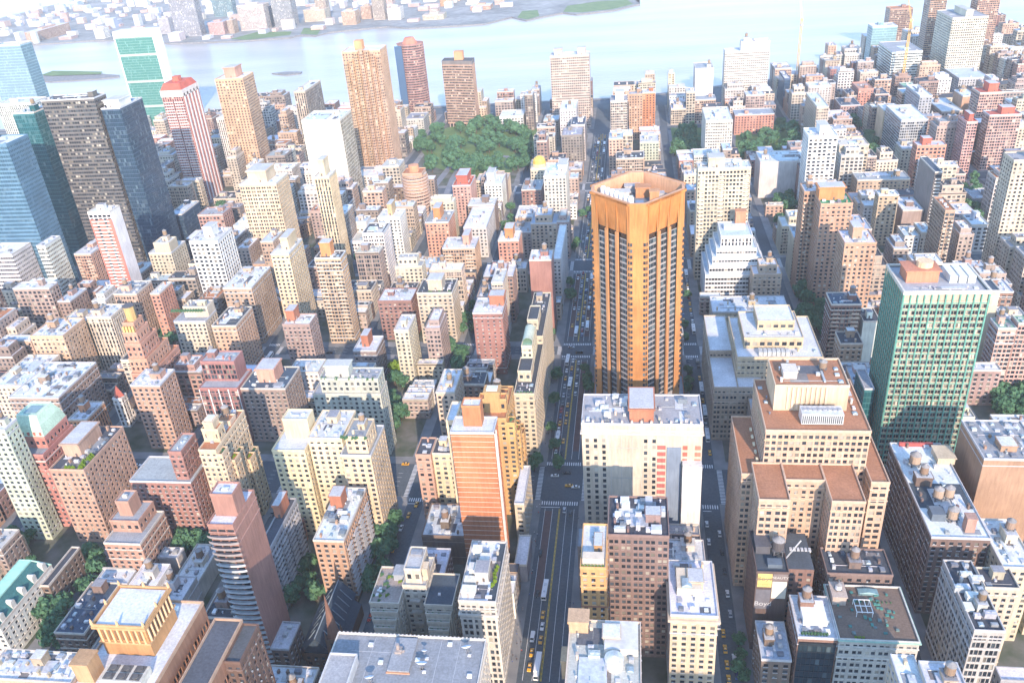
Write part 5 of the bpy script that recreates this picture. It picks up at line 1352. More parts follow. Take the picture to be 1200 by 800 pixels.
CARS = [r[:5]+CARS_LABELS[r[5]]+r[6:] for r in [('truck','white',-42.8,256.5,3.1,26),
('taxi','yellow',-46.6,256.8,3.1,65),
('taxi','yellow',-46.4,265,3.1,36),
('taxi','yellow',-43,272.5,3.1,75),
('van','white',-46.9,273.8,3.1,59),
('car','white',-43,280.6,3.1,51),
('taxi','yellow',-43.3,287.8,3.1,64),
('bus','white',-43.6,303,3.1,58),
('car','black',-47.4,301.1,3.1,6),
('car','silver',-38.2,364.5,0,42),
('car','black',-34.6,362,0,8),
('car','black',-48.5,330,3.1,0),
('taxi','yellow',41.4,256,0,71),
('taxi','yellow',41.4,263.8,0,35),
('taxi','yellow',41.4,272.5,0,45),
('taxi','yellow',41.4,281.6,0,46),
('van','white',45,267,0,60),
('car','blue',45.1,258.5,0,11),
('car','white',39.6,286,0,27),
('car','silver',45.7,293.5,0,27),
('car','silver',39.6,299.5,0,27),
('car','white',45.7,306.3,0,27),
('car','silver',39.6,313.6,0,27),
('car','black',45.7,321.3,0,27),
('car','black',39.6,327.7,0,27),
('car','black',45.7,335,0,27),
('car','white',39.6,342.4,0,27),
('car','white',45.7,348.8,0,27),
('car','white',39.6,356.1,0,27),
('taxi','yellow',46.2,420,0,77),
('taxi','yellow',-124,366,3.1,72),
('taxi','yellow',-126.5,356.5,3.1,73),
('taxi','yellow',-139.6,403.5,1.6,76),
('car','white',-47.2,418.3,3.1,56),
('bus','white',-47.1,431.2,3.1,49),
('car','white',-47.1,442,3.1,56),
('taxi','yellow',-46.9,449.1,3.1,70),
('car','blue',-47.1,457.2,3.1,14),
('car','red',-47.1,464.4,3.1,30),
('car','grey',-46.8,472.8,3.1,21),
('car','silver',-46.8,482.7,3.1,40),
('car','silver',-46.9,493.9,3.1,40),
('taxi','yellow',-47,504.6,3.1,70),
('car','white',-46.8,514.8,3.1,56),
('bus','white',-47,528.5,3.1,49),
('car','black',-43.4,418.3,3.1,5),
('taxi','yellow',-43.3,429.8,3.1,70),
('taxi','yellow',-43.1,450.7,3.1,70),
('taxi','yellow',-43.1,459.7,3.1,70),
('taxi','yellow',-43.2,470.7,3.1,70),
('car','grey',-43.4,481.9,3.1,21),
('bus','white',-43.3,496.7,3.1,49),
('car','blue',-43.3,510.3,3.1,14),
('taxi','yellow',-43.3,518.5,3.1,70),
('car','white',-43,529,3.1,56),
('car','silver',-38.9,484.7,0,40),
('car','white',-38.8,496.3,0,56),
('car','grey',-38.9,506.7,0,21),
('car','grey',-38.9,515.1,0,21),
('car','silver',-38.8,526.1,0,40),
('taxi','yellow',-46.9,583,3.1,69),
('car','white',-47,612.8,3.1,55),
('car','black',-47,620.6,3.1,4),
('car','grey',-47.1,628.8,3.1,20),
('car','white',-47.1,670.9,3.1,55),
('bus','white',-43.1,572,3.1,48),
('car','blue',-43.4,584.5,3.1,13),
('taxi','yellow',-43.2,594.7,3.1,69),
('taxi','yellow',-43.2,603.5,3.1,69),
('car','silver',-43.1,612.6,3.1,39),
('car','silver',-43.4,633.1,3.1,39),
('car','blue',-43.1,643.9,3.1,13),
('car','white',-43.1,654.9,3.1,55),
('car','silver',-43.2,663.9,3.1,39),
('taxi','yellow',-43.1,672.3,3.1,69),
('car','red',-43.1,682.1,3.1,29),
('car','blue',-38.6,568.3,0,13),
('car','red',-38.8,575.6,0,29),
('car','white',-38.8,585.5,0,55),
('car','blue',-39,597,0,13),
('taxi','yellow',-38.8,605.9,0,69),
('taxi','yellow',-38.6,613.8,0,69),
('taxi','yellow',-38.8,624.2,0,69),
('car','grey',-38.7,635,0,20),
('van','blue',-38.8,645.1,0,16),
('car','white',-38.9,666.7,0,55),
('bus','white',-34.9,581.2,0,48),
('taxi','yellow',-35.2,593.8,0,69),
('van','white',-35.2,612.9,0,62),
('car','grey',-34.9,621.7,0,20),
('van','white',-35,630.8,0,62),
('taxi','yellow',-35.1,640,0,69),
('taxi','yellow',-35.1,651,0,69),
('car','white',-34.9,658.5,0,55),
('bus','white',-35,670.3,0,48),
('car','grey',-47.1,732.1,3.1,20),
('car','silver',-47,753.3,3.1,39),
('car','grey',-47.1,764.9,3.1,20),
('car','red',-46.9,823.6,3.1,29),
('car','white',-47.2,841.2,3.1,55),
('car','black',-47,864.7,3.1,4),
('taxi','yellow',-47.1,871.8,3.1,69),
('van','white',-47.1,881.4,3.1,62),
('car','silver',-43.2,723.3,3.1,39),
('taxi','yellow',-43.1,731,3.1,69),
('car','red',-43.1,740.1,3.1,29),
('van','silver',-43.3,758.4,3.1,43),
('taxi','yellow',-43.1,767.2,3.1,69),
('van','grey',-43.1,777.4,3.1,25),
('car','grey',-43.1,788.7,3.1,20),
('taxi','yellow',-43.3,797.7,3.1,69),
('car','grey',-43.2,818.2,3.1,20),
('van','silver',-43.2,828,3.1,43),
('car','white',-43.4,840,3.1,55),
('bus','white',-43,861.7,3.1,48),
('car','black',-43.4,874.3,3.1,4),
('car','silver',-43,884.7,3.1,39),
('taxi','yellow',-38.9,734.5,0,69),
('car','silver',-38.7,744.5,0,39),
('car','black',-38.9,753,0,4),
('car','black',-39,763.7,0,4),
('car','silver',-38.7,770.8,0,39),
('bus','white',-38.6,784.9,0,48),
('car','white',-38.8,799.2,0,55),
('car','black',-38.8,818.9,0,4),
('car','silver',-38.9,828.8,0,39),
('car','black',-38.7,836.7,0,4),
('car','blue',-38.6,856.9,0,13),
('car','red',-38.8,865.3,0,29),
('van','white',-38.9,873.2,0,62),
('car','black',-38.6,883.4,0,4),
('taxi','yellow',-35,723.3,0,69),
('car','silver',-35,732.5,0,39),
('car','white',-35.1,741.7,0,55),
('car','grey',-34.9,760.2,0,20),
('car','black',-35,767.4,0,4),
('car','white',-35,794.7,0,55),
('taxi','yellow',-35.2,802.7,0,69),
('car','white',-35.1,810.6,0,55),
('taxi','yellow',-35,820,0,69),
('car','red',-35.1,830.4,0,29),
('car','grey',-34.8,841.9,0,20),
('car','white',-35.1,878.5,0,55),
('car','grey',-46.9,948.2,3.1,20),
('car','silver',-46.8,966.6,3.1,39),
('car','black',-47.1,977.5,3.1,4),
('car','white',-47,986.7,3.1,55),
('car','blue',-47.1,996.3,3.1,13),
('car','grey',-47,1005.3,3.1,20),
('car','white',-47.2,1022.9,3.1,55),
('car','silver',-47,1033,3.1,39),
('car','silver',-46.9,1042.3,3.1,39),
('taxi','yellow',-47,1068.8,3.1,69),
('car','silver',-47.1,1085.9,3.1,39),
('car','blue',-46.9,1095.6,3.1,13),
('car','grey',-46.8,1105,3.1,20),
('car','grey',-43,938.3,3.1,20),
('car','silver',-43.4,945.5,3.1,39),
('car','grey',-43.3,955.1,3.1,20),
('car','silver',-43.1,984.6,3.1,39),
('car','silver',-43.1,994.7,3.1,39),
('car','silver',-43.2,1003.8,3.1,39),
('taxi','yellow',-43.4,1014.9,3.1,69),
('taxi','yellow',-43.4,1022.4,3.1,69),
('car','red',-43.2,1033.9,3.1,29),
('van','red',-43,1043.2,3.1,33),
('car','white',-43.4,1053.7,3.1,55),
('bus','white',-43.2,1077.6,3.1,48),
('taxi','yellow',-43.3,1091,3.1,69),
('taxi','yellow',-43.3,1106.6,3.1,69),
('taxi','yellow',-38.8,938.3,0,69),
('car','white',-38.9,948,0,55),
('car','white',-38.6,955.6,0,55),
('taxi','yellow',-38.9,985.9,0,69),
('taxi','yellow',-39,1019.9,0,69),
('car','silver',-38.9,1036.7,0,39),
('car','white',-38.8,1076.6,0,55),
('car','silver',-38.9,1093.8,0,39),
('taxi','yellow',-38.9,1101.6,0,69),
('taxi','yellow',-38.6,1111.8,0,69),
('taxi','yellow',-38.7,1122.6,0,69),
('van','grey',-35,946.2,0,25),
('car','silver',-35,954.8,0,39),
('van','white',-34.8,965.2,0,62),
('van','white',-34.9,973.8,0,62),
('bus','white',-34.9,1041.8,0,48),
('car','white',-35.2,1056.2,0,55),
('car','white',-35.1,1063.5,0,55),
('bus','white',-35.2,1076.3,0,48),
('car','black',-35.1,1088.8,0,4),
('car','black',-35.1,1100.1,0,4),
('taxi','yellow',-35.2,1109.9,0,69),
('taxi','yellow',-35.1,1117.3,0,69),
('bus','white',39.8,449.3,0,47),
('car','blue',39.9,463.6,0,12),
('car','red',39.6,474,0,28),
('van','black',39.8,493.4,0,10),
('van','grey',39.6,503.9,0,24),
('taxi','yellow',39.8,512.8,0,68),
('car','silver',39.9,520.1,0,38),
('car','grey',39.8,530.2,0,19),
('bus','white',46,437,0,47),
('car','silver',46.2,449.8,0,38),
('bus','white',46.4,462.9,0,47),
('taxi','yellow',46.2,477.5,0,68),
('bus','white',46.3,491.2,0,47),
('taxi','yellow',46,505.6,0,68),
('car','black',46.4,520.6,0,3),
('van','grey',46.2,528.4,0,24),
('car','grey',40,581.3,0,19),
('taxi','yellow',39.8,591.5,0,68),
('car','blue',39.9,600.1,0,12),
('car','grey',39.7,608.1,0,19),
('taxi','yellow',39.9,615.5,0,68),
('car','white',39.7,625.3,0,54),
('car','white',39.7,634.3,0,54),
('van','red',39.7,661.2,0,32),
('van','white',39.7,679.3,0,61),
('bus','white',46.2,575,0,47),
('car','white',46.4,589.5,0,54),
('car','silver',46.1,600.5,0,38),
('taxi','yellow',46,608.7,0,68),
('taxi','yellow',46.1,619.7,0,68),
('car','red',46,630,0,28),
('taxi','yellow',46.1,637.1,0,68),
('car','white',46.2,648.4,0,54),
('taxi','yellow',46.2,655.5,0,68),
('car','silver',46.1,663.7,0,38),
('bus','white',46.3,675.4,0,47),
('car','black',39.6,723.3,0,3),
('car','white',39.7,730.7,0,54),
('car','black',39.9,741.1,0,3),
('car','white',39.8,782.7,0,54),
('taxi','yellow',40,797.9,0,68),
('car','silver',39.9,808.4,0,38),
('car','blue',40,817.3,0,12),
('bus','white',39.6,841.3,0,47),
('car','red',39.8,856.3,0,28),
('car','blue',40,864.8,0,12),
('bus','white',39.8,876,0,47),
('taxi','yellow',39.8,888.9,0,68),
('taxi','yellow',46.1,723.3,0,68),
('car','silver',46.2,741.1,0,38),
('taxi','yellow',46.3,751,0,68),
('car','white',46.4,759.3,0,54),
('car','white',46.1,770.8,0,54),
('van','red',46.4,781.9,0,32),
('car','black',46.3,793.8,0,3),
('taxi','yellow',46.1,815.7,0,68),
('taxi','yellow',46.4,825.6,0,68),
('car','white',46.4,855.6,0,54),
('car','red',46,874,0,28),
('car','silver',46.3,883.6,0,38),
('car','white',-128.3,263.3,3.1,57),
('car','red',-128.3,281.1,3.1,31),
('car','blue',-128.2,290.5,3.1,15),
('taxi','yellow',-128.4,301.4,3.1,74),
('taxi','yellow',-128.6,328.9,3.1,74),
('car','white',-128.3,345.9,3.1,57),
('bus','white',-121.8,422,0,50),
('car','grey',-121.7,435.5,0,22),
('taxi','yellow',-121.8,453.9,0,74),
('car','blue',-121.5,463.7,0,15),
('car','blue',-121.7,473.2,0,15),
('car','blue',-121.7,490.8,0,15),
('car','grey',-121.8,505.7,0,22),
('car','red',-121.5,514,0,31),
('taxi','yellow',-207.6,278.9,3.1,74),
('taxi','yellow',-207.4,297.3,3.1,74),
('van','red',-207.4,316.2,3.1,34),
('car','white',-207.5,323.8,3.1,57),
('taxi','yellow',-207.3,332.2,3.1,74),
('car','grey',-207.6,354.7,3.1,22),
('car','black',-200.7,418.3,0,7),
('taxi','yellow',-200.5,428.6,0,74),
('car','red',-200.6,435.8,0,31),
('van','white',-200.4,445.2,0,63),
('car','black',-200.5,455.8,0,7),
('taxi','yellow',-200.6,464.2,0,74),
('taxi','yellow',-200.6,511.7,0,74),
('van','white',-200.7,533.2,0,63),
('car','blue',-286.4,263.3,3.1,15),
('car','silver',-286.4,272.8,3.1,41),
('car','white',-286.5,280.2,3.1,57),
('car','silver',-286.5,298.5,3.1,41),
('car','silver',-286.3,330.3,3.1,41),
('car','blue',-286.5,348.1,3.1,15),
('car','silver',-286.6,359,3.1,41),
('car','white',-279.7,418.3,0,57),
('van','blue',-279.6,427.5,0,17),
('car','silver',-279.7,446.2,0,41),
('bus','white',-279.5,515.8,0,50),
('bus','white',-279.4,533,0,50),
('van','silver',117.7,263.8,3.1,44),
('taxi','yellow',117.5,274.9,3.1,74),
('bus','white',117.7,286.1,3.1,50),
('car','black',117.7,297.5,3.1,7),
('car','silver',117.4,308.3,3.1,41),
('bus','white',117.5,322.5,3.1,50),
('van','white',117.8,346.8,3.1,63),
('taxi','yellow',117.5,358.3,3.1,74),
('car','white',124.5,418.3,0,57),
('taxi','yellow',124.2,475.5,0,74),
('taxi','yellow',124.2,484.4,0,74),
('car','blue',124.2,526.9,0,15),
('taxi','yellow',-260.7,381,1.6,66),
('taxi','yellow',-249.1,385,1.6,66),
('car','grey',-90.6,385,1.6,18),
('car','white',-315.4,397,-1.6,52),
('car','black',-151,393,-1.6,1),
('taxi','yellow',-16.6,393,-1.6,66),
('taxi','yellow',-244,381,1.6,66),
('taxi','yellow',76.4,381,1.6,66),
('car','white',-33.1,385,1.6,52),
('taxi','yellow',-257.6,545,1.6,66),
('car','black',-233.5,541,1.6,1),
('taxi','yellow',-12.5,549,-1.6,66),
('van','black',-39.4,541,1.6,9),
('taxi','yellow',9.2,541,1.6,66),
('taxi','yellow',101.7,549,-1.6,66),
('car','black',-65.9,549,-1.6,1),
('car','silver',-45.6,549,-1.6,37),
('taxi','yellow',-267,699,1.6,66),
('van','grey',-319.2,699,1.6,23),
('car','black',-239.1,703,-1.6,1),
('car','black',18,695,1.6,1),
('car','grey',7.2,695,1.6,18),
('taxi','yellow',-89.7,695,1.6,66),
('car','silver',-71.6,703,-1.6,37),
('taxi','yellow',145.3,699,1.6,66),
('taxi','yellow',-37,386,1.6,67),
('car','white',-46,395,1.6,53),
('car','black',-39,398,1.6,2)]]
GRASS = [
[(-298.6,1129.4),(-251.4,1009.8),(-199.7,964.7),(-156.9,957.5),(-124.1,1006.8),(-128.3,1162.1),(-170.9,1195.1),(-226.8,1231.7),(-264.2,1190.2)],
[(51.9,1145.3),(103.1,1138),(93.6,1017.4),(51.1,1022.2)],
[(135.9,1133.3),(222.2,1154.5),(199.1,1005.4),(122.1,1000.6)]
]
RAMPS = [
([(-236.1,1093.2),(-219.6,1052.9),(-212.3,1005.7),(-212.8,956.4),(-209.6,901.8),(-205.3,854.7)],9),
([(-243.6,1102.1),(-230.2,1061.6),(-225.6,1007.1),(-229.9,942.3),(-233.6,892.3)],8),
([(-219.6,1052.9),(-208.9,1037.1),(-207.3,1008.7)],7),
([(-295.6,1100.4),(-297.2,1150.5),(-296.9,1194.9),(-298.7,1252.5)],9),
([(-181.9,1019.9),(-172.1,1043.9),(-154.8,1038.3),(-153.2,1016.8),(-167.8,997.8),(-179.2,1009.2)],10),
([(293.7,1253.8),(289.1,1153),(285.5,1054.6),(282.2,954.7)],12)
]
QSHORE = [
(-2224.6,2178.9),
(-1757,2264.7),
(-1684.5,2244.2),
(-1583.6,2241),
(-1487.6,2251.6),
(-1422.8,2245.4),
(-1170.1,2122.4),
(-970.4,2099.8),
(-843.7,2109.5),
(-828.1,2141),
(-778.2,2113.5),
(-758.9,2156.4),
(-725.2,2170.7),
(-616.3,2199.1),
(-546.7,2150.5),
(-459.2,2146.6),
(-357.1,2150.1),
(-300,2235.7),
(-257.6,2167),
(-223.5,2207.8),
(-171.6,2257.5),
(-134.7,2215.8),
(-42.7,2250.4),
(8.3,2317.8),
(21.4,2327.6),
(11.4,2387.6),
(-38.6,2587.6),
(921.4,3827.6),
(5300,4600)
]
QEXTRA = []
QGRASS = [
[(-1012.7,2134.4),(-954.5,2105.2),(-857.9,2148.4),(-873.6,2203.7),(-980.6,2224.7)],
[(-832.3,2152.8),(-777.1,2123.4),(-800,2218.8),(-857.8,2251)],
[(-172.5,2269.9),(-127.4,2238.6),(-47.2,2264.3),(4,2332.5),(-11.6,2418),(-91.1,2419.5),(-168.3,2372.4)],
[(-284.3,2214.3),(-254.4,2177),(-229,2221.3),(-243.5,2326.5),(-284.2,2327.4)],
[(-1305.6,1777.8),(-1269.7,1761.3),(-1144.8,1751.1),(-1158,1780.2),(-1305.5,1822.6)]
]
ISLES = [
[(-1293.5,1728.5),(-1229,1698.5),(-1132.3,1702.8),(-1081.2,1716.6),(-1092.1,1735.7),(-1173.2,1770.8),(-1293.9,1797.7),(-1322.5,1777.5)],
[(-722,1670.5),(-681.9,1645.8),(-655.1,1655.6),(-657.4,1672.1),(-694.9,1680.5)]
]
FAR = [
(-1201.4,2219.6,71,30,108.5,'greypale','tallest pale grey tower across the river, left of the red building','tower'),
(-1260.2,2582.6,63.8,30,76.7,'paleglass','pale blue tower behind the red building across the river','tower'),
(-1038.6,2266.1,74.5,40,61.5,'ivory','broad pale slab across the river right of the red building','tower'),
(-951.2,2288.2,54.5,40,89.7,'greypale','pale tower at the lawn corner across the river','tower'),
(-1107.9,2221,42.4,40,29.6,'pinkred','red low building on the far riverbank','low_building'),
(-981.9,2297.4,19,30,51.9,'bluedark','slim blue block touching the broad pale slab across the river','tower'),
(-892.1,2358.4,61.3,40,29.8,'beige','beige low block on the far bank beside the lawn','low_building'),
(-864.1,2383.1,30.9,30,68.7,'beige','slim beige tower behind the beige low block across the river','tower'),
(-726.4,2349.4,27.5,40,30.7,'pinkbeige','peach building across the river above the fluted tower','low_building'),
(-684.8,2319.3,32.4,30,66.2,'beige','slim beige tower across the river above the fluted tower','tower'),
(-540.6,2511,31.6,40,25.5,'orangewhite','small orange building on the far shore left of the park peninsula','low_building'),
(-433,2391.9,54.8,50,9,'pinkbeige','peach shed on the far shore near the peninsula','low_building'),
(-537.2,2262.8,55.7,40,11.4,'beige','low beige shed on the far quay above the park','low_building'),
(-1685,2284.5,35,160,25.2,'pinkbeige','long peach warehouse on the far bank at upper left','low_building'),
(-1469.3,2274.5,28,30,24.9,'white','white gridded building on the far bank left of the green slab','low_building'),
(-1283.2,2290.4,30,30,39.2,'greypale','grey block across the river between the green slab and the pale tower','low_building'),
(-1057.1,2228.7,15.7,30,32,'tanbrick','brown block right of the red building across the river','low_building'),
(-752.1,2258.4,37,40,32.2,'pinkbeige','pale pink block on the far bank by the inlet','low_building'),
(-640.6,2303.2,34.6,40,28.3,'white','white block on the far bank right of the inlet','low_building')
]
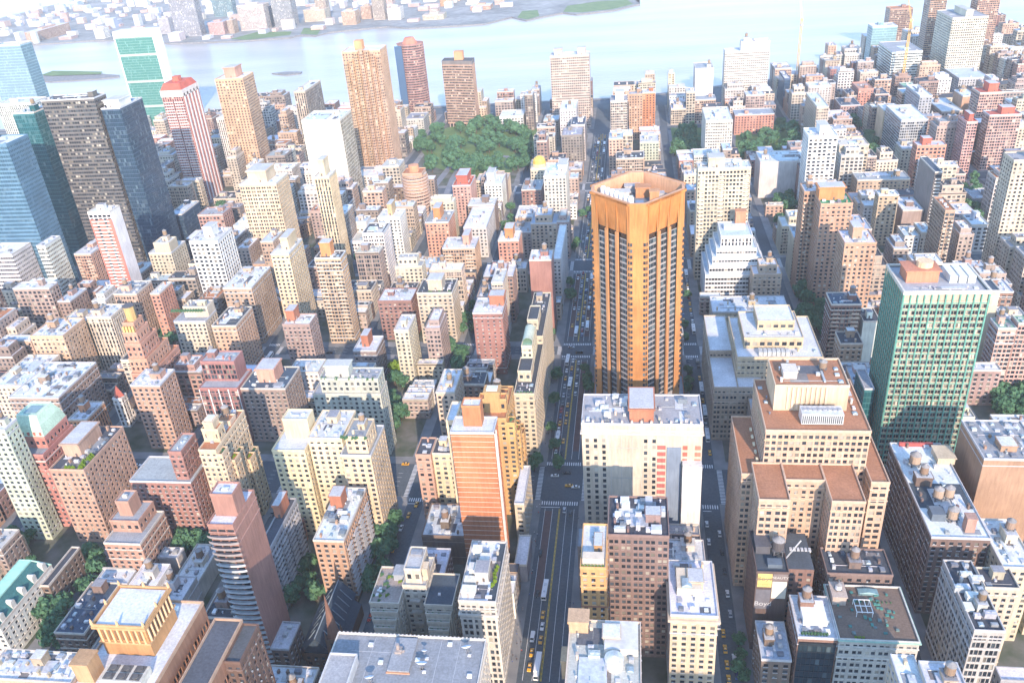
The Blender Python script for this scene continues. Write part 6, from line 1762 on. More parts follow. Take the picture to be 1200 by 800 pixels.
STUFFQ = [tuple(map(int, s.split())) for s in """-2088 2698 23 27 8 1
-1864 3811 33 24 14 4
-840 3130 33 19 12 0
-1781 3484 15 18 23 6
-1454 3110 35 24 12 4
-1324 3208 39 15 12 1
-1163 3485 39 14 13 3
-1862 3653 31 16 11 3
-1912 2935 14 31 18 1
-1620 2471 32 15 13 0
-1606 3074 15 12 9 0
-1828 3775 14 26 9 4
-759 2496 23 22 6 0
-1203 2551 18 10 13 6
-681 2961 20 19 8 2
-615 2846 19 29 28 2
-1567 2768 32 22 14 0
-1271 3156 34 20 21 2
-1183 2400 13 15 9 1
-1610 2576 35 24 8 6
-1553 2472 29 21 25 6
-2111 3916 16 12 10 0
-1466 3427 29 20 8 5
-1967 3364 31 22 11 6
-549 2682 30 22 7 0
-523 3165 19 25 8 6
-1458 2707 29 32 21 2
-1743 2624 24 18 15 2
-2102 2727 17 17 8 3
-1805 2913 15 21 5 2
-2134 2949 41 21 14 5
-29 2747 21 15 9 5
-732 3230 15 12 21 1
-974 2684 11 14 8 4
-820 3274 29 21 10 3
-1011 3047 11 17 8 3
-2018 2703 10 11 5 6
-1102 2970 20 25 11 3
-1548 3012 11 15 10 6
-2007 2922 34 10 22 4
-189 2761 25 32 19 1
-218 2763 11 15 21 1
-822 2206 33 24 7 2
-591 2444 29 25 9 5
-1829 3089 30 28 30 2
-1656 3036 37 28 12 4
-1240 3506 27 33 26 4
-1391 3301 18 21 10 3
-775 2631 16 24 20 4
-2081 3157 41 15 20 2
-1881 3346 19 23 9 0
-54 2690 41 12 8 5
-1305 2544 28 19 15 4
-2090 3615 29 29 6 5
-118 2844 29 14 22 5
-1610 2360 27 15 11 0
-1300 3133 14 19 5 3
-1954 2547 12 20 8 4
-1182 2622 28 10 9 0
-931 2728 41 28 12 1
-1691 2949 18 16 21 1
-2160 3800 33 18 10 3
-1648 2616 35 24 8 5
-2109 3076 26 15 6 2
-1839 3267 36 13 14 6
-1315 2898 34 24 9 4
-1008 2693 29 18 5 5
-1613 3192 35 32 9 3
-979 2771 38 11 8 2
-1339 3342 10 11 9 5
-418 2870 29 24 10 1
-1923 3504 28 12 10 0
-401 3055 22 28 9 6
-1919 2482 36 20 9 4
-2063 3325 15 31 6 0
-1260 2183 20 17 12 1
-1977 3238 13 16 10 6
-1061 2723 41 26 15 4
-167 2608 33 27 19 5
-680 2641 19 12 21 4
-778 3302 23 33 12 4
-2036 3325 20 29 11 0
-1648 2257 14 11 28 4
-2214 3258 40 25 21 3
-1657 3427 26 19 6 3
-1878 2796 19 28 7 0
-2190 3657 33 18 7 1
-1247 3311 24 10 13 4
-2058 2654 41 32 14 2
-1090 2630 12 22 8 6
-2027 3452 18 16 11 2
-1727 2827 16 11 6 1
-1911 3629 28 32 4 3
-1723 2711 23 31 5 0
-415 3021 10 17 10 5
-1008 3220 37 29 10 5
-520 2467 21 27 14 1
-1892 3249 12 25 11 0
-577 3160 11 13 8 1
-787 2589 21 28 6 4
-1782 3002 27 26 21 3
-51 2661 22 31 28 2
-1347 3267 38 28 5 3
-1792 3073 25 10 25 2
-1958 3210 25 19 12 0
-1945 3636 10 10 5 3
-1376 2776 30 24 21 4
-156 2654 17 11 6 6
-100 2936 31 31 7 6
-2089 3764 11 22 8 3
-1559 3506 32 26 24 1
-1627 3343 19 16 21 3
-1097 2152 19 27 6 1
-52 2781 24 30 6 3
-1543 2866 22 17 29 0
-1805 3715 16 32 7 6
-2083 3549 40 21 14 3
-957 2336 33 18 29 1
-1490 2591 18 32 17 0
-1904 2784 26 28 11 3
-291 2846 15 15 13 2
-1086 3299 25 27 9 2
-684 2623 30 13 6 0
-851 2691 18 28 27 5
-400 2819 16 20 13 0
-1789 2867 18 20 13 2
-1465 2660 19 27 11 4
-1137 2642 21 22 12 2
-1393 2626 28 30 27 4
-1971 2968 41 23 18 5
-545 2386 22 32 9 5
-378 2474 27 10 21 5
-827 2602 13 19 13 1
-1201 3371 26 14 15 6
-1772 3191 16 13 19 5
-1908 3884 18 31 9 6
-2064 3004 38 11 21 6
-2057 3080 36 28 19 6
-1906 2616 39 20 13 1
-2060 3519 41 12 11 5
-1615 3617 16 10 13 0
-807 2279 20 23 14 4
-293 2878 39 32 8 3
-797 2426 21 10 10 2
-1160 2473 34 27 14 5
-915 2458 26 19 9 6
-1818 2573 21 21 10 1
-1562 3258 32 18 8 6
-1326 3444 33 31 16 5
-1999 3446 30 25 8 1
-1555 3132 16 18 8 6
-965 3118 39 19 10 1
-1056 2679 15 12 7 3
-1177 2851 16 29 6 6
-742 2344 10 26 19 0
-157 2716 35 14 21 1
-916 2247 31 18 22 4
-790 3094 15 18 11 4
-1409 3082 30 15 5 6
-1158 3231 37 16 8 3
-989 3150 13 14 23 6
-1076 2445 28 33 8 2
-1878 2893 28 32 8 1
-1851 3038 25 20 5 4
-610 2892 27 25 7 5
-1638 3089 20 28 9 5
-1053 2588 34 30 9 3
-960 2191 21 26 9 3
-1856 2663 28 32 9 6
-912 2543 30 33 30 1
-458 2966 34 14 16 3
-1992 2679 20 12 13 0
-2151 3631 33 21 11 6
-580 3015 24 25 22 0
-1607 2847 19 22 6 0
-1503 2876 23 31 15 3
-1061 2763 31 24 27 0
-2195 2917 35 22 6 1
-1922 2698 27 31 14 0
-2134 3599 15 22 9 1
-2165 3218 21 24 16 1
-466 2504 38 13 5 1
-925 2675 15 31 8 4
-540 2575 35 22 19 4
-922 2970 18 27 24 3
-1709 3774 28 29 10 3
-1036 2506 23 18 18 5
-1498 3060 33 30 19 4
-850 2804 14 10 11 4
-1927 3152 26 26 8 5
-1687 2613 37 31 7 5
-862 2857 15 33 9 5
-2177 3992 22 25 22 5
-1041 3327 16 28 13 1
-1674 3202 17 16 6 2
-1538 2495 17 19 6 2
-203 2820 16 17 9 3
-1141 2687 14 15 7 0
-1362 2265 31 26 18 5
-1440 3612 12 30 4 0
-1741 2988 38 32 30 1
-927 3080 27 23 9 3
-781 2550 29 23 11 0
-1209 2662 29 23 6 4
-1204 3157 20 24 8 5
-580 2923 19 21 7 1
-2211 3726 34 22 28 4
-965 3351 21 22 17 2
-1438 3266 37 15 8 5
-1077 3202 18 14 16 4
-2100 3858 28 27 10 6
-1896 2443 36 14 5 4
-1103 3352 41 26 12 2
-396 2768 14 33 13 5
-1400 2469 11 27 5 3
-703 3161 32 27 9 2
-1919 3669 39 22 15 4
-853 3006 38 24 10 1
-2008 3212 40 27 21 3
-1767 3401 11 21 7 0
-398 2629 33 27 8 6
-1690 3356 34 14 20 1
-1299 3382 38 22 8 2
-641 2539 32 23 7 5
-2106 2897 10 14 18 3
-1544 3447 39 25 17 6
-1453 2906 27 13 12 1
-474 2575 38 21 15 3
-2215 3396 31 29 11 0
-1819 3303 22 15 12 1
-1833 3502 33 30 17 1
-1261 2617 13 15 11 2
-450 3086 17 16 10 6
-1043 2146 26 19 4 2
-443 2684 16 13 10 1
-1468 2942 15 11 9 1
-1954 3927 39 32 12 4
-1403 2942 34 17 15 2
-2126 3435 21 19 7 2
-1659 2732 20 17 7 2
-2100 3734 41 24 16 4
-1519 3112 35 11 6 2
-137 2483 38 17 12 0
-2050 2826 40 10 15 5
-921 2516 39 14 20 2
-1393 3110 15 18 8 6
-1461 3349 14 13 26 4
-1414 3188 40 21 11 4
-1715 2432 15 16 7 6
-1748 2324 14 26 21 1
-1497 3552 31 31 9 3
-1868 3199 20 31 6 6
-1339 2447 35 33 7 4
-952 2890 18 32 24 3
-1405 2356 36 11 13 5
-1215 2250 13 11 11 0
-1844 3717 41 28 5 0
-2064 3042 34 25 12 3
-1470 2784 23 29 13 0
-338 2870 15 21 13 1
-1372 3344 15 33 17 5
-1912 3730 33 15 10 4
-1241 2413 35 32 8 3
-2122 3365 19 24 16 6
-826 3071 39 32 8 3
-593 2745 25 15 7 5
-1551 2432 21 26 8 5
-1277 3498 16 13 22 6
-1115 2279 30 28 9 5
-2147 2863 23 22 9 6
-933 2218 11 21 6 2
-1708 2849 15 20 14 4
-724 2926 29 12 16 6
-232 2545 17 23 13 5
-2145 3489 10 22 18 3
-1652 2578 20 24 14 4
-1403 2548 28 31 9 3
-1095 2398 21 20 12 3
-1116 2536 39 28 27 3
-1187 2150 30 32 18 0
-2016 3632 17 32 8 1
-535 3117 25 15 21 1
-2178 3037 30 19 26 0
-2103 2828 16 26 9 4
-1839 2972 26 15 14 4
-1784 2780 26 14 9 3
-800 3218 40 15 8 4
-1164 3092 39 26 7 2
-1546 2723 32 17 19 6
-869 2606 15 32 17 0
-533 3042 14 12 22 6
-735 3093 13 16 21 5
-616 3195 25 27 13 2
-1775 3225 16 32 10 3
-517 2859 29 27 9 1
-1877 3564 16 27 10 2
-575 2246 29 26 5 2
-1891 2919 10 11 10 4
-966 3043 36 14 17 0
-1134 3337 10 16 8 2
-580 2473 41 25 10 0
-2207 3699 41 17 15 1
-1558 3383 28 18 12 1
-999 2940 22 17 14 2
-511 2966 30 29 5 3
-1470 2488 17 19 30 1
-1845 2731 12 10 8 3
-1580 3154 13 22 10 0
-888 3022 15 18 10 6
-1980 3734 13 22 10 6
-2129 3977 20 29 28 2
-780 2314 30 29 11 0
-2210 3434 17 28 21 0
-1990 2833 21 21 9 1
-693 2426 39 17 21 2
-671 2930 21 16 6 2
-615 2625 39 28 9 1
-1536 2685 37 27 6 3
-1732 3091 30 19 24 0
-1838 2689 24 12 26 5
-2124 2988 23 27 18 3
-803 3149 14 19 6 4
-1933 3787 15 32 6 4
-1000 2470 15 25 9 3
-1248 3198 34 18 9 3
-1913 2984 36 12 4 1
-1481 2631 14 12 5 6
-730 2631 18 33 11 5
-1973 2705 18 23 12 1
-2177 3772 38 10 10 6
-2161 2971 15 18 11 5
7 2776 19 27 11 3
-823 2644 35 33 22 6
-1906 3380 33 33 22 4
-1780 3151 21 20 8 4
-1593 2798 18 28 19 2
-2001 3690 20 33 10 2
-1550 3326 24 25 22 2
-2043 3116 15 14 22 4
-356 2422 34 20 9 0
-1626 3429 26 17 23 3
-421 2352 24 27 9 1
-538 2607 37 23 10 5
-884 3203 17 23 13 0
-1988 2867 32 24 13 2
-1357 3057 26 30 6 4
-705 2837 38 23 5 0
-990 2911 34 31 21 1
-999 2316 21 33 9 6
-1723 2747 12 10 5 0
-672 3039 13 28 19 1
-1752 3652 30 14 15 0
-235 2730 32 11 11 5
-2057 3799 38 26 20 3
-155 2786 25 12 10 2
-697 3060 29 33 11 0
-1324 2656 35 17 13 3
-1974 2650 17 13 8 6
-1622 2800 25 19 7 5
-1561 3186 15 27 9 1
-2219 3064 35 10 8 0
-1593 2293 38 32 6 5""".split(chr(10))]
CRANES = [
(248.9,1354.8,95,30,1.8,1.2,'slim pale construction crane by the river right of the hospital slab'),
(378,1270,100,62,1.9,1.1,'orange construction crane in front of the slim blue glass tower')
]
# ------------------------------------------------------------------ buildings
def jit(c, rng, a=.1):
 k = 1+rng.uniform(-a, a); return tuple(max(.01, min(.85, v*k*(1+rng.uniform(-.04, .04)))) for v in c)
def roof_kit(root, bx, z, rng, org, wallc, n, tk=.35, big=True):
 x0, x1, y0, y1 = bx; w, d = x1-x0, y1-y0
 if w < 4.5 or d < 4.5: return
 nx, ny = max(1, int(w/4.2)), max(1, int(d/4.2)); cells = [(i, j) for i in range(nx) for j in range(ny)]; rng.shuffle(cells)
 used = set()
 if big and w > 8 and d > 8:
  bw, bd, bh = min(w*.4, rng.uniform(4, 8)), min(d*.4, rng.uniform(4, 8)), rng.uniform(3, 5.5)
  cx, cy = rng.uniform(x0+bw*.7, x1-bw*.7), rng.uniform(y0+bd*.9, y1-bd*.7)
  b = put('bulkhead', root, cx, cy, z, bw, bd, bh, jit(wallc, rng, .25), org)
  r_ = link('bulkhead_roof', UN['bulkhead_roof'], b, rng.choice([(.5, .52, .54), (.3, .3, .32), (.62, .62, .6)]), (0, 0, 1.0)); r_.scale = (1.0, 1.0, .03)
  d_ = link('door', UN['door'], b, (.12, .1, .09), (rng.uniform(-.2, .2), -.5, 0)); d_.scale = (1/bw, 1/bd, 2.1/bh)
  cells = [c for c in cells if abs(x0+(c[0]+.5)*w/nx-cx) > bw/2+2 or abs(y0+(c[1]+.5)*d/ny-cy) > bd/2+2]
  if rng.random() < tk:
   rr = min(bw, bd, 4.4)*.42; tank(root, cx, cy, z+bh*1.03, rr, rr*2.0, rng, org, legs=1.2, color=jit((.27, .19, .13), rng, .3))
 for q in range(max(1, n//5)):
  pw, pd = rng.uniform(2, max(2.2, w*.4)), rng.uniform(2, max(2.2, d*.4)); put('roof_patch', root, rng.uniform(x0+pw/2, x1-pw/2), rng.uniform(y0+pd/2, y1-pd/2), z+.02+.02*q, pw, pd, .03, rng.choice([(.3, .32, .34), (.12, .13, .15), (.55, .57, .58), (.22, .2, .19), (.64, .66, .68)]), org)
 if n > 4:
  L = rng.uniform(.25, .5); put('duct', root, x0+w*rng.uniform(.3, .7), y0+d*rng.uniform(.25, .75), z, (w*L if rng.random() < .5 else .9), (d*L if rng.random() < .5 else .9), .9, jit((.55, .57, .58), rng, .2), org)
  put('pipe', root, x0+w/2, y0+d*rng.uniform(.1, .9), z, w*.8, .3, .3, jit((.4, .4, .4), rng, .4), org)
 for c in cells[:n]:
  x, y = x0+(c[0]+.5)*w/nx+rng.uniform(-.6, .6), y0+(c[1]+.5)*d/ny+rng.uniform(-.6, .6)
  k = rng.choice(['air_conditioner', 'air_conditioner', 'vent', 'skylight', 'chimney', 'vent', 'deck_box'])
  cc = jit(rng.choice([(.55, .56, .57), (.4, .42, .44), (.66, .66, .64), (.22, .24, .27)]), rng, .2)
  if k == 'air_conditioner': put(k, root, x, y, z, rng.uniform(1.4, 3), rng.uniform(1.3, 2.6), rng.uniform(1, 1.9), cc, org)
  elif k == 'vent': put(k, root, x, y, z, 1, 1, rng.uniform(1, 2), cc, org)
  elif k == 'skylight': put(k, root, x, y, z, rng.uniform(1.4, 2.6), rng.uniform(1.6, 3), 1, (.3, .38, .42), org)
  elif k == 'deck_box': put('deck_box', root, x, y, z, rng.uniform(1.2, 2.4), rng.uniform(1.2, 2.4), rng.uniform(.5, 1.2), cc, org, name='roof_hatch')
  else: put(k, root, x, y, z, .9, 1.4, rng.uniform(1.4, 2.8), jit(wallc, rng, .2), org)
def shell(root, bx, z0, H, fs, ss, col, roofc, org, far, seed, trimc=None, curtain=False, parapet=True):
 w, p = MB(), MB(); top = H-.9; near = math.hypot((bx[0]+bx[1])/2, bx[2]) < 640 and not curtain; res = fs in ('p', 'bal2', 'pc')
 s_, a_ = (MB() if near and fs in ('p', 'pairs', 'big', 'sq', 'pc', 'bal2', 'q') else None), (MB() if near and res else None)
 tier(w, p, bx, z0, top, fs, ss, far, s_, a_)
 if s_: part('sill', s_, M['trim'], root, trimc or tuple(min(.7, v*1.2+.05) for v in col), org, stuff=True)
 if a_: part('window_unit', a_, M['metal'], root, (.5, .5, .49), org, stuff=True)
 if near and parapet and H-z0 > 14 and seed % 3:
  for h_ in [H-4.6, z0+5.2]+([H-10.9] if seed % 2 and H-z0 > 30 else []): q = MB(); ring(q, bx, h_, h_+.4, .5, .16+.14*(seed % 2)); part('string_course', q, M['trim'], root, trimc or tuple(min(.7, v*1.15+.04) for v in col), org)
 part('wall', w, M['wall'], root, col, org)
 part('window', p, M['curtain'] if curtain else M['pane'], root, curtain or col, org, stuff=True, rnd=True, seed=seed)
 r = MB(); r.box(bx[0]+.02, bx[1]-.02, bx[2]+.02, bx[3]-.02, top-.3, top+.03, faces='t'); part('roof', r, M['roof'], root, roofc, org)
 if parapet:
  q = MB(); ring(q, bx, top-.35, H); part('parapet', q, M['trim'], root, trimc or tuple(v*1.08 for v in col), org)
 return top+.03
def balconies(root, org, bx, z0, z1, fh, side, color, spans, depth=1.3):
 b = MB(); x0, x1, y0, y1 = bx
 for k in range(int((z1-z0)/fh)):
  z = z0+k*fh
  for a, c in spans:
   if side == 'f': X = (x0+a*(x1-x0), x0+c*(x1-x0)); b.box(X[0], X[1], y0-depth, y0-.02, z, z+.2, faces='fbrltu'); b.box(X[0], X[1], y0-depth, y0-depth+.12, z+.2, z+1.1)
   elif side == 'r': Y = (y0+a*(y1-y0), y0+c*(y1-y0)); b.box(x1+.02, x1+depth, Y[0], Y[1], z, z+.2, faces='fbrltu'); b.box(x1+depth-.12, x1+depth, Y[0], Y[1], z+.2, z+1.1)
   elif side == 'l': Y = (y0+a*(y1-y0), y0+c*(y1-y0)); b.box(x0-depth, x0-.02, Y[0], Y[1], z, z+.2, faces='fbrltu'); b.box(x0-depth, x0-depth+.12, Y[0], Y[1], z+.2, z+1.1)
 part('balcony', b, M['trim'], root, color, org, stuff=True)
KINDS = [('townhouse', 'townhouse'), ('tower', 'tower'), ('apartment_block', 'building'), ('low_building', 'building'), ('church', 'church')]
GROUPS = [None, 'townhouses along the side streets', 'lofts on the side streets', 'blocks at the avenue corners']
CURT = {'ungreen', 'paleglass', 'tealdark', 'bluedark', 'blueribbon'}
def building(row):
 label, kd_, x0, x1, y0, y1, H, ck, sty, roof, tiers, bulk, special, group, seed = row; name, cat = KINDS[kd_]; group = GROUPS[group]
 rng = random.Random(seed); col = jit(CC[ck], rng, .08); col = tuple(.78*v+.22*q for v, q in zip(col, (.46, .41, .36))) if group else col; cx, cy = (x0+x1)/2, y0; org = (cx, cy, 0)
 root = thing(name, label, cat, org, group)
 bx = (x0, x1, y0, y1); d = math.hypot(cx, cy); far = d > 1000
 fs, ss = FRONT.get(sty, sty), SIDE.get(sty, sty)
 curtain = None; wc = col
 if ck in CURT: curtain = col; wc = tuple(min(.6, v*1.5+.03) for v in col)
 if special in SPECIAL:
  SPECIAL[special](root, bx, H, col, roof, org, rng, seed, d); return root
 rc = jit(ROOFC[roof], rng, .1)
 z = shell(root, bx, 0, H, fs, ss, wc, rc, org, far, seed, curtain=curtain, trimc=rng.choice([None, (.5, .5, .5), (.55, .5, .43)]))
 tb = bx; ztop = z
 if group and seed % 5 in (0, 2) and cat == 'building' and H > 20 and not tiers and x1-x0 > 10 and y1-y0 > 10:
  f = lambda: rng.uniform(.1, .24); tiers = [(x0+(x1-x0)*f(), x1-(x1-x0)*f(), y0+(y1-y0)*f(), y1-(y1-y0)*f()*.6, H+rng.choice((3.4, 4, 6.6)), None)]
 for t in tiers:
  tx0, tx1, ty0, ty1, tz, ts = t; s2 = ts or sty
  ztop = shell(root, (tx0, tx1, ty0, ty1), ztop-.05, tz, FRONT.get(s2, s2), SIDE.get(s2, s2), wc, rc, org, far, seed+7, curtain=curtain)
  tb = (tx0, tx1, ty0, ty1)
 kc = {'box': col, 'brick': (.42, .17, .1), 'pink': (.55, .3, .22), 'white': (.72, .71, .68), 'tan': (.5, .36, .2), 'orange': (.55, .24, .1), 'red': (.5, .13, .09)}
 w, dd = tb[1]-tb[0], tb[3]-tb[2]
 for u0, u1, v0, v1, h, kd in bulk:
  bw, bd = (u1-u0)*w, (v1-v0)*dd; b = put('bulkhead', root, tb[0]+(u0+u1)/2*w, tb[2]+(v0+v1)/2*dd, ztop, bw, bd, h, kc[kd], org)
  r_ = link('bulkhead_roof', UN['bulkhead_roof'], b, (.5, .5, .5), (0, 0, 1.0)); r_.scale = (1, 1, .02)
  d_ = link('door', UN['door'], b, (.12, .1, .09), (rng.uniform(-.2, .2), -.5, 0)); d_.scale = (1.2/bw, 1/bd, 2.2/h)
 n = 0 if far else max(3, min(26, int(w*dd/(26 if d < 480 else 45 if d < 700 else 90))))
 if far: n = 2
 roof_kit(root, (tb[0]+1, tb[1]-1, tb[2]+1, tb[3]-1), ztop, rng, org, col, n, big=not bulk, tk=.45 if d < 700 else .25)
 if cat == 'townhouse' or (group and 'loft' in group and seed % 3 == 0):
  if d < 620 and seed % 2:
   b = MB(); fx = x0+(x1-x0)*.3; fw = min(3.2, (x1-x0)*.45)
   for k in range(1, int((H-3)/3.15)):
    z_ = k*3.15+1.1; b.box(fx, fx+fw, y0-1.1, y0-.03, z_, z_+.08, faces='fbrltu'); b.box(fx, fx+fw, y0-1.1, y0-1.05, z_, z_+.9); b.bar((fx+.3, y0-.6, z_-3.1), (fx+fw-.5, y0-.6, z_), .12)
   part('fire_escape', b, M['metal'], root, (.05, .05, .055), org)
  b = MB(); b.box(x0-.05, x1+.05, y0-.55, y0-.13, H-1.5, H-.5); part('cornice', b, M['trim'], root, jit(rng.choice([(.35, .3, .26), (.12, .1, .09), (.5, .47, .42)]), rng, .2), org)
 if sty == 'bal': 
  nb = int((H-8)/3.1); 
  if special != 'skip' and d < 420:
   bm = MB(); W = x1-x0; pts = [(-.3, 0)]+[(W*.5+(W*.62)*math.sin(a), -.4-1.7*math.cos(a)) for a in np.linspace(-1.25, 1.25, 8)]+[(W+.3, 0)]
   bm.loft([[(px, py, z_) for px, py in pts] for z_ in (0, .25)]); rail = [[(px, py, z_) for px, py in pts[1:-1]] for z_ in (.25, 1.15)]; bm.loft(rail, cap=False, closed=False)
   me = bm.mesh('balcony', [M['trim']])
   for k in range(nb): link('balcony', me, root, (.5, .53, .54) if k < nb-5 else (.3, .27, .26), (x0-org[0], -.05, 6+k*3.1))
  else: balconies(root, org, bx, 6, H-4, 3.05, 'f', (.6, .55, .5), [(.1, .9)])
 if sty == 'balside': balconies(root, org, bx, 4, H-3, 3.05, 'r', (.5, .5, .5), [(.04+.24*i, .04+.24*i+.17) for i in range(4)])
 if sty == 'balv' and not far: balconies(root, org, bx, 5, H-4, 3.3, 'f', (.58, .52, .42), [(.03, .13), (.4, .5), (.86, .97)])
 if sty == 'bal2' and not far: balconies(root, org, bx, 5, H-4, 3.05, 'f', (.55, .45, .36), [(.06, .3), (.7, .94)])
 if sty == 'blade':
  b = MB()
  for k in range(int(H/3.05)): b.box(x0-.02, x1+.02, y0-.07, y0-.004, 3+k*3.05, 3.2+k*3.05)
  part('floor_line', b, M['trim'], root, (.66, .55, .45), org, stuff=True)
  b = MB(); b.box(x1+.05, x1+.9, y0+1.5, y0+2.1, 0, H-2); b.box(x1+.05, x1+.7, y0+4.5, y0+5.1, 0, H-2); part('fin', b, M['trim'], root, (.6, .56, .53), org)
 if sty == 'grid':
  b = MB()
  for k in range(5): u = x0+(k)/4*(x1-x0); b.box(max(x0, u-.35), min(x1, u+.35), y0-.3, y0-.01, 0, H-1.3)
  part('white_frame', b, M['trim'], root, (.72, .7, .68), org)
 if sty == 'hotel':
  p, w_ = MB(), MB()
  for a in (.03, .1, .17, .52, .59):
   nfl = 17
   for k in range(nfl):
    u = x0+a*(x1-x0); z_ = 6+k*(H-14)/nfl; p.box(u, u+1.7, y0-.06, y0-.01, z_, z_+2.1, faces='f')
    w_.box(u-.15, u+1.85, y0-.12, y0-.005, z_-.25, z_-.02)
  part('window', p, M['pane'], root, col, org, True, True, seed); part('sill', w_, M['trim'], root, col, org, True)
  for hz in (.3, .55, .8):
   b = MB(); b.box(x0+.24*(x1-x0), x0+.5*(x1-x0), y0-.1, y0-.01, hz*H, hz*H+.3); part('panel_joint', b, M['trim'], root, (.42, .4, .36), org)
  for a in (.24, .33, .42, .5):
   b = MB(); b.box(x0+a*(x1-x0), x0+a*(x1-x0)+.25, y0-.16, y0-.01, 4, H-7); part('panel_joint', b, M['trim'], root, (.45, .42, .38), org)
  b = MB(); ring(b, bx, H-6.5, H-5.7, .9, .7); part('cornice', b, M['trim'], root, (.6, .54, .45), org)
  for k in range(13): put('deck_box', root, x0+1+k*(x1-x0-2)/12, y0-.1, H, 1, .9, 1.6, (.62, .5, .4), org, name='finial')
  for a, c, cc in ((.63, .7, (.42, .13, .11)), (.84, .88, (.45, .14, .1)), (.94, .99, (.5, .2, .14))):
   b = MB()
   for k in range(14): b.box(x0+a*(x1-x0), x0+c*(x1-x0), y0-.14, y0-.01, 8+k*4, 10.4+k*4)
   part('brick_bay', b, M['wall'], root, cc, org, True)
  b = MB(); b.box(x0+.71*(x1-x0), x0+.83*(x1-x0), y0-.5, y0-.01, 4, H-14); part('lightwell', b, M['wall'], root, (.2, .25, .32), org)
  b = MB(); b.box(x0+.84*(x1-x0), x1, y0-5, y0-.01, 0, H-22); part('annex', b, M['wall'], root, (.62, .62, .6), org)
 if special in EXTRA: EXTRA[special](root, bx, ztop, org, rng, col)
 if sty == 'glassfr':
  b = MB(); p = MB(); facade(b, p, (x0+.4, y0-.4, 0), (1, 0, 0), x1-x0-.8, 0, H-3, 'g'); b.box(x0+.4, x1-.4, y0-.39, y0-.01, H-3, H-2.8, faces='t')
  part('glass_front', b, M['metal'], root, (.03, .04, .05), org); part('pane', p, M['curtain'], root, (.02, .035, .05), org, True, True)
  for k in range(9): put('shrub', root, x0+2+k*1.2, y0+2, ztop, 1.2, 1.2, 1.5, None, org)
  put('deck_box', root, cx, (y0+y1)/2+1, ztop, (x1-x0)*.62, (y1-y0)*.5, 3, (.72, .72, .7), org, name='penthouse')
 if sty == 'mans':
  b = MB(); i = 5
  b.loft([[(x0, y0, H-.5), (x1, y0, H-.5), (x1, y1, H-.5), (x0, y1, H-.5)], [(x0+i, y0+i, H+7), (x1-i, y0+i, H+7), (x1-i, y1-i, H+7), (x0+i, y1-i, H+7)]], cap=False)
  part('mansard', b, M['roof'], root, (.05, .17, .17), org)
  b = MB(); b.box(x0+i, x1-i, y0+i, y1-i, H+6.9, H+7.3); ring(b, (x0+i, x1-i, y0+i, y1-i), H+6.5, H+7.6); part('mansard_rim', b, M['trim'], root, (.35, .62, .5), org)
  for k in range(5):
   yy = y0+4+k*(y1-y0-8)/4
   b = MB(); b.box(x1-3.4, x1-.3, yy-1.4, yy+1.4, H, H+3.2); b.bar((x1-3.4, yy, H+3.2), (x1-.2, yy, H+3.2), 1.45, n=8); part('dormer', b, M['trim'], root, (.6, .6, .54), org)
  for s in (0, 1):
   for k in (0, 1):
    yy = (y0+i if k == 0 else y1-i); xx = (x0+i if s == 0 else x1-i); b = MB(); b.bar(((x0 if s == 0 else x1), (y0 if k == 0 else y1), H-.3), (xx, yy, H+7.2), .45); part('roof_hip', b, M['trim'], root, (.4, .66, .52), org)
 return root
# ------------------------------------------------------------------ special buildings
SPECIAL = {}
def special(f): SPECIAL[f.__name__] = f; return f
def poly_shell(root, pts, z0, H, sty, col, roofc, org, seed, far=False, nm='wall', roof=True, curtain=None, blank=None):
 w, p = MB(), MB(); n = len(pts)
 for i in range(n):
  a, b = Vector((*pts[i], 0)), Vector((*pts[(i+1) % n], 0)); L = (b-a).length; U = (b-a)/L
  s = sty if not (blank and i in blank) else 'n'
  facade(w, p, a, U, L, z0, H, s, far)
 part(nm, w, M['wall'], root, col, org); part('window', p, M['curtain'] if curtain else M['pane'], root, curtain or col, org, True, True, seed)
 if roof:
  r = MB(); c = (sum(q[0] for q in pts)/n, sum(q[1] for q in pts)/n, H-.6)
  r.quads([((*pts[i], H-.6), (*pts[(i+1) % n], H-.6), c, c) for i in range(n)]); part('roof', r, M['roof'], root, roofc, org)
def ngon(cx, cy, rx, ry, n, ph=0): return [(cx+rx*math.cos(2*math.pi*i/n+ph), cy+ry*math.sin(2*math.pi*i/n+ph)) for i in range(n)]
def gable(mb, x0, x1, y0, y1, z0, z1, axis='y', o=.5):
 if axis == 'y':
  m = (x0+x1)/2; mb.quads([((x0-o, y0-o, z0), (m, y0-o, z1), (m, y1+o, z1), (x0-o, y1+o, z0)), ((m, y0-o, z1), (x1+o, y0-o, z0), (x1+o, y1+o, z0), (m, y1+o, z1)), ((x0, y0, z0), (x1, y0, z0), (m, y0, z1), (m, y0, z1)), ((x1, y1, z0), (x0, y1, z0), (m, y1, z1), (m, y1, z1))])
 else:
  m = (y0+y1)/2; mb.quads([((x0-o, y0-o, z0), (x1+o, y0-o, z0), (x1+o, m, z1), (x0-o, m, z1)), ((x0-o, m, z1), (x1+o, m, z1), (x1+o, y1+o, z0), (x0-o, y1+o, z0)), ((x1, y0, z0), (x1, y1, z0), (x1, m, z1), (x1, m, z1)), ((x0, y1, z0), (x0, y0, z0), (x0, m, z1), (x0, m, z1))])
def simple(root, bx, z0, z1, sty, col, roofc, org, seed, nm='wall', parapet=True):
 return shell(root, bx, z0, z1, FRONT.get(sty, sty), SIDE.get(sty, sty), col, roofc, org, False, seed, parapet=parapet)
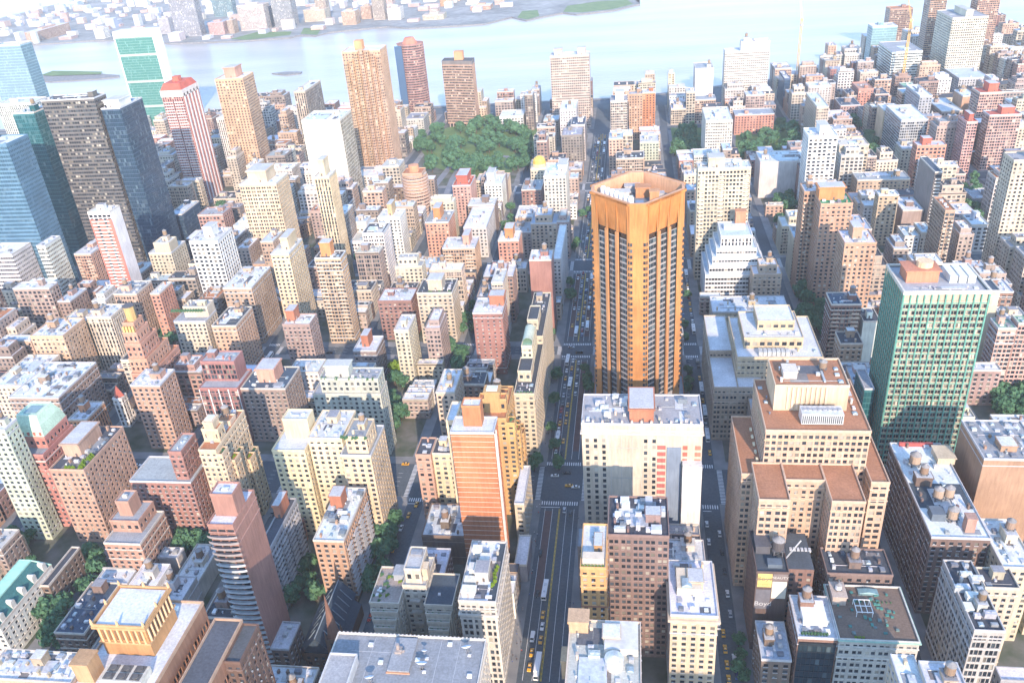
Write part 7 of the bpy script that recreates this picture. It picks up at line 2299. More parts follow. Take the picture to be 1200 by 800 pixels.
@special
def church(root, bx, H, col, roof, org, rng, seed, d):
 x0, x1, y0, y1 = bx; m = x0+(x1-x0)*.55; stone = (.14, .085, .06); sl = (.045, .07, .1)
 simple(root, (m-7, m+7, y0+4, y1), 0, 11, 'p', stone, sl, org, seed, parapet=False)
 b = MB(); gable(b, m-7, m+7, y0+4, y1, 11, 20); part('nave_roof', b, M['roof'], root, sl, org)
 b = MB(); b.box(x0, m-7.2, y0+8, y1-3, 0, 7.5); b.box(m+7.2, x1+2, y0+8, y1-3, 0, 7.5); part('aisle', b, M['wall'], root, stone, org)
 b = MB()
 for xa, xb in ((x0, m-7.2), (x1+2, m+7.2)): b.quads([((xa, y0+8, 7.6), (xb, y0+8, 10.4), (xb, y1-3, 10.4), (xa, y1-3, 7.6))])
 part('aisle_roof', b, M['roof'], root, sl, org)
 for k in range(7):
  for s in (-1, 1):
   b = MB(); yy = y0+10+k*4.2; b.bar((m+s*2, yy, 18.6), (m+s*6.8, yy, 11.8), .25); part('roof_rib', b, M['trim'], root, (.2, .26, .3), org)
 b = MB(); b.bar((m, y0+3.6, 20), (m, y1+.4, 20), .28); part('ridge', b, M['trim'], root, (.28, .34, .36), org)
 tx, ty = x1+.5, y0+5
 b = MB(); b.box(tx-3.1, tx+3.1, ty-3.1, ty+3.1, 0, 22)
 for i in (-1, 1):
  for j in (-1, 1): b.cyl(tx+i*2.7, ty+j*2.7, 22, 27, .7, .02, n=6)
 part('tower', b, M['wall'], root, stone, org)
 b = MB(); b.cyl(tx, ty, 22, 47, 2.9, .06, n=8); part('spire', b, M['wall'], root, (.2, .11, .08), org)
 b = MB(); b.box(tx-1, tx+1, ty-3.2, ty-3.12, 14, 20, faces='f'); b.box(tx+3.12, tx+3.2, ty-1, ty+1, 14, 20, faces='r'); part('louvre', b, M['trim'], root, (.03, .03, .03), org)
@special
def signs(root, bx, H, col, roof, org, rng, seed, d):
 x0, x1, y0, y1 = bx; mid = x0+(x1-x0)*.55
 z = simple(root, (x0, mid, y0, y1), 0, H, 'n', (.12, .085, .075), (.07, .085, .1), org, seed)
 w, p = MB(), MB(); facade(w, p, (mid+.1, y0+3, 0), (1, 0, 0), x1-mid-.1, 0, H-1, 'p'); facade(w, p, (x1, y0+3, 0), (0, 1, 0), y1-y0-3, 0, H-1, 'n'); facade(w, p, (x0-.03, y1, 0), (0, -1, 0), y1-y0, 0, H-2, 'p')
 part('wing', w, M['wall'], root, (.2, .12, .095), org); part('window', p, M['pane'], root, None, org, True, True)
 b = MB(); b.box(mid+.1, x1, y0+3, y1, H-1.4, H-1, faces='t'); part('roof', b, M['roof'], root, (.08, .095, .11), org)
 def panel(xa, xb, za, zb, c, nm='painted_sign'):
  b = MB(); b.box(xa, xb, y0-.09, y0-.02, za, zb); o = part(nm, b, M['trim'], root, c, org); return o
 W = mid-x0; t = lambda f: x0+f*W
 s1 = panel(t(.05), t(.5), H-9, H-1.2, (.62, .5, .17)); s2 = panel(t(.53), t(.98), H-5.2, H-1.2, (.2, .17, .16)); s3 = panel(t(.52), t(.97), H-15.5, H-5.6, (.62, .6, .5)); s4 = panel(t(.03), t(.49), H-22, H-10.5, (.14, .14, .16))
 def text(s, x, z_, size, c, par):
  cu = bpy.data.curves.new('lettering', 'FONT'); cu.body = s; cu.size = size; cu.align_x = 'CENTER'; cu.extrude = .01
  o = bpy.data.objects.new('lettering', cu); COL.objects.link(o); o.parent = par; o.location = (x-org[0], y0-.12-org[1], z_); o.rotation_euler = (R(90), 0, 0); cu.materials.append(M['trim'])
  me = bpy.data.meshes.new_from_object(o); m_ = link('lettering', me, par, c, o.location); m_.rotation_euler = o.rotation_euler; bpy.data.objects.remove(o)
 text('Boyd', t(.28), H-5.2, 3.4, (.3, .2, .1), s1); text('CHEMISTS', t(.28), H-8, 1.3, (.3, .2, .1), s1)
 text('BEAUTY', t(.75), H-4, 1.9, (.5, .48, .43), s2); text('Boyd', t(.28), H-20, 3.6, (.42, .43, .44), s4)
 tank(root, mid-3, y0+12, z, 2.6, 4.6, rng, org, 3.5, (.1, .09, .09))
 b = MB(); b.bar((mid, y0+9, z), (mid+6.5, y0+13, z+7), .3); part('roof_pipe', b, M['metal'], root, (.62, .62, .6), org)
 for k in range(6): put('air_conditioner', root, mid+3+k*1.6, y0+15, z-.9, 1.1, 2, 1.2, (.6, .62, .62), org)
 put('bulkhead', root, x0+4, y0+15, z, 6, 7, 4.5, (.1, .1, .11), org); put('deck_box', root, x0+8, y0+5, z, 6, 4, 2, (.11, .14, .17), org, name='roof_hatch'); put('skylight', root, x0+9, y0+18, z, 2, 4, 1.2, (.6, .62, .62), org)
@special
def greenroof(root, bx, H, col, roof, org, rng, seed, d):
 x0, x1, y0, y1 = bx; z = simple(root, bx, 0, H, 'p', (.44, .2, .17), (.3, .33, .35), org, seed)
 q = (x0+1, x1-1, y0+7, y1-1); z2 = simple(root, q, z, H+7, 'p', (.46, .2, .16), (.3, .32, .3), org, seed)
 b = MB(); i = 3.2; a, bb, c, e = q
 b.loft([[(a, c, H+7), (bb, c, H+7), (bb, e, H+7), (a, e, H+7)], [(a+1.2, c+1.6, H+13), (bb-1.2, c+1.6, H+13), (bb-1.2, e-1.2, H+13), (a+1.2, e-1.2, H+13)], [(a+i, c+4, H+18), (bb-i, c+4, H+18), (bb-i, e-i, H+18), (a+i, e-i, H+18)]])
 part('copper_roof', b, M['roof'], root, (.5, .66, .5), org)
 b = MB(); ring(b, (a+i, bb-i, c+4, e-i), H+17.6, H+18.7); part('roof_rim', b, M['trim'], root, (.6, .7, .55), org)
 put('deck_box', root, (a+bb)/2, (c+e)/2, H+17.9, (bb-a)*.4, (e-c)*.35, .5, (.2, .3, .33), org, name='roof_hatch')
 b = MB(); ring(b, bx, H-5, H-4.4, .5, .4); part('cornice', b, M['trim'], root, (.66, .6, .55), org)
 for k in range(5): put('deck_box', root, a+2+k*(bb-a-4)/4, c+.9, H+7, 1.4, 1.6, 2.4, (.42, .14, .11), org, name='dormer')
@special
def cascade(root, bx, H, col, roof, org, rng, seed, d):
 x0, x1, y0, y1 = bx; rc = ROOFC['terra']; n = 5; w = x1-x0; e = .22*w
 core = (x0, x1-e, y0, y1); z = simple(root, core, 0, H, 'p', col, rc, org, seed)
 dy = (y1-y0)/n
 for k in range(n):   # stepped terraces down the street side
  a = y0+k*dy+.2; h = H-3-5.5*(k+(k % 2)*.7); xr = x1+(1.5 if k % 2 else 0)
  zt = simple(root, (x1-e+.02, xr, a, a+dy-.4), 0, h, 'p', jit(col, rng, .05), jit(rc, rng, .2), org, seed+k)
  put('planting' if k % 2 else 'shrub', root, (x1-e+xr)/2, a+dy*.5, zt, e*.6, dy*.5, 1.4, None, org)
  zt = simple(root, (x0+.1, x1-e-.1-k*.4, a, a+dy-.4), z-.1, H+2.5+2.6*((k*2) % 3), 'p', jit(col, rng, .05), jit(rc, rng, .2), org, seed+9+k) if k % 2 else None
 put('bulkhead', root, x0+w*.38, y0+(y1-y0)*.3, z, w*.42, 7, 13, col, org); put('deck_box', root, x0+w*.38, y0+(y1-y0)*.3, z+12.9, w*.3, 4.5, .8, (.6, .6, .58), org, name='roof_fan')
 tank(root, x0+w*.4, y0+(y1-y0)*.72, z+4, 2, 3.6, rng, org)
 roof_kit(root, (x0+1, x1-e-1, y0+1, y1-1), z, rng, org, col, 5, big=False)
@special
def setback(root, bx, H, col, roof, org, rng, seed, d):
 x0, x1, y0, y1 = bx; z = 0; w = x1-x0; dp = y1-y0
 steps = [(0, 1.35, 0, 1.9, .55), (0, 1.2, .1, 1.55, .68), (.02, 1.05, .15, 1.2, .82), (.05, .95, .2, .95, .92), (.15, .85, .3, .85, 1.0)]
 for k, (a, b, c, e, f) in enumerate(steps): z = simple(root, (x0+a*w, x0+b*w, y0+c*dp, y0+e*dp), max(0, z-.1), H*f, 'p', jit(col, rng, .05), ROOFC['terra'], org, seed+k)
 b = MB(); b.cyl((x0+x1)/2, y0+dp*.57, z, z+10, w*.3, n=8); part('lantern', b, M['wall'], root, (.5, .34, .14), org)
 b = MB(); b.cyl((x0+x1)/2, y0+dp*.57, z+10, z+10.8, w*.34, n=8); part('lantern_roof', b, M['roof'], root, (.12, .12, .13), org)
 for k in range(4): put('deck_box', root, x0+w*(.2+.2*k), y0+dp*.22, H*.92, 1.2, 1, 4, (.62, .45, .16), org, name='finial')
@special
def belfry(root, bx, H, col, roof, org, rng, seed, d):
 x0, x1, y0, y1 = bx; simple(root, (x0+2, x1, y0+7, y1), 0, 12, 'p', (.4, .37, .35), (.1, .1, .1), org, seed, parapet=False)
 b = MB(); gable(b, x0+2, x1, y0+7, y1, 12, 18); part('nave_roof', b, M['roof'], root, (.12, .1, .1), org)
 tx, ty = x0+5, y0+3.5; z = simple(root, (tx-3.3, tx+3.3, ty-3.3, ty+3.3), 0, 24, 'v', (.72, .7, .66), (.4, .4, .4), org, seed)
 b = MB(); b.cyl(tx, ty, 24, 32, 3.9, .1, n=4); part('spire', b, M['roof'], root, (.42, .13, .1), org)
@special
def dome(root, bx, H, col, roof, org, rng, seed, d):
 z = simple(root, bx, 0, H, 'p', col, ROOFC['white'], org, seed); x0, x1, y0, y1 = bx; cx, cy = (x0+x1)/2, (y0+y1)/2; r = (x1-x0)*.42
 b = MB(); b.cyl(cx, cy, z, z+4, r*1.03, n=12); part('drum', b, M['wall'], root, (.6, .5, .3), org)
 b = MB(); b.loft([[(cx+r*math.cos(a)*math.cos(i*.5236), cy+r*math.cos(a)*math.sin(i*.5236), z+4+r*1.1*math.sin(a)) for i in range(12)] for a in (0, .4, .8, 1.15, 1.5)]); part('dome', b, M['metal'], root, (.75, .5, .1), org)
@special
def redcap(root, bx, H, col, roof, org, rng, seed, d):
 x0, x1, y0, y1 = bx; z = simple(root, bx, 0, H, 'v', col, (.5, .14, .1), org, seed)
 balconies(root, org, bx, 5, H-8, 3.1, 'f', (.62, .56, .54), [(.05, .48), (.55, .97)], 1.2)
 b = MB()
 for k in range(5): yy = y0+(k+.5)/5*(y1-y0); b.box(x1+.02, x1+.5, yy-1.2, yy+1.2, 0, H-4)
 part('white_pier', b, M['trim'], root, (.72, .68, .66), org)
 b = MB(); ring(b, bx, H-7, H+.2, .6, .5); part('band', b, M['trim'], root, (.66, .6, .54), org)
 b = MB(); b.loft([[(x0, y0, H), (x1, y0, H), (x1, y1, H), (x0, y1, H)], [(x0+3, y0+5, H+7), (x1-3, y0+5, H+7), (x1-3, y1-5, H+7), (x0+3, y1-5, H+7)]]); part('cap_roof', b, M['roof'], root, (.55, .13, .09), org)
 b = MB(); b.box((x0+x1)/2-3.5, (x0+x1)/2+3.5, (y0+y1)/2-4, (y0+y1)/2+4, H+7, H+12); part('cap_tower', b, M['wall'], root, (.55, .15, .1), org)
@special
def unslab(root, bx, H, col, roof, org, rng, seed, d):
 x0, x1, y0, y1 = bx; w, p = MB(), MB(); c = (.2, .36, .31)
 facade(w, p, (x0, y0, 0), (1, 0, 0), x1-x0, 12, H-9, 'g', False); w.box(x0, x1, y0+.2, y1, 0, 12)
 facade(w, p, (x1, y1, 0), (-1, 0, 0), x1-x0, 0, H-9, 'n'); part('curtain_wall', w, M['metal'], root, c, org); part('window', p, M['curtain'], root, (.07, .25, .21), org, True, True, seed)
 for k, zz in enumerate((H*.28, H*.52, H*.77)):
  b = MB(); b.box(x0, x1, y0-.25, y0-.03, zz, zz+3.2); part('louvre_band', b, M['metal'], root, (.46, .52, .46), org)
 for a, bb in ((x0-1.6, x0), (x1, x1+1.6)):
  b = MB(); b.box(a, bb, y0-.6, y1+.6, 0, H); part('end_wall', b, M['trim'], root, (.8, .79, .77), org)
 b = MB(); b.box(x0, x1, y0-.5, y1, H-9, H); part('crown', b, M['trim'], root, (.66, .6, .52), org)
 b = MB(); b.box(x0+.5, x1-.5, y0+.5, y1-.5, H, H+.5, faces='fbrlt'); part('roof', b, M['roof'], root, ROOFC['white'], org)
@special
def corinth(root, bx, H, col, roof, org, rng, seed, d):
 x0, x1, y0, y1 = bx; w = x1-x0; n = 7; s = w/n; rc = ROOFC['white']; core = (x0, x1, y0+4, y1); z = simple(root, core, 0, H-2, 'p', col, rc, org, seed)
 for k in range(n):
  h = H-[14, 11, 3, 0, 1.5, 4, 8][k]; c = x0+(k+.5)*s
  pts = [(c-s*.49, y0+4), (c-s*.34, y0+.9), (c, y0-.6), (c+s*.34, y0+.9), (c+s*.49, y0+4)]
  w_, p = MB(), MB()
  for a, b in zip(pts, pts[1:]): A, B = Vector((*a, 0)), Vector((*b, 0)); L = (B-A).length; facade(w_, p, A, (B-A)/L, L, 0, h, 'dense' if L > 2.2 else 'n')
  r = MB(); r.quads([(((*pts[0], h)), (*pts[1], h), (*pts[3], h), (*pts[4], h)), ((*pts[1], h), (*pts[2], h), (*pts[3], h), (*pts[3], h))])
  part('bay', w_, M['wall'], root, jit(col, rng, .05), org); part('window', p, M['pane'], root, None, org, True, True, k); part('bay_roof', r, M['roof'], root, (.55, .4, .3), org)
 b = MB(); b.box(x0+w*.3, x0+w*.5, y0+12, y0+22, H-2.5, H+8); part('crown', b, M['wall'], root, (.6, .3, .15), org)
 # podium
 simple(root, (x0+4, x1+16, y0-16, y0-3), 0, 9, 'p', (.4, .36, .32), (.28, .3, .33), org, seed)
@special
def redcap2(root, bx, H, col, roof, org, rng, seed, d):
 x0, x1, y0, y1 = bx; rx, ry = (x1-x0)/2, (y1-y0)/2; poly_shell(root, ngon((x0+x1)/2, (y0+y1)/2, rx*1.05, ry, 14, -1.8), 0, H, 'r', (.38, .22, .19), (.4, .2, .16), org, seed)
 b = MB(); b.cyl((x0+x1)/2, (y0+y1)/2, H-.6, H+8, rx*.6, rx*.35, n=10); part('cap_roof', b, M['roof'], root, (.55, .22, .15), org)
 b = MB(); b.box(x0, x0+rx*.55, y0-.5, y0+ry, 0, H-1); part('glass_corner', b, M['curtain'], root, (.08, .14, .24), org, rnd=True)
@special
def brownriver(root, bx, H, col, roof, org, rng, seed, d):
 x0, x1, y0, y1 = bx; ym = y0+8
 pts = [(x0, ym+3), (x0+(x1-x0)*.3, y0+9), (x1, y0), (x1, y1-9), (x0, y1)]
 poly_shell(root, pts, 5, H, 'r', col, (.12, .12, .13), org, seed)
 poly_shell(root, [(p[0]*1.0, p[1]) for p in pts], H+.1, H+5, 'n', (.2, .18, .17), (.1, .11, .12), org, seed, nm='crown')
 b = MB()
 for k in range(9): b.box(x0+3+k*(x1-x0-6)/8-.6, x0+3+k*(x1-x0-6)/8+.6, y0+10, y0+11.2, 0, 5)
 part('column', b, M['trim'], root, (.4, .3, .25), org)
 b = MB(); b.box(x0+(x1-x0)*.4, x0+(x1-x0)*.68, y0+14, y0+24, H+4, H+16); part('bulkhead', b, M['wall'], root, (.6, .3, .16), org)
@special
def round_tower(root, bx, H, col, roof, org, rng, seed, d):
 x0, x1, y0, y1 = bx; cx, cy = (x0+x1)/2, (y0+y1)/2; r = (x1-x0)/2
 poly_shell(root, ngon(cx, cy, r, r, 16, .2), 0, H, 'r', col, ROOFC['pale'], org, seed)
 me = MB(); me.cyl(0, 0, 0, 1.1, r+1.1, n=16); me = me.mesh('balcony_ring', [M['trim']])
 for k in range(int(H/3.4)-1): link('balcony_ring', me, root, (.55, .4, .32), (cx-org[0], cy-org[1], 3+k*3.4))
 b = MB(); b.cyl(cx, cy, H-.6, H+9, r*.42, n=12); part('drum', b, M['wall'], root, (.6, .3, .17), org)
 simple(root, (cx-r*.8, cx+r*.8, cy-r*.7, cy+r*.7), H-.5, H+3, 'p', col, ROOFC['terra'], org, seed)
@special
def zig(root, bx, H, col, roof, org, rng, seed, d):
 x0, x1, y0, y1 = bx; w = x1-x0; z = 0; c = (.72, .7, .66)
 for k, (g, f, hh) in enumerate(((.5, 14, .52), (.38, 11, .64), (.27, 8, .74), (.14, 4, .84), (0, 0, 1.0))):
  z = simple(root, (x0-g*w, x1+g*w, y0-f, y1+2-k*.4), max(0, z-.1), H*hh, 'r' if k < 4 else 'v', c, ROOFC['bluewhite'], org, seed+k)
 put('deck_box', root, (x0+x1)/2, (y0+y1)/2+3, z, w*.7, 7, 2.5, (.6, .63, .66), org, name='roof_plant')
 put('bulkhead', root, x0+w*.72, y1-4, z, 8, 6, 12, (.5, .25, .15), org)
@special
def onepark(root, bx, H, col, roof, org, rng, seed, d):
 x0, x1, y0, y1 = bx; w, dp = x1-x0, y1-y0; wc = (.5, .4, .27); rc = ROOFC['white']
 z = simple(root, bx, 0, H, 'pairs', wc, rc, org, seed)
 z2 = simple(root, (x0+w*.1, x1-w*.2, y0+dp*.22, y1-dp*.12), z-.05, H+7, 'sq', wc, rc, org, seed)
 z3 = simple(root, (x0+w*.28, x1-w*.28, y0+dp*.42, y1-dp*.18), z2-.05, H+13, 'sq', wc, rc, org, seed)
 simple(root, (x0-14, x0-.05, y0-12, y0+24), 0, H*.74, 'pairs', (.42, .34, .26), rc, org, seed); simple(root, (x0-14, x0-.05, y0+24.3, y1+20), 0, H*.82, 'pairs', (.42, .34, .26), rc, org, seed)
 simple(root, (x0, x0+w*.3, y0-12, y0-.05), 0, H*.74, 'pairs', (.42, .34, .26), rc, org, seed)
 for k in range(7): put('air_conditioner', root, x0+w*.28+k*2.6, y0+4.5, z, 2.2, 5, 3, (.55, .57, .56), org)
 roof_kit(root, (x0+w*.45, x1-2, y0+1.5, y0+dp*.2), z, rng, org, wc, 5, big=False); roof_kit(root, (x0+w*.12, x1-w*.22, y0+dp*.24, y0+dp*.4), z2, rng, org, wc, 5, big=False)
 b = MB(); ring(b, bx, H-4.3, H-3.8, .6, .35); part('cornice', b, M['trim'], root, (.52, .42, .3), org)

EXTRA = {}
def extra(f): EXTRA[f.__name__] = f; return f
def pot(root, org, x, y, z, s, h, lime=False): put('planting' if lime else 'shrub', root, x, y, z, s, s, h, None, org)
@extra
def ctower(root, bx, z, org, rng, col):
 x0, x1, y0, y1 = bx; b = MB(); b.box(x1-3.6, x1-.5, y0+.6, y1-.6, z, z+.06, faces='t'); part('roof_deck', b, M['roof'], root, (.06, .08, .1), org)
 for k in range(6): pot(root, org, x1-2.4+rng.uniform(-.6, .6), y0+9+k*2.1, z, 1.8, 2.2, True)
 for x, y, w, d, h in ((4, 4.5, 7, 5, 3), (3.5, 11, 6, 4, 2.2), (5, 17, 7, 5, 3.6), (9, 14, 3, 6, 3), (8, 23, 5, 6, 3.2), (4, 28, 5, 4, 4)): put('bulkhead', root, x0+x, y0+y, z, w*.8, d*.8, h, (.66, .64, .58), org)
 b = MB()
 for k in range(4): u = x0+k*(x1-x0-1.1)/3; b.box(u, u+1.1, y0-.35, y0-.02, 9, 44)
 part('pilaster', b, M['trim'], root, (.56, .52, .46), org); b = MB(); ring(b, bx, 44, 45, .8, .7); part('cornice', b, M['trim'], root, (.58, .54, .47), org)
@extra
def redfront(root, bx, z, org, rng, col):
 x0, x1, y0, y1 = bx
 for f in (0, .38, .76):
  b = MB(); b.box(x0+f*(x1-x0), x0+(f+.24)*(x1-x0), y0-.3, y0-.02, 0, z-6); part('red_panel', b, M['wall'], root, (.5, .17, .13), org)
@extra
def orangefr(root, bx, z, org, rng, col):
 x0, x1, y0, y1 = bx
 for k in range(7): pot(root, org, x0+.8+k*1.35, y0+.9, z, 1.2, 1.1, True)
 put('deck_box', root, (x0+x1)/2, y0+4.2, z, x1-x0-1.6, 4, 3.1, (.6, .5, .38), org, name='penthouse')
 b = MB(); ring(b, bx, 52, 52.6, .5, .35); part('cornice', b, M['trim'], root, (.3, .14, .08), org)
@extra
def tan33(root, bx, z, org, rng, col):
 b = MB(); ring(b, bx, 46.2, 47.4, 1.2, 1.1); part('cornice', b, M['trim'], root, (.55, .45, .34), org)
 x0, x1, y0, y1 = bx; put('deck_box', root, x0+8, y0+17, z, 10, 12, 4, (.6, .52, .4), org, name='penthouse'); put('skylight', root, x0+7, y0+14, z+4, 4, 5, 1.2, (.35, .45, .5), org)
@extra
def longloft(root, bx, z, org, rng, col):
 x0, x1, y0, y1 = bx
 for x, y, r in ((12, 12, 2.4), (10, 26, 2.2), (15, 27, 2.2), (7, 52, 2.6)): tank(root, x0+x, y0+y, z, r, 4.4, rng, org, 2.2, (.4, .3, .22))
 b = MB(); b.box(x0+.6, x1-.6, y0+20, y0+38, z, z+.05, faces='t'); part('roof_deck', b, M['roof'], root, (.07, .09, .11), org)
 put('deck_box', root, x0+6, y0+14, z, 6, 6, 4, (.12, .15, .18), org, name='roof_shed'); put('bulkhead', root, x0+17, y0+6, z, 4, 4, 8, (.42, .26, .2), org)
 put('bulkhead', root, x0+22, y0+58, z, 8, 10, 4, (.6, .5, .36), org); b = MB(); b.box(x0+4, x0+20, y1-2.2, y1-1, z, z+2); part('roof_fence', b, M['trim'], root, (.45, .1, .09), org)
@extra
def bushes(root, bx, z, org, rng, col):
 x0, x1, y0, y1 = bx
 for k in range(7): pot(root, org, x1-2-rng.uniform(0, 2), y0+1.6+k*1.7, z, 2.4, 2.8, True)
 for k in range(3): pot(root, org, x0+9+k*2, y0+1.6, z, 2, 2, True)
@extra
def terrace(root, bx, z, org, rng, col):
 x0, x1, y0, y1 = bx
 for k in range(9): pot(root, org, rng.uniform(x0+1, x1-1), y0+rng.uniform(.8, 2.2), z, 1.7, 1.6)
@extra
def hedge(root, bx, z, org, rng, col):
 x0, x1, y0, y1 = bx
 for k in range(12): pot(root, org, x0+1+k*(x1-x0-2)/11, y0+1, z, 2.2, 2.2)
@extra
def plant(root, bx, z, org, rng, col):
 x0, x1, y0, y1 = bx; w, d = x1-x0, y1-y0
 for k in range(12): put('air_conditioner' if k % 3 else 'deck_box', root, x0+rng.uniform(.08, .92)*w, y0+rng.uniform(.12, .88)*d, z, rng.uniform(1.8, 5), rng.uniform(1.6, 4), rng.uniform(1.2, 3), jit(rng.choice([(.66, .66, .63), (.5, .52, .54), (.2, .23, .26)]), rng), org, name=None if k % 3 else 'plant_room')
@extra
def bbox(root, bx, z, org, rng, col):
 x0, x1, y0, y1 = bx
 b = MB(); b.box(x0+13, x1-1, y1-15, y1-2, z, z+3.2); part('raised_roof', b, M['trim'], root, (.55, .53, .49), org)
 b = MB(); b.cyl(-6.6, 202.4, z, z+4.2, 3.3, n=18); b.cyl(-6.6, 202.4, z+4.2, z+5.4, 3.4, .2, n=18); part('water_tank', b, M['metal'], root, (.62, .6, .56), org)
 put('bulkhead', root, x0+3.4, y1-2.8, z-6, 7, 6, 12, (.5, .33, .2), org); put('air_conditioner', root, x0+9.5, y1-16, z, 4.2, 2.6, 2, (.5, .56, .53), org)
 for k in range(3): put('bulkhead', root, x0-1.4, y1-12-k*12, z-14-k*7, 2.6, 6, 10, (.52, .36, .22), org)
@special
def step3(root, bx, H, col, roof, org, rng, seed, d):
 x0, x1, y0, y1 = bx; c = (.5, .46, .38); w = x1-x0; L = (x0, x0+w*.36, y0+4, y1); Rr = (x0+w*.66, x1, y0+5, y1-2)
 zl = simple(root, L, 0, H, 'p', c, (.36, .3, .26), org, seed); zr = simple(root, Rr, 0, H-1, 'p', c, (.07, .1, .13), org, seed+1)
 zm = simple(root, (x0+w*.36+.1, x0+w*.66-.1, y0+12, y1+4), 0, H+3, 'p', c, (.5, .5, .49), org, seed+2); zt = simple(root, (x0+w*.4, x0+w*.6, y0+14, y1+2), zm-.1, H+11, 'p', (.56, .5, .4), (.45, .46, .46), org, seed+3)
 for bx2, h in ((L, H), (Rr, H-1)):
  a, b_, f, g = bx2
  for k in range(4):
   s = .09*(k+1)*(b_-a); zz = simple(root, (a+s*.6, b_-s*.5, f-1.5*(4-k)*.0-2.2-k*1.7, f-.6-k*1.7), 0, h-3.2-k*3.1, 'p', c, (.4, .38, .35), org, seed+k)
   for q in range(3): pot(root, org, a+s+q*2.6, f-1.6-k*1.7, zz, 1, .9)
 for k in range(16): pot(root, org, rng.uniform(L[0]+.8, L[1]-1), L[2]+rng.choice((rng.uniform(.6, 5), rng.uniform(5, 17))), zl, rng.uniform(1, 1.9), rng.uniform(.8, 1.7), k % 3 == 0)
 for k in range(5): put('deck_box', root, rng.uniform(L[0]+2, L[1]-2), L[2]+rng.uniform(3, 9), zl, 1.2, 1, .7, (.6, .6, .58), org, name='deck_furniture')
 put('bulkhead', root, L[1]-3, y1-5, zl, 5, 6, 4, (.3, .33, .36), org); put('air_conditioner', root, x0+w*.5, y1-2, zt, 5, 3, 1.4, (.3, .31, .33), org); put('chimney', root, x0+w*.63, y0+18, zm, 2.4, 4, 7, (.6, .5, .36), org)
 b = MB(); b.box(Rr[0]+5, Rr[0]+6.2, Rr[2]+6, Rr[2]+7, zr, zr+1); part('roof_hatch', b, M['trim'], root, (.6, .6, .6), org)
 for k in range(3): put('deck_box', root, x0+w*.5, y0+11, 18+k*7, 5, 1.6, .9, (.45, .42, .36), org, name='balcony')
def big_tan():
 org = (80, 292, 0); root = thing('office_block', 'broad tan office block with terracotta roofs stepping up in tiers', 'building', org); wc = (.5, .35, .25); rc = (.42, .2, .11); rng = random.Random(3)
 # tiers
 simple(root, (67.2, 84, 306, 318), 0, 72, 'p', wc, rc, org, 1); simple(root, (54, 67, 292, 318), 0, 72, 'pairs', wc, rc, org, 2); simple(root, (84.2, 98, 292, 318), 0, 72, 'pairs', wc, rc, org, 3)
 simple(root, (49, 58.8, 312, 358), 0, 70, 'pairs', wc, rc, org, 4); simple(root, (104.2, 112, 308, 360), 0, 70, 'pairs', wc, rc, org, 5)
 z = simple(root, (59, 104, 318.2, 361), 0, 90, 'dense', wc, rc, org, 6)
 z2 = simple(root, (64.5, 97, 335, 359), z-.05, 103, 'n', (.55, .42, .29), rc, org, 7); z3 = z2
 for k in range(9):
  b = MB(); b.box(70+k*2.1, 71+k*2.1, 334.4, 334.98, 90, 102); part('pilaster', b, M['wall'], root, (.56, .44, .32), org)
 b = MB(); b.box(75, 93, 323, 330, z+.6, z+6); part('cooling_plant', b, M['metal'], root, (.6, .62, .63), org)
 for i in range(8):
  b = MB(); b.cyl(76.5+i*2.15, 326.5, z+6, z+6.7, .9, n=10); part('fan', b, M['metal'], root, (.35, .37, .4), org)
 b = MB()
 for i in range(20): b.box(75.3+i*.88, 75.75+i*.88, 322.9, 322.98, z+1.2, z+5.2, faces='f')
 part('louvre', b, M['trim'], root, (.06, .07, .08), org)
 for i in range(6):
  b = MB(); b.box(56.6, 57.6, 316+i*6, 318+i*6, 69.2, 70.2); part('roof_light', b, M['trim'], root, (.7, .6, .4), org)
 for bx, zz, n in (((60, 103, 319, 322), z, 4), ((60, 65, 330, 360), z, 3), ((66, 96, 337, 357), z3, 10), ((98, 103, 330, 360), z, 3)): roof_kit(root, bx, zz, rng, org, (.6, .58, .55), n, big=False)
 put('bulkhead', root, 72, 345, z3, 6, 7, 4, (.56, .5, .44), org); tank(root, 88, 350, z3, 1.8, 3, rng, org, 1.4)
 for q, (bx, h) in enumerate((((54, 67, 292, 318), 72), ((84.2, 98, 292, 318), 72), ((59, 104, 318.2, 361), 90))):
  b = MB(); ring(b, bx, h-6, h-5.4, .5, .3); part('cornice', b, M['trim'], root, (.5, .38, .24), org)
def long_34():
 org = (-62, 410, 0); root = thing('apartment_house', 'long cream apartment house with an arched roof pavilion lining the wide street', 'building', org); wc = (.52, .44, .32); rng = random.Random(8); rc = ROOFC['dark']
 z = simple(root, (-69, -57, 410, 470), 0, 49, 'p', wc, rc, org, 1); z1 = simple(root, (-69, -57.2, 470.2, 534), 0, 54, 'p', wc, rc, org, 2)
 z2 = simple(root, (-68, -60, 424, 440), z-.05, 56, 'p', wc, rc, org, 3); z3 = simple(root, (-67, -60.5, 440.2, 466), z-.05, 64, 'p', (.6, .52, .36), ROOFC['green2'], org, 4)
 b = MB(); b.bar((-63.7, 444, 64), (-63.7, 462, 64), 3, n=12); part('arched_roof', b, M['roof'], root, (.55, .6, .48), org)
 simple(root, (-68, -61, 480, 500), z1-.05, 61, 'p', wc, rc, org, 5); roof_kit(root, (-68, -58, 502, 532), z1, rng, org, wc, 9); roof_kit(root, (-68.5, -57.5, 411, 423), z, rng, org, wc, 6, big=False)
 for k in range(5): put('shrub', root, -67+k*2, 411.5, z, 1.5, 1.3, 1.3, None, org)
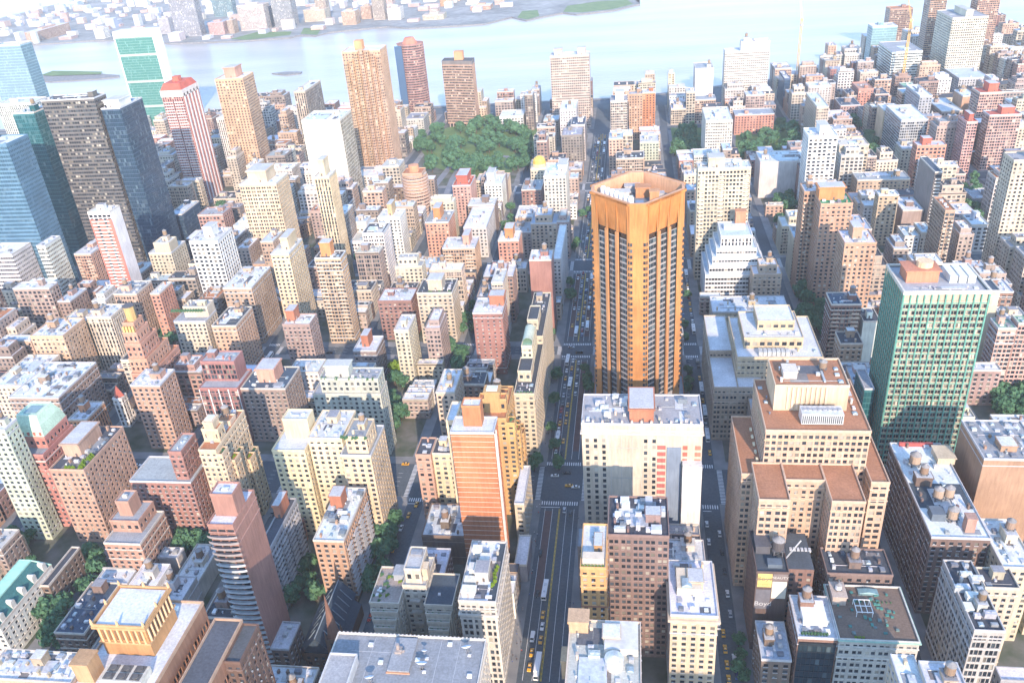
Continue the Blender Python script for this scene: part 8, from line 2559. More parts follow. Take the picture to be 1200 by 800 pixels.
def park_tower():
 cx, cy, rx, ry = 3.0, 447.0, 29.8, 31.4; org = (cx, cy, 0)
 root = thing('office_tower', 'tall orange brick tower set diagonally with a flared crown and white roof cooling units', 'tower', org)
 k = 4.4; oc = (.47, .215, .075)
 def outline(s=1.0, kk=k):
  a, b = rx*s, ry*s; ky = kk*ry/rx
  return [(cx-kk, cy-b+ky), (cx+kk, cy-b+ky), (cx+a-kk, cy-ky), (cx+a-kk, cy+ky), (cx+kk, cy+b-ky), (cx-kk, cy+b-ky), (cx-a+kk, cy+ky), (cx-a+kk, cy-ky)]
 Z0, Z1, ZT = 33.0, 139.0, 160.0; P8 = outline(); core, pier, pane = MB(), MB(), MB(); spand = MB(); slot = MB(); crown = MB(); ledge = MB()
 nf = 30; fh = (Z1-Z0)/nf
 for i in range(8):
  a, b = Vector((*P8[i], 0)), Vector((*P8[(i+1) % 8], 0)); L = (b-a).length; U = (b-a)/L; Nn = Vector((U.y, -U.x, 0))
  def q(u0, u1, z0, z1, dd, mb, dt=None):
   dt = dd if dt is None else dt
   p = lambda u, z, e: tuple(a+U*(u*L)+Nn*e+Vector((0, 0, z))); mb.quads([(p(u0, z0, dd), p(u1, z0, dd), p(u1, z1, dt), p(u0, z1, dt))])
  def solid_(u0, u1, z0, z1, e0, e1, mb):
   p = lambda u, z, e: tuple(a+U*(u*L)+Nn*e+Vector((0, 0, z)))
   mb.quads([(p(u0, z0, e1), p(u1, z0, e1), p(u1, z1, e1), p(u0, z1, e1)), (p(u0, z0, e0), p(u0, z0, e1), p(u0, z1, e1), p(u0, z1, e0)), (p(u1, z0, e1), p(u1, z0, e0), p(u1, z1, e0), p(u1, z1, e1)), (p(u0, z1, e1), p(u1, z1, e1), p(u1, z1, e0), p(u0, z1, e0))])
  if i % 2 == 0:   # corner chamfer: solid with window slits at both edges
   q(.0, 1, 0, ZT, 0, core)
   for f in range(nf):
    z = Z0+f*fh
    for u0, u1 in ((.02, .17), (.83, .98)): q(u0, u1, z+.5, z+2.5, .05, pane); solid_(u0, u1, z+2.5, z+2.9, 0, .3, core)
  else:
   e0, e1 = (.07, .93)
   bands = ((.07, .275), (.345, .55), (.615, .82)) if i in (1, 2, 3, 4) else ((.18, .385), (.45, .655), (.725, .93))
   edges = [0]+[v for t in bands for v in t]+[1]
   for j in range(0, len(edges), 2):
    q(edges[j], edges[j+1], 0, ZT, 0, core)
    if .02 < edges[j] and edges[j+1] < .98: solid_(edges[j], edges[j+1], Z0-2, Z1+3, .0, .9, pier)
   for u0, u1 in bands:
    q(u0, u1, 0, Z0-3, 0, core); q(u0, u1, Z0-3, Z1, -.7, spand); solid_(u0, u1, Z0-4.6, Z0-3, 0, 1.6, ledge)
    for f in range(nf):
     z = Z0+f*fh; w = (u1-u0)/3
     for g in range(3): q(u0+g*w+.003, u0+(g+1)*w-.003, z+.6, z+3.0, -.62, pane)
     solid_(u0, u1, z+3.0, z+3.2, -.7, -.45, spand)
    q(u0, u1, Z1, Z1+2.6, -1.4, slot); q(u0-.03, u1+.03, Z1+2.6, ZT-1.5, -1.3, crown, 1.0); q(u0-.03, u1+.03, ZT-1.5, ZT, 1.0, crown)
    p = lambda u, z, e: tuple(a+U*(u*L)+Nn*e+Vector((0, 0, z)))
    for uu in (u0-.03, u1+.03): crown.quads([(p(uu, Z1+2.6, 0), p(uu, ZT-1.5, 1.0), p(uu, ZT, 1.0), p(uu, ZT, 0))])
   solid_(0.0, 1, ZT-1.2, ZT, 0, 1.0, crown)
   # window slit wrapping round the corner edge
   for f in range(nf):
    z = Z0+f*fh
    for u0, u1 in ((.0, .04), (.96, 1.0)): q(u0+.003, u1-.003, z+.5, z+2.5, .05, pane)
 part('wall', core, M['wall'], root, oc, org); part('pier', pier, M['wall'], root, (.47, .23, .1), org); part('spandrel', spand, M['trim'], root, (.27, .255, .245), org)
 part('window', pane, M['curtain'], root, (.03, .035, .045), org, True, True, 4); part('crown', crown, M['wall'], root, (.49, .2, .06), org); part('louvre', slot, M['trim'], root, (.05, .03, .02), org); part('ledge', ledge, M['trim'], root, (.16, .11, .09), org)
 # roof well
 inn = outline(.92, 3.6); b = MB()
 ii = [(*p, ZT) for p in inn]; oo = [(*p, ZT) for p in P8]; lo = [(*p, ZT-8) for p in inn]
 b.quads([(oo[i], oo[(i+1) % 8], ii[(i+1) % 8], ii[i]) for i in range(8)]); b.quads([(ii[i], ii[(i+1) % 8], lo[(i+1) % 8], lo[i]) for i in range(8)]); part('parapet', b, M['wall'], root, (.6, .34, .2), org)
 b = MB(); c = (cx, cy, ZT-8); b.quads([(lo[i], lo[(i+1) % 8], c, c) for i in range(8)]); part('roof', b, M['roof'], root, (.2, .21, .23), org)
 for k in range(7):
  f = (k+.6)/7.4; x, y = cx-20.2+f*18.6, cy-.6-f*21
  b = MB(); b.cyl(x, y, ZT-8, ZT+.9, 1.75, 1.6, n=10); b.cyl(x, y, ZT+.9, ZT+1.7, 1.2, n=10); part('cooling_unit', b, M['metal'], root, (.74, .77, .8), org)
 for x, y, w, d, h, c in ((6, 455, 8, 7, 6, (.5, .24, .12)), (12, 444, 5, 5, 7, (.55, .28, .14)), (-6, 452, 9, 6, 4.5, (.5, .48, .44)), (4, 438, 4, 6, 2.5, (.2, .26, .34)), (15, 452, 5, 4, 3, (.42, .42, .43)), (0, 463, 8, 5, 4, (.4, .4, .4)), (8, 432, 3, 3, 2, (.6, .6, .6))):
  put('bulkhead', root, x, y, ZT-8, w, d, h, c, org)
 # brick podium
 simple(root, (-25, 33, 424, 488), 0, 14, 'n', (.4, .16, .07), (.3, .31, .33), org, 5)
def teal_tower(root, bx, H, col, roof, org, rng, seed, d):
 x0, x1, y0, y1 = bx; w, p, t = MB(), MB(), MB(); g = (.14, .36, .29)
 for O, U, W in (((x0, y0, 0), (1, 0, 0), x1-x0), ((x0, y1, 0), (0, -1, 0), y1-y0), ((x1, y0, 0), (0, 1, 0), y1-y0)):
  facade(w, p, O, U, W, 0, H-6, 'teal'); O = Vector(O); U = Vector(U); Nn = Vector((U.y, -U.x, 0)); n = int(round(W/3.4))
  for i in range(n+1):
   a = O+U*(W*i/n); c0 = a-U*.32+Nn*.02; c1 = a+U*.32+Nn*.02; e = Nn*.55
   A, B, C, D = c0, c0+e, c1+e, c1
   Z = Vector((0, 0, H-1)); t.quads([(tuple(A), tuple(B), tuple(B+Z), tuple(A+Z)), (tuple(B), tuple(C), tuple(C+Z), tuple(B+Z)), (tuple(C), tuple(D), tuple(D+Z), tuple(C+Z))])
  for k in range(int((H-8)/3.65)+1):
   z = 1.2+k*(H-6-2.8)/int((H-6-2.8)/3.65+.3)
   A = O+Nn*.02; B = O+Nn*.3; C = O+U*W+Nn*.3; D = O+U*W+Nn*.02; z0, z1 = Vector((0, 0, z)), Vector((0, 0, z+.55))
   t.quads([(tuple(B+z0), tuple(C+z0), tuple(C+z1), tuple(B+z1)), (tuple(B+z1), tuple(C+z1), tuple(D+z1), tuple(A+z1))])
 facade(w, p, (x1, y1, 0), (-1, 0, 0), x1-x0, 0, H-6, 'n'); w.box(x0+.3, x1-.3, y0+.3, y1-.3, H-6, H-1, faces='fbrl')
 part('wall', w, M['wall'], root, (.5, .42, .31), org); part('window', p, M['pane'], root, None, org, True, True, 2); part('metal_grid', t, M['metal'], root, g, org)
 b = MB(); b.box(x0+.3, x1-.3, y0+.3, y1-.3, H-1.6, H-1.5, faces='t'); part('roof', b, M['roof'], root, (.4, .42, .44), org)
 b = MB(); ring(b, bx, H-2, H, .9, .6); part('parapet', b, M['trim'], root, (.55, .52, .45), org)
 put('bulkhead', root, x0+12, (y0+y1)/2+2, H-1.5, 16, 12, 7, (.48, .2, .12), org); b = MB(); b.cyl(x0+14, (y0+y1)/2+2, H+5.5, H+8.5, 4, n=14); part('roof_drum', b, M['wall'], root, (.62, .45, .28), org)
 for k in range(3): put('deck_box', root, x1-14+k*4.5, (y0+y1)/2+2, H-1.5, 3.6, 14, 4, (.62, .64, .64), org, name='cooling_plant')
 roof_kit(root, (x0+2, x1-2, y0+2, y0+8), H-1.5, rng, org, (.5, .4, .3), 6, big=False)
SPECIAL['teal'] = teal_tower
def brown_pavilion():
 pass
# ------------------------------------------------------------------ setting
def sheet(mb, pts, z): 
 c = tuple(np.mean(np.array(pts), axis=0)); n = len(pts); mb.quads([((*pts[i], z), (*pts[(i+1) % n], z), (*c, z), (*c, z)) for i in range(n)])
def slab(mb, pts, z0, z1):
 n = len(pts); mb.quads([((*pts[i], z0), (*pts[(i+1) % n], z0), (*pts[(i+1) % n], z1), (*pts[i], z1)) for i in range(n)])
 if len(pts) == 4: mb.quads([[(*p, z1) for p in pts]])
def ribbon(mb, pts, w, z):
 q = []
 for i, p in enumerate(pts):
  a = Vector(pts[max(0, i-1)]); b = Vector(pts[min(len(pts)-1, i+1)]); d = (b-a).normalized(); n = Vector((-d.y, d.x))*w/2; q.append((Vector(p)-n, Vector(p)+n))
 for (a, b), (c, d) in zip(q, q[1:]): mb.quads([((*a, z), (*c, z), (*d, z), (*b, z))])
STX = {k: v for k, v in STREETS}; AVY = {k: v for k, v in AVENUES}
def setting():
 b = MB(); b.box(-6500, 5500, -1200, 9000, -9, -8.6, faces='t'); struct('ground', b, M['ground'])
 b = MB(); b.box(-6400, 5400, 1100, 4200, -4.2, -4, faces='t'); struct('river', b, M['water'])
 shore = [(-6400, 1285), (-900, 1290), (-300, 1322), (0, 1327), (243, 1415), (363, 1485), (460, 1560), (1400, 1740), (5400, 2500)]
 b = MB()
 for (xa, ya), (xb, yb) in zip(shore, shore[1:]): b.quads([((xa, -1100, 0), (xb, -1100, 0), (xb, yb, 0), (xa, ya, 0)), ((xa, ya, 0), (xb, yb, 0), (xb, yb, -9), (xa, ya, -9))])
 struct('road', b, M['asphalt'])
 b = MB()
 for (xa, ya), (xb, yb) in zip(shore, shore[1:]):
  b.quads([((xa, ya-9, .5), (xb, yb-9, .5), (xb, yb+1.5, .5), (xa, ya+1.5, .5)), ((xb, yb+1.5, -9), (xa, ya+1.5, -9), (xa, ya+1.5, .5), (xb, yb+1.5, .5)), ((xa, ya-9, 0), (xb, yb-9, 0), (xb, yb-9, .5), (xa, ya-9, .5))])
 struct('quay', b, M['rock'])
 xs = sorted(STREETS, key=lambda t: t[1][0]); ys = sorted(AVENUES, key=lambda t: t[1][0]); pv, yd = MB(), MB()
 edges = [(-1500, -800)]+[(a[1][0]+a[1][1]-4.2, c[1][0]-c[1][1]+4.2) for a, c in zip(xs, xs[1:])]+[(xs[-1][1][0]+5, 1500)]
 e34 = 7
 rows = [(-400, 79-15+4)]+[(a[1][0]+a[1][1]-4.5, c[1][0]-c[1][1]+4.5) for a, c in zip(ys, ys[1:])]+[(ys[-1][1][0]+10.5, 1270)]
 for xa, xb in edges:
  for ya, yb in rows:
   yb = yb if yb < 1269 or xa < 150 else min(1270+(xa-100)*.75, 1640)
   pv.box(xa, xb, ya, yb, 0, .15, faces='fbrlt')
   if xb-xa > 30 and yb-ya > 30: yd.box(xa+7, xb-7, ya+7, yb-7, .15, .17, faces='t')
 struct('pavement', pv, M['pavement']); struct('yard_soil', yd, M['yard'])
 # markings
 w, ye, rl = MB(), MB(), MB(); x = STX['34'][0]; z = .02
 segs = [(250, 366), (412, 531), (559, 682), (716, 898), (932, 1126)]
 for ya, yb in segs:
  for dx in (-.28, .28): ye.box(x+dx-.13, x+dx+.13, ya, yb, z-.004, z, faces='t')
  y = ya
  while y < yb-3: ye.box(x-.1, x+.1, y, y+1.2, z+.003, z+.006, faces='t'); y += 3.4
  for dx in (-3.9, 3.9, -8.2, 8.2): w.box(x+dx-.1, x+dx+.1, ya, yb, z-.004, z, faces='t')
 for ya, yb in ((300, 364), (420, 470), (566, 680)): rl.box(x-8.0, x-4.1, ya, yb, .012, .016, faces='t')
 for ya, yb in ((420, 528), (566, 680)): rl.box(x+4.1, x+8.0, ya, yb, .012, .016, faces='t')
 def walk(xa, xb, ya, yb, across):
  n = max(2, int((xb-xa if across == 'x' else yb-ya)/1.25))
  for k in range(n):
   if across == 'x': u = xa+k*(xb-xa)/n; w.box(u, u+.6, ya, yb, z-.004, z, faces='t')
   else: u = ya+k*(yb-ya)/n; w.box(xa, xb, u, u+.6, z-.004, z, faces='t')
 for sn, (sx, sw) in STREETS:
  if sn not in ('32', '33', '34', '35', '36', '37', '31', '30'): continue
  hw = sw-4.4
  for an, (ay, aw) in AVENUES:
   if an in ('5', '1'): continue
   ah = aw-4.6
   walk(sx-hw, sx+hw, ay-aw+.2, ay-aw+3.4, 'x'); walk(sx-hw, sx+hw, ay+aw-3.4, ay+aw-.2, 'x')
   walk(sx-sw+.2, sx-sw+3.2, ay-ah, ay+ah, 'y'); walk(sx+sw-3.2, sx+sw-.2, ay-ah, ay+ah, 'y')
   w.box(sx-hw, sx, ay-aw-2, ay-aw-1.5, z-.004, z, faces='t')
 for an, (ay, aw) in AVENUES:
  for dy in (-6, -2, 2, 6):
   if abs(dy) > aw-5: continue
   X = -700
   while X < 400:
    if not any(abs(X+1.5-v[0]) < v[1]+3 for k, v in STREETS): w.box(X, X+3, ay+dy-.08, ay+dy+.08, z-.004, z, faces='t')
    X += 9
 struct('road_marking', w, M['white']); struct('centre_line', ye, M['yellow']); struct('bus_lane', rl, M['buslane'])
 # park, ramps, far shore
 g = MB()
 for pts in GRASS: sheet(g, pts, .24)
 struct('lawn', g, M['grass'])
 r = MB()
 for k, (pts, wd) in enumerate(RAMPS): ribbon(r, pts, wd, .28+.01*k)
 struct('ramp_road', r, solid('ramp_asphalt', [(.3, (.16, .17, .19)), (.7, (.22, .23, .25))], .1))
 q = MB(); n = len(QSHORE)
 for (xa, ya), (xb, yb) in zip(QSHORE, QSHORE[1:]): q.quads([((xa, ya, -1.5), (xb, yb, -1.5), (xb, 9000, -1.5), (xa, 9000, -1.5)), ((xa, ya, -8.8), (xb, yb, -8.8), (xb, yb, -1.5), (xa, ya, -1.5))])
 for pts in QEXTRA: sheet(q, pts, -1.48); slab(q, pts, -8.8, -1.48)
 struct('far_shore', q, M['ground'])
 q = MB()
 for pts in QGRASS: sheet(q, pts, -1.2)
 struct('shore_lawn', q, M['grass'])
 q = MB()
 for (xa, ya), (xb, yb) in zip(QSHORE, QSHORE[1:]): q.quads([((xa, ya-3, -.9), (xb, yb-3, -.9), (xb, yb+5, -.9), (xa, ya+5, -.9)), ((xa, ya-3, -8.8), (xb, yb-3, -8.8), (xb, yb-3, -.9), (xa, ya-3, -.9))])
 for pts in ISLES: sheet(q, pts, -2.2); slab(q, pts, -8.8, -2.2)
 struct('seawall', q, M['rock'])
# ------------------------------------------------------------------ trees
def tree_meshes():
 out = []
 for s in range(6):
  rng = np.random.RandomState(s); h = 1.0; c, l = MB(), MB()
  c.cyl(0, 0, 0, .45, .035, .02, n=6)
  blobs = []
  for k in range(9):
   a = k*2.4+s; rr = .16+.12*rng.rand(); z = .42+.38*rng.rand(); p = np.array((rr*math.cos(a), rr*math.sin(a), z)); blobs.append((p, .15+.08*rng.rand()))
   c.bar((0, 0, .3+.02*k), tuple(p), .011, n=3)
  blobs.append((np.array((0, 0, .82)), .17))
  for p, r in blobs:
   m = 60
   v = rng.normal(size=(m, 3)); v /= np.linalg.norm(v, axis=1)[:, None]; pos = p+v*(r*(.55+.5*rng.rand(m, 1)))*np.array((1.15, 1.15, .85))
   nn = v+rng.normal(size=(m, 3))*.5; nn /= np.linalg.norm(nn, axis=1)[:, None]
   t = np.cross(nn, rng.normal(size=(m, 3))); t /= np.linalg.norm(t, axis=1)[:, None]; bt = np.cross(nn, t); sz = .04+.035*rng.rand(m, 1)
   l.quads(np.stack([pos-t*sz-bt*sz, pos+t*sz-bt*sz*.7, pos+t*sz*.8+bt*sz, pos-t*sz*.6+bt*sz*1.1], axis=1))
  out.append((c.mesh('trunk', [M['bark']]), l.mesh('crown', [M['leaf']], rnd=True, seed=s), l.mesh('lime_crown', [M['lime']], rnd=True, seed=s)))
 return out
def trees():
 tm = tree_meshes()
 for i, (x, y, h, lab, grp, lime) in enumerate(TREES):
  t = thing('leafy_tree', lab, 'tree', (x, y, .15), grp, rz=i*1.7); tr, cr, lc = tm[i % 6]; w = h*(.85+.3*((i*37) % 10)/10)
  for n, me in (('trunk', tr), ('crown', lc if lime else cr)):
   o = link(n, me, t); o.scale = (w, w, h)
# ------------------------------------------------------------------ vehicles
def vehicle_meshes():
 v = {}
 def wheel():
  b = MB(); b.bar((-.11, 0, 0), (.11, 0, 0), .33, n=10); return b.mesh('wheel', [M['tyre']])
 m, nt, bs = mat('tyre_rubber'); bs.inputs['Base Color'].default_value = (.02, .02, .02, 1); M['tyre'] = m
 m, nt, bs = mat('auto_glass'); bs.inputs['Base Color'].default_value = (.02, .03, .04, 1); bs.inputs['Roughness'].default_value = .08; M['glass'] = m
 m, nt, bs = mat('lamp_lens'); bs.inputs['Base Color'].default_value = (.6, .6, .55, 1); bs.inputs['Roughness'].default_value = .2; M['lens'] = m
 v['wheel'] = wheel()
 def prof(pts, w, inset=None):   # profile along y, extruded in x
  b = MB(); n = len(pts); iw = inset or [w]*n
  b.quads([((-iw[i], pts[i][0], pts[i][1]), (iw[i], pts[i][0], pts[i][1]), (iw[(i+1) % n], pts[(i+1) % n][0], pts[(i+1) % n][1]), (-iw[(i+1) % n], pts[(i+1) % n][0], pts[(i+1) % n][1])) for i in range(n)])
  cy = sum(p[0] for p in pts)/n; cz = sum(p[1] for p in pts)/n
  for s in (-1, 1): b.quads([((s*iw[i], pts[i][0], pts[i][1]), (s*iw[(i+1) % n], pts[(i+1) % n][0], pts[(i+1) % n][1]), (s*w*.95, cy, cz), (s*w*.95, cy, cz)) for i in range(n)])
  return b
 v['car_body'] = prof([(-2.35, .3), (2.35, .3), (2.4, .62), (2.25, .84), (1.0, .95), (-1.55, .98), (-2.3, .9), (-2.42, .6)], .9, [.82, .82, .88, .84, .9, .9, .84, .88]).mesh('body', [M['paint']])
 v['car_cabin'] = prof([(-1.75, .97), (.95, .94), (.25, 1.4), (-1.15, 1.42)], .84, [.84, .84, .66, .66]).mesh('window', [M['glass']])
 b = MB(); b.box(-.64, .64, -1.12, .2, 1.405, 1.47); v['car_roof'] = b.mesh('roof_panel', [M['paint']])
 b = MB(); b.box(-.3, .3, -.5, -.3, 1.47, 1.66); v['taxi_sign'] = b.mesh('roof_sign', [M['trim']])
 b = MB(); b.box(-.75, -.45, 2.36, 2.43, .55, .72); b.box(.45, .75, 2.36, 2.43, .55, .72); v['headlight'] = b.mesh('headlight', [M['lens']])
 v['van_body'] = prof([(-2.7, .35), (2.7, .35), (2.75, .95), (2.1, 1.2), (1.5, 2.05), (-2.6, 2.15), (-2.72, 1.2)], .98).mesh('body', [M['paint']])
 b = MB(); b.quads([((-.86, 2.1, 1.24), (.86, 2.1, 1.24), (.8, 1.55, 2.0), (-.8, 1.55, 2.0))]); b.box(-1.0, 1.0, -.6, 1.4, 1.35, 1.85, faces='rl'); v['van_window'] = b.mesh('window', [M['glass']])
 b = MB(); b.box(-1.27, 1.27, -6, 6, .4, 3.0); b.box(-1.0, 1.0, -5.4, 5.2, 3.0, 3.12); v['bus_body'] = b.mesh('body', [M['paint']])
 b = MB(); b.box(-1.29, 1.29, -5.6, 5.5, 1.35, 2.4, faces='rl'); b.box(-1.1, 1.1, -6.02, 6.02, 1.3, 2.6, faces='fb'); v['bus_window'] = b.mesh('window', [M['glass']])
 b = MB(); b.box(-.7, .7, -3, -1.2, 3.13, 3.4); b.box(-.5, .5, 2, 3, 3.13, 3.35); v['bus_unit'] = b.mesh('air_conditioner', [M['metal']])
 b = MB(); b.box(-1.25, 1.25, -6.6, 4.2, 1.0, 3.9); v['truck_box'] = b.mesh('cargo_box', [M['paint']])
 v['truck_cab'] = prof([(4.4, .5), (6.6, .5), (6.7, 1.5), (6.2, 2.7), (4.4, 2.8)], 1.15).mesh('cab', [M['paint']])
 b = MB(); b.quads([((-1.05, 6.72, 1.5), (1.05, 6.72, 1.5), (1.0, 6.28, 2.6), (-1.0, 6.28, 2.6))]); v['truck_window'] = b.mesh('windscreen', [M['glass']])
 return v
def vehicles():
 v = vehicle_meshes(); PC = {'yellow': (.72, .36, .02), 'white': (.75, .75, .74), 'black': (.02, .022, .025), 'silver': (.42, .44, .46), 'blue': (.04, .09, .22), 'red': (.4, .04, .03), 'grey': (.16, .17, .18), 'green': (.05, .2, .14)}
 for kind, colr, x, y, rz, lab, grp in CARS:
  c = PC[colr]; cat = {'taxi': 'taxi', 'car': 'car', 'van': 'van', 'bus': 'bus', 'truck': 'truck'}[kind]
  t = thing({'taxi': 'taxi', 'car': 'car', 'van': 'van', 'bus': 'bus', 'truck': 'truck'}[kind], lab, cat, (x, y, .02), grp, rz)
  wy = {'taxi': (-1.5, 1.5), 'car': (-1.5, 1.5), 'van': (-1.8, 1.8), 'bus': (-3.8, 3.9), 'truck': (-4.6, 5.4)}[kind]; wx = {'bus': 1.15, 'truck': 1.1, 'van': .9}.get(kind, .8); s = {'bus': 1.4, 'truck': 1.4, 'van': 1.1}.get(kind, 1)
  if kind in ('taxi', 'car'):
   link('body', v['car_body'], t, c); link('window', v['car_cabin'], t); link('roof_panel', v['car_roof'], t, c); link('headlight', v['headlight'], t)
   if kind == 'taxi': link('roof_sign', v['taxi_sign'], t, (.8, .8, .75))
  elif kind == 'van': link('body', v['van_body'], t, c); link('window', v['van_window'], t)
  elif kind == 'bus': link('body', v['bus_body'], t, c); link('window', v['bus_window'], t); link('air_conditioner', v['bus_unit'], t, (.6, .62, .63))
  else: link('cargo_box', v['truck_box'], t, (.75, .76, .77)); link('cab', v['truck_cab'], t, c); link('windscreen', v['truck_window'], t)
  for a in (-1, 1):
   for yy in wy: o = link('wheel', v['wheel'], t, None, (a*wx, yy, .33*s)); o.scale = (1.3, s, s)
QPAL = [(.62, .55, .5), (.6, .6, .62), (.5, .38, .32), (.45, .47, .52), (.66, .62, .56), (.42, .3, .26), (.35, .42, .5)]
# ------------------------------------------------------------------ people
def people():
 J = [(0, 0, .92), (0, 0, 1.15), (0, 0, 1.42), (0, .02, 1.52), (0, .04, 1.66), (0, .04, 1.74), (.2, 0, 1.4), (.26, -.06, 1.12), (.24, .06, .86), (-.2, 0, 1.4), (-.26, .08, 1.12), (-.23, .2, .88), (.1, 0, .86), (.12, .16, .48), (.12, .12, .06), (.12, .24, .03), (-.1, 0, .86), (-.11, -.06, .48), (-.11, -.28, .08), (-.11, -.18, .03)]
 E_ = [(0, 1), (1, 2), (2, 3), (3, 4), (4, 5), (2, 6), (6, 7), (7, 8), (2, 9), (9, 10), (10, 11), (0, 12), (12, 13), (13, 14), (14, 15), (0, 16), (16, 17), (17, 18), (18, 19)]
 RD = [.15, .15, .15, .055, .1, .09, .07, .05, .04, .07, .05, .04, .1, .07, .05, .04, .1, .07, .05, .04]
 me = bpy.data.meshes.new('body'); me.from_pydata(J, E_, []); o = bpy.data.objects.new('body', me); COL.objects.link(o); md = o.modifiers.new('skin', 'SKIN')
 for i, r in enumerate(RD): me.skin_vertices[0].data[i].radius = (r, r*.75)
 me.skin_vertices[0].data[0].use_root = True; o.modifiers.new('sub', 'SUBSURF').levels = 1
 dg = bpy.context.evaluated_depsgraph_get(); body = bpy.data.meshes.new_from_object(o.evaluated_get(dg)); bpy.data.objects.remove(o)
 m, nt, b = mat('skin'); b.inputs['Base Color'].default_value = (.45, .28, .2, 1); body.materials.clear()
 for q in (M['cloth'], m, solid('dark_cloth', [(.3, (.03, .035, .05)), (.7, (.06, .06, .08))], 3)): body.materials.append(q)
 for p in body.polygons: z = p.center.z; p.material_index = 1 if z > 1.5 or (z < .93 and abs(p.center.x) > .2) else (2 if z < .95 else 0)
 rng = random.Random(2); C_ = {'black': (.03, .03, .035), 'white': (.7, .7, .68), 'red': (.4, .05, .05), 'blue': (.06, .12, .3), 'grey': (.25, .26, .28)}
 for i in range(46):
  c = rng.choice(sorted(C_)); x = STX['34'][0]+(rng.uniform(-14.5, -10) if i % 4 else rng.uniform(10, 14)); y = rng.uniform(255, 368) if i < 34 else rng.uniform(412, 520)
  t = thing('person', 'person in a %s top walking on the pavement of the wide street' % c, 'person', (x, y, .15), 'people on the pavements of the wide street', rng.choice((0, math.pi))); link('body', body, t, C_[c])
# ------------------------------------------------------------------ distant city across the river, cranes
def distant():
 rng = random.Random(9)
 for i, (x, y, w, d, h, c, lab, nm) in enumerate(FAR):
  org = (x+w/2, y, 0); root = thing(nm, lab, 'tower' if h > 60 else 'building', org, None); wl, p = MB(), MB(); col = jit(CC[c], rng, .06)
  tier(wl, p, (x, x+w, y, y+d), -1.4, h, 'v' if h > 60 else 'p', 'v' if h > 60 else 'p', True)
  part('wall', wl, M['wall'], root, col, org); part('window', p, M['pane'], root, None, org, True, True, i)
  b = MB(); b.box(x, x+w, y, y+d, h-.2, h, faces='t'); part('roof', b, M['roof'], root, rng.choice([(.6, .6, .6), (.4, .42, .45), (.5, .4, .33)]), org)
  b = MB(); b.box(x+w*.3, x+w*.7, y+d*.3, y+d*.7, h, h+4); part('bulkhead', b, M['wall'], root, col, org)
 b = MB(); tint = []; p = MB(); rr = random.Random(4)
 for (x, y, w, d, h, ci) in STUFFQ:
  c = QPAL[ci]
  n0 = b.n(); b.box(x, x+w, y, y+d, -1.5, h); col = jit(c, rr, .12); tint += [(*col, 1)]*(b.n()-n0-1)+[(*jit(rr.choice([(.6, .6, .6), (.35, .37, .4), (.66, .66, .64), (.45, .33, .27)]), rr, .15), 1)]
 o = link('distant_district', b.mesh('distant_district', [M['wallattr']], tint=tint)); o['kind'] = 'stuff'; o['label'] = 'hazy low city blocks spread beyond the river'
 b, p = MB(), MB(); tint = []
 for (x0, x1, y0, y1, h, ci) in STUFFM:
  c = MPAL[ci]; x1 -= .15; y1 -= .15
  n0 = b.n(); tier(b, p, (x0, x1, y0, y1), 0, h, 'p', 'p', True); col = jit(CC[c], rr, .12); tint += [(*col, 1)]*(b.n()-n0)
  b.box(x0, x1, y0, y1, h-.5, h-.45, faces='t'); tint += [(*jit(rr.choice([(.6, .62, .64), (.3, .32, .35), (.66, .67, .68), (.08, .09, .1)]), rr, .15), 1)]
  for q in range(3):
   n0 = b.n(); ux, uy = rr.uniform(x0+.5, x1-3), rr.uniform(y0+.5, y1-3); b.box(ux, ux+rr.uniform(1.2, 2.5), uy, uy+rr.uniform(1.2, 2.5), h-.5, h+rr.uniform(.8, 2.6)); tint += [(*jit((.5, .45, .42), rr, .3), 1)]*(b.n()-n0)
 o = link('packed_buildings', b.mesh('packed_buildings', [M['wallattr']], tint=tint)); o['kind'] = 'stuff'; o['label'] = 'packed low buildings filling the blocks between the larger ones'
 o = link('packed_window', p.mesh('packed_window', [M['pane']], rnd=True), o); o['kind'] = 'stuff'
def cranes():
 for x, y, h, L, az, el, lab in CRANES:
  t = thing('tower_crane', lab, 'crane', (x, y, 0)); b = MB()
  for i, j in ((-1, -1), (1, -1), (1, 1), (-1, 1)): b.box(i*1.1-.3, i*1.1+.3, j*1.1-.3, j*1.1+.3, 0, h)
  for k in range(int(h/4)): s = 1 if k % 2 else -1; b.bar((-s*1.1, -1.1, k*4), (s*1.1, -1.1, k*4+4), .2); b.bar((1.1, -s*1.1, k*4), (1.1, s*1.1, k*4+4), .2)
  part('mast', b, M['metal'], t, (.7, .42, .14)); b = MB(); d = Vector((math.cos(az)*math.cos(el), math.sin(az)*math.cos(el), math.sin(el))); a = Vector((0, 0, h+1)); n = Vector((-math.sin(az), math.cos(az), 0))
  for s in (-.8, .8): b.bar(a+n*s, a+d*L+n*s*.3, .28)
  b.bar(a+Vector((0, 0, 2.2)), a+d*L, .28)
  for k in range(int(L/4)): b.bar(a+d*k*4+n*.8, a+d*(k*4+4)-n*.7, .15)
  part('jib', b, M['metal'], t, (.72, .44, .16)); b = MB(); b.box(-2, 2, -2, 2, h, h+2.5); b.bar(a, a-d*L*.2, .6); part('cab', b, M['metal'], t, (.6, .4, .2)); b = MB(); p = a-d*L*.2; b.box(p.x-2, p.x+2, p.y-1.5, p.y+1.5, p.z-3, p.z); part('counterweight', b, M['trim'], t, (.35, .34, .33))
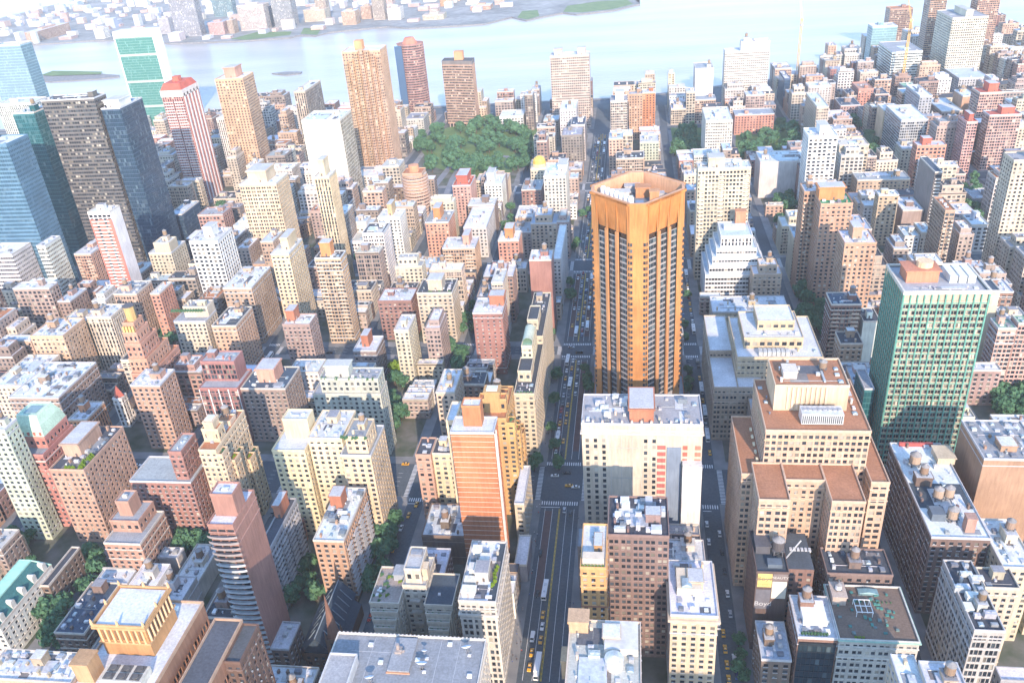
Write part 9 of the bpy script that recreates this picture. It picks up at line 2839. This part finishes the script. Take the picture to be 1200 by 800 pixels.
# ------------------------------------------------------------------ roofs with hand placed pieces
def store_roof(root, bx, H, col, roof, org, rng, seed, d):
 x0, x1, y0, y1 = bx; z = simple(root, (x0, x1, y0-40, y1), 0, H, 'pairs', (.55, .52, .46), (.27, .29, .31), org, seed)
 b = MB(); ring(b, (x0, x1, y0-40, y1), H-3, H-2.5, .6, .5)
 part('cornice', b, M['trim'], root, (.6, .56, .48), org)
 b = MB()
 for k in range(int((x1-x0)/1.6)): b.box(x0+k*1.6+.3, x0+k*1.6+1, y1-.55, y1+.15, H+.02, H+.35)
 part('balustrade', b, M['trim'], root, (.6, .55, .47), org)
 for i, (x, y, s) in enumerate(((-62.8, 216, 4.2), (-78.6, 207.4, 4.4), (-106.2, 205.2, 4.2), (-96.7, 200, 3.8), (-78.8, 213.5, 2.4))):
  o = put('dish_bowl', root, x, y, z+2.2, s, s, s, (.72, .73, .74), org, rz=i, name='satellite_dish'); o.rotation_euler = (R(-38), R(12*(i % 3-1)), 0)
  m = link('dish_mount', UN['tank_frame'], o, (.3, .31, .33), (0, 0, 0)); m.scale = (.3, .3, -.5); m.rotation_euler = (R(38), 0, 0)
  put('deck_box', root, x+1.2, y-1.6, z, 1.3, 1, .6, (.6, .6, .6), org, name='cable_box')
 b = MB(); b.box(-91.5, -83, 205, 220.5, z, z+1.1); part('raised_roof', b, M['roof'], root, (.33, .35, .37), org)
 b = MB(); b.box(-91.8, -82.7, 204.4, 204.95, z, z+.5); part('flashing', b, M['trim'], root, (.5, .27, .16), org)
 b = MB(); b.cyl(-89.3, 214.4, z+1.1, z+4.4, .7, n=8); b.box(-90.3, -87.8, 212.6, 215.6, z+1.1, z+2); b.bar((-88.5, 214, z+1.6), (-86.8, 213, z+2.2), .6, n=6); part('exhaust_fan', b, M['metal'], root, (.4, .34, .3), org)
 b = MB()
 for xx in (-100, -73.5, -66): b.box(xx-.08, xx+.08, y0-30, y1-1, z, z+.06)
 b.box(-108, -92, 213.9, 214.1, z, z+.06); part('roof_seam', b, M['trim'], root, (.4, .42, .44), org)
 z2 = simple(root, (-114, -103.5, 160, 208.6), z-.05, H+4, 'n', (.5, .5, .49), (.36, .37, .38), org, seed)
 for x, y in ((-81, 211), (-70, 219), (-101, 217), (-60, 205), (-95, 209)): put('deck_box', root, x, y, z, 1.8, 1.5, .8, jit((.62, .63, .63), rng), org, name='roof_hatch')
SPECIAL['store'] = store_roof
def brown_wings():
 org = (-170, 150, 0); root = thing('apartment_hotel', 'brown brick block with an ornate orange colonnaded roof pavilion and large window bays', 'building', org); wc = (.27, .145, .095); rng = random.Random(12); rc = ROOFC['white']
 def wing(bx, H, sd, roofc):
  w, p = MB(), MB(); facade(w, p, (bx[1], bx[2], 0), (0, 1, 0), bx[3]-bx[2], 0, H-1, 'big', base=1.5, top=7); facade(w, p, (bx[1], bx[3], 0), (-1, 0, 0), bx[1]-bx[0], 0, H-1, 'n'); facade(w, p, (bx[0], bx[3], 0), (0, -1, 0), bx[3]-bx[2], 0, H-1, 'n')
  part('wall', w, M['wall'], root, wc, org); part('window', p, M['pane'], root, None, org, True, True, sd); b = MB(); b.box(bx[0], bx[1], bx[2], bx[3], H-1.5, H-1, faces='t'); part('roof', b, M['roof'], root, roofc, org)
  b = MB(); ring(b, bx, H-1.4, H, .45, .2); part('parapet', b, M['trim'], root, (.4, .27, .19), org)
 wing((-186, -157.3, 100, 206), 89, 1, rc); wing((-152.5, -142, 100, 203), 84, 2, (.1, .11, .13)); wing((-157.2, -152.6, 100, 196), 70, 3, (.08, .09, .1))
 simple(root, (-141.9, -136, 186, 203), 0, 82, 'p', (.12, .075, .06), (.1, .11, .12), org, 4)
 z = 88; X0, X1, Y0, Y1 = -181.5, -163.6, 181.6, 198.4; oc = (.43, .23, .1)
 b = MB(); b.box(X0, X1, Y0, Y1, z, z+14.4); part('pavilion', b, M['wall'], root, oc, org)
 b = MB(); b.box(X0-1, X1+1, Y0-1, Y1+1, z+13.2, z+14.1); b.box(X0-.6, X1+.6, Y0-.6, Y1+.6, z+6.0, z+6.7); ring(b, (X0-.7, X1+.7, Y0-.7, Y1+.7), z+14.1, z+15.2, .5, .1); part('cornice', b, M['trim'], root, (.46, .27, .13), org)
 b = MB(); b.box(X0+.3, X1-.3, Y0+.3, Y1-.3, z+14.1, z+14.5, faces='t'); part('pavilion_roof', b, M['roof'], root, (.64, .65, .66), org)
 for k in range(8):
  f = (k+.5)/8; x = X0+f*(X1-X0); y = Y0+f*(Y1-Y0)
  b = MB(); b.cyl(x, Y0-.35, z+6.7, z+13.2, .38, .34, n=8); part('column', b, M['trim'], root, (.62, .4, .2), org); b = MB(); b.cyl(X1+.35, y, z+6.7, z+13.2, .38, .34, n=8); part('column', b, M['trim'], root, (.6, .42, .26), org)
  if k < 7:
   xm = X0+(k+1)/8*(X1-X0); ym = Y0+(k+1)/8*(Y1-Y0)
   b = MB(); b.box(xm-.55, xm+.55, Y0-.06, Y0-.01, z+7.4, z+12.6, faces='f'); b.box(X1+.01, X1+.06, ym-.55, ym+.55, z+7.4, z+12.6, faces='r'); part('niche', b, M['trim'], root, (.16, .09, .05), org)
 for x in (X0-.5, (X0+X1)/2, X1+.5):
  for y in (Y0-.5, (Y0+Y1)/2, Y1+.5):
   if x == (X0+X1)/2 and y == (Y0+Y1)/2: continue
   b = MB(); b.cyl(x, y, z+15.2, z+16.2, .55, .4, n=6); b.cyl(x, y, z+16.2, z+17.6, .5, .05, n=6); part('urn', b, M['trim'], root, (.5, .32, .18), org)
 b = MB(); b.box(-176, -161, 168.5, 175, z, z+3.2); part('cooling_plant', b, M['metal'], root, (.6, .58, .5), org)
 for i in range(3):
  for j in range(2):
   b = MB(); b.box(-175+i*4.8, -171.4+i*4.8, 169+j*3.1, 171.6+j*3.1, z+3.2, z+3.5, faces='fbrlt'); b.cyl(-173.2+i*4.8, 170.3+j*3.1, z+3.5, z+3.9, 1.1, n=10); part('fan', b, M['metal'], root, (.12, .12, .12), org)
 put('bulkhead', root, -182, 172.5, z, 6, 6, 9, (.42, .26, .14), org); roof_kit(root, (-160.8, -157.6, 160, 204), z, rng, org, wc, 6, big=False); roof_kit(root, (-185, -164, 200, 205), z, rng, org, wc, 4, big=False)
def deck_roof(root, bx, H, col, roof, org, rng, seed, d):
 x0, x1, y0, y1 = bx; z = simple(root, bx, 0, H, 'pairs', (.5, .48, .43), ROOFC['browndeck'], org, seed); b = MB(); ring(b, bx, H-1.2, H-.6, .7, .6); part('cornice', b, M['trim'], root, (.32, .5, .42), org)
 w, dp = x1-x0, y1-y0
 for k in range(34):
  u, v = rng.uniform(.08, .85), rng.uniform(.1, .92)
  put('deck_box', root, x0+u*w, y0+v*dp, z, rng.uniform(.7, 1.5), rng.uniform(.7, 1.5), rng.uniform(.4, .9), rng.choice([(.06, .2, .18), (.08, .24, .2), (.14, .2, .19)]), org, name='deck_furniture')
 b = MB()
 for k in range(4): b.box(x0+w*.3+k*2.1, x0+w*.3+k*2.1+.25, y0+dp*.42, y0+dp*.42+7, z+2.4, z+2.65)
 for k in range(3): b.box(x0+w*.3, x0+w*.3+6.5, y0+dp*.42+k*3.4, y0+dp*.42+k*3.4+.25, z+2.66, z+2.9)
 for i in (0, 6.2):
  for j in (0, 6.8): b.box(x0+w*.3+i, x0+w*.3+i+.2, y0+dp*.42+j, y0+dp*.42+j+.2, z, z+2.4)
 part('pergola', b, M['trim'], root, (.75, .74, .7), org)
 for k in range(14): put('shrub', root, x0+w*.1+k*w*.055, y0+dp*.7, z, .7, .7, .9, None, org); 
 for k in range(3): put('planting', root, x0+w*.22+k*1.4, y0+1.2, z, 1.3, 1.2, 1.2, None, org)
 put('bulkhead', root, x0+3.5, y1-7, z, 5.5, 8, 5, (.42, .34, .28), org); tank(root, x0+3.5, y1-7, z+5, 1.4, 2.2, rng, org, .6, (.55, .57, .6)); put('skylight', root, x0+w*.55, y1-3.5, z, 8, 3, 1.6, (.2, .32, .33), org)
SPECIAL['deck'] = deck_roof
def haze():
 b = MB(); b.box(-6600, 5600, -1300, 9100, -10, 330, faces='fbrltu'); m = bpy.data.materials.new('air'); m.use_nodes = True; nt = m.node_tree; nt.nodes.clear()
 o = nt.nodes.new('ShaderNodeOutputMaterial'); v = nt.nodes.new('ShaderNodeVolumePrincipled'); v.inputs['Density'].default_value = HAZE; v.inputs['Color'].default_value = (.93, .95, 1, 1); v.inputs['Anisotropy'].default_value = 0.0
 nt.links.new(v.outputs[0], o.inputs['Volume']); ob = struct('haze', b, m, kind='stuff')
def shade_casters():
 w, p, r = MB(), MB(), MB()   # unseen blocks added west of the frame, sized to shade the foreground
 for x0, x1, y0, y1, h in ((60, 104, 0, 55, 104), (112, 150, 10, 60, 118), (132, 180, -60, -2, 128), (196, 250, 0, 56, 96), (262, 330, 10, 60, 88), (-116, -62, 0, 40, 70), (-190, -140, 5, 60, 92), (-262, -214, 0, 58, 86), (-340, -286, 0, 60, 96), (-420, -372, 0, 60, 80)):
  tier(w, p, (x0, x1, y0, y1), 0, h, 'p', 'p', True); r.box(x0, x1, y0, y1, h-.4, h, faces='t')
 o = struct('shade_caster_blocks', w, M['wall'], (.35, .28, .22)); a = struct('shade_caster_roof', r, M['roof'], (.4, .4, .4))
 g = link('shade_caster_window', p.mesh('shade_caster_window', [M['pane']], True)); g['kind'] = 'structure'
# ------------------------------------------------------------------ run
setting()
for row in BUILDINGS: building(row)
big_tan(); long_34(); park_tower(); brown_wings()
shade_casters(); distant(); cranes(); trees(); vehicles(); people(); haze()
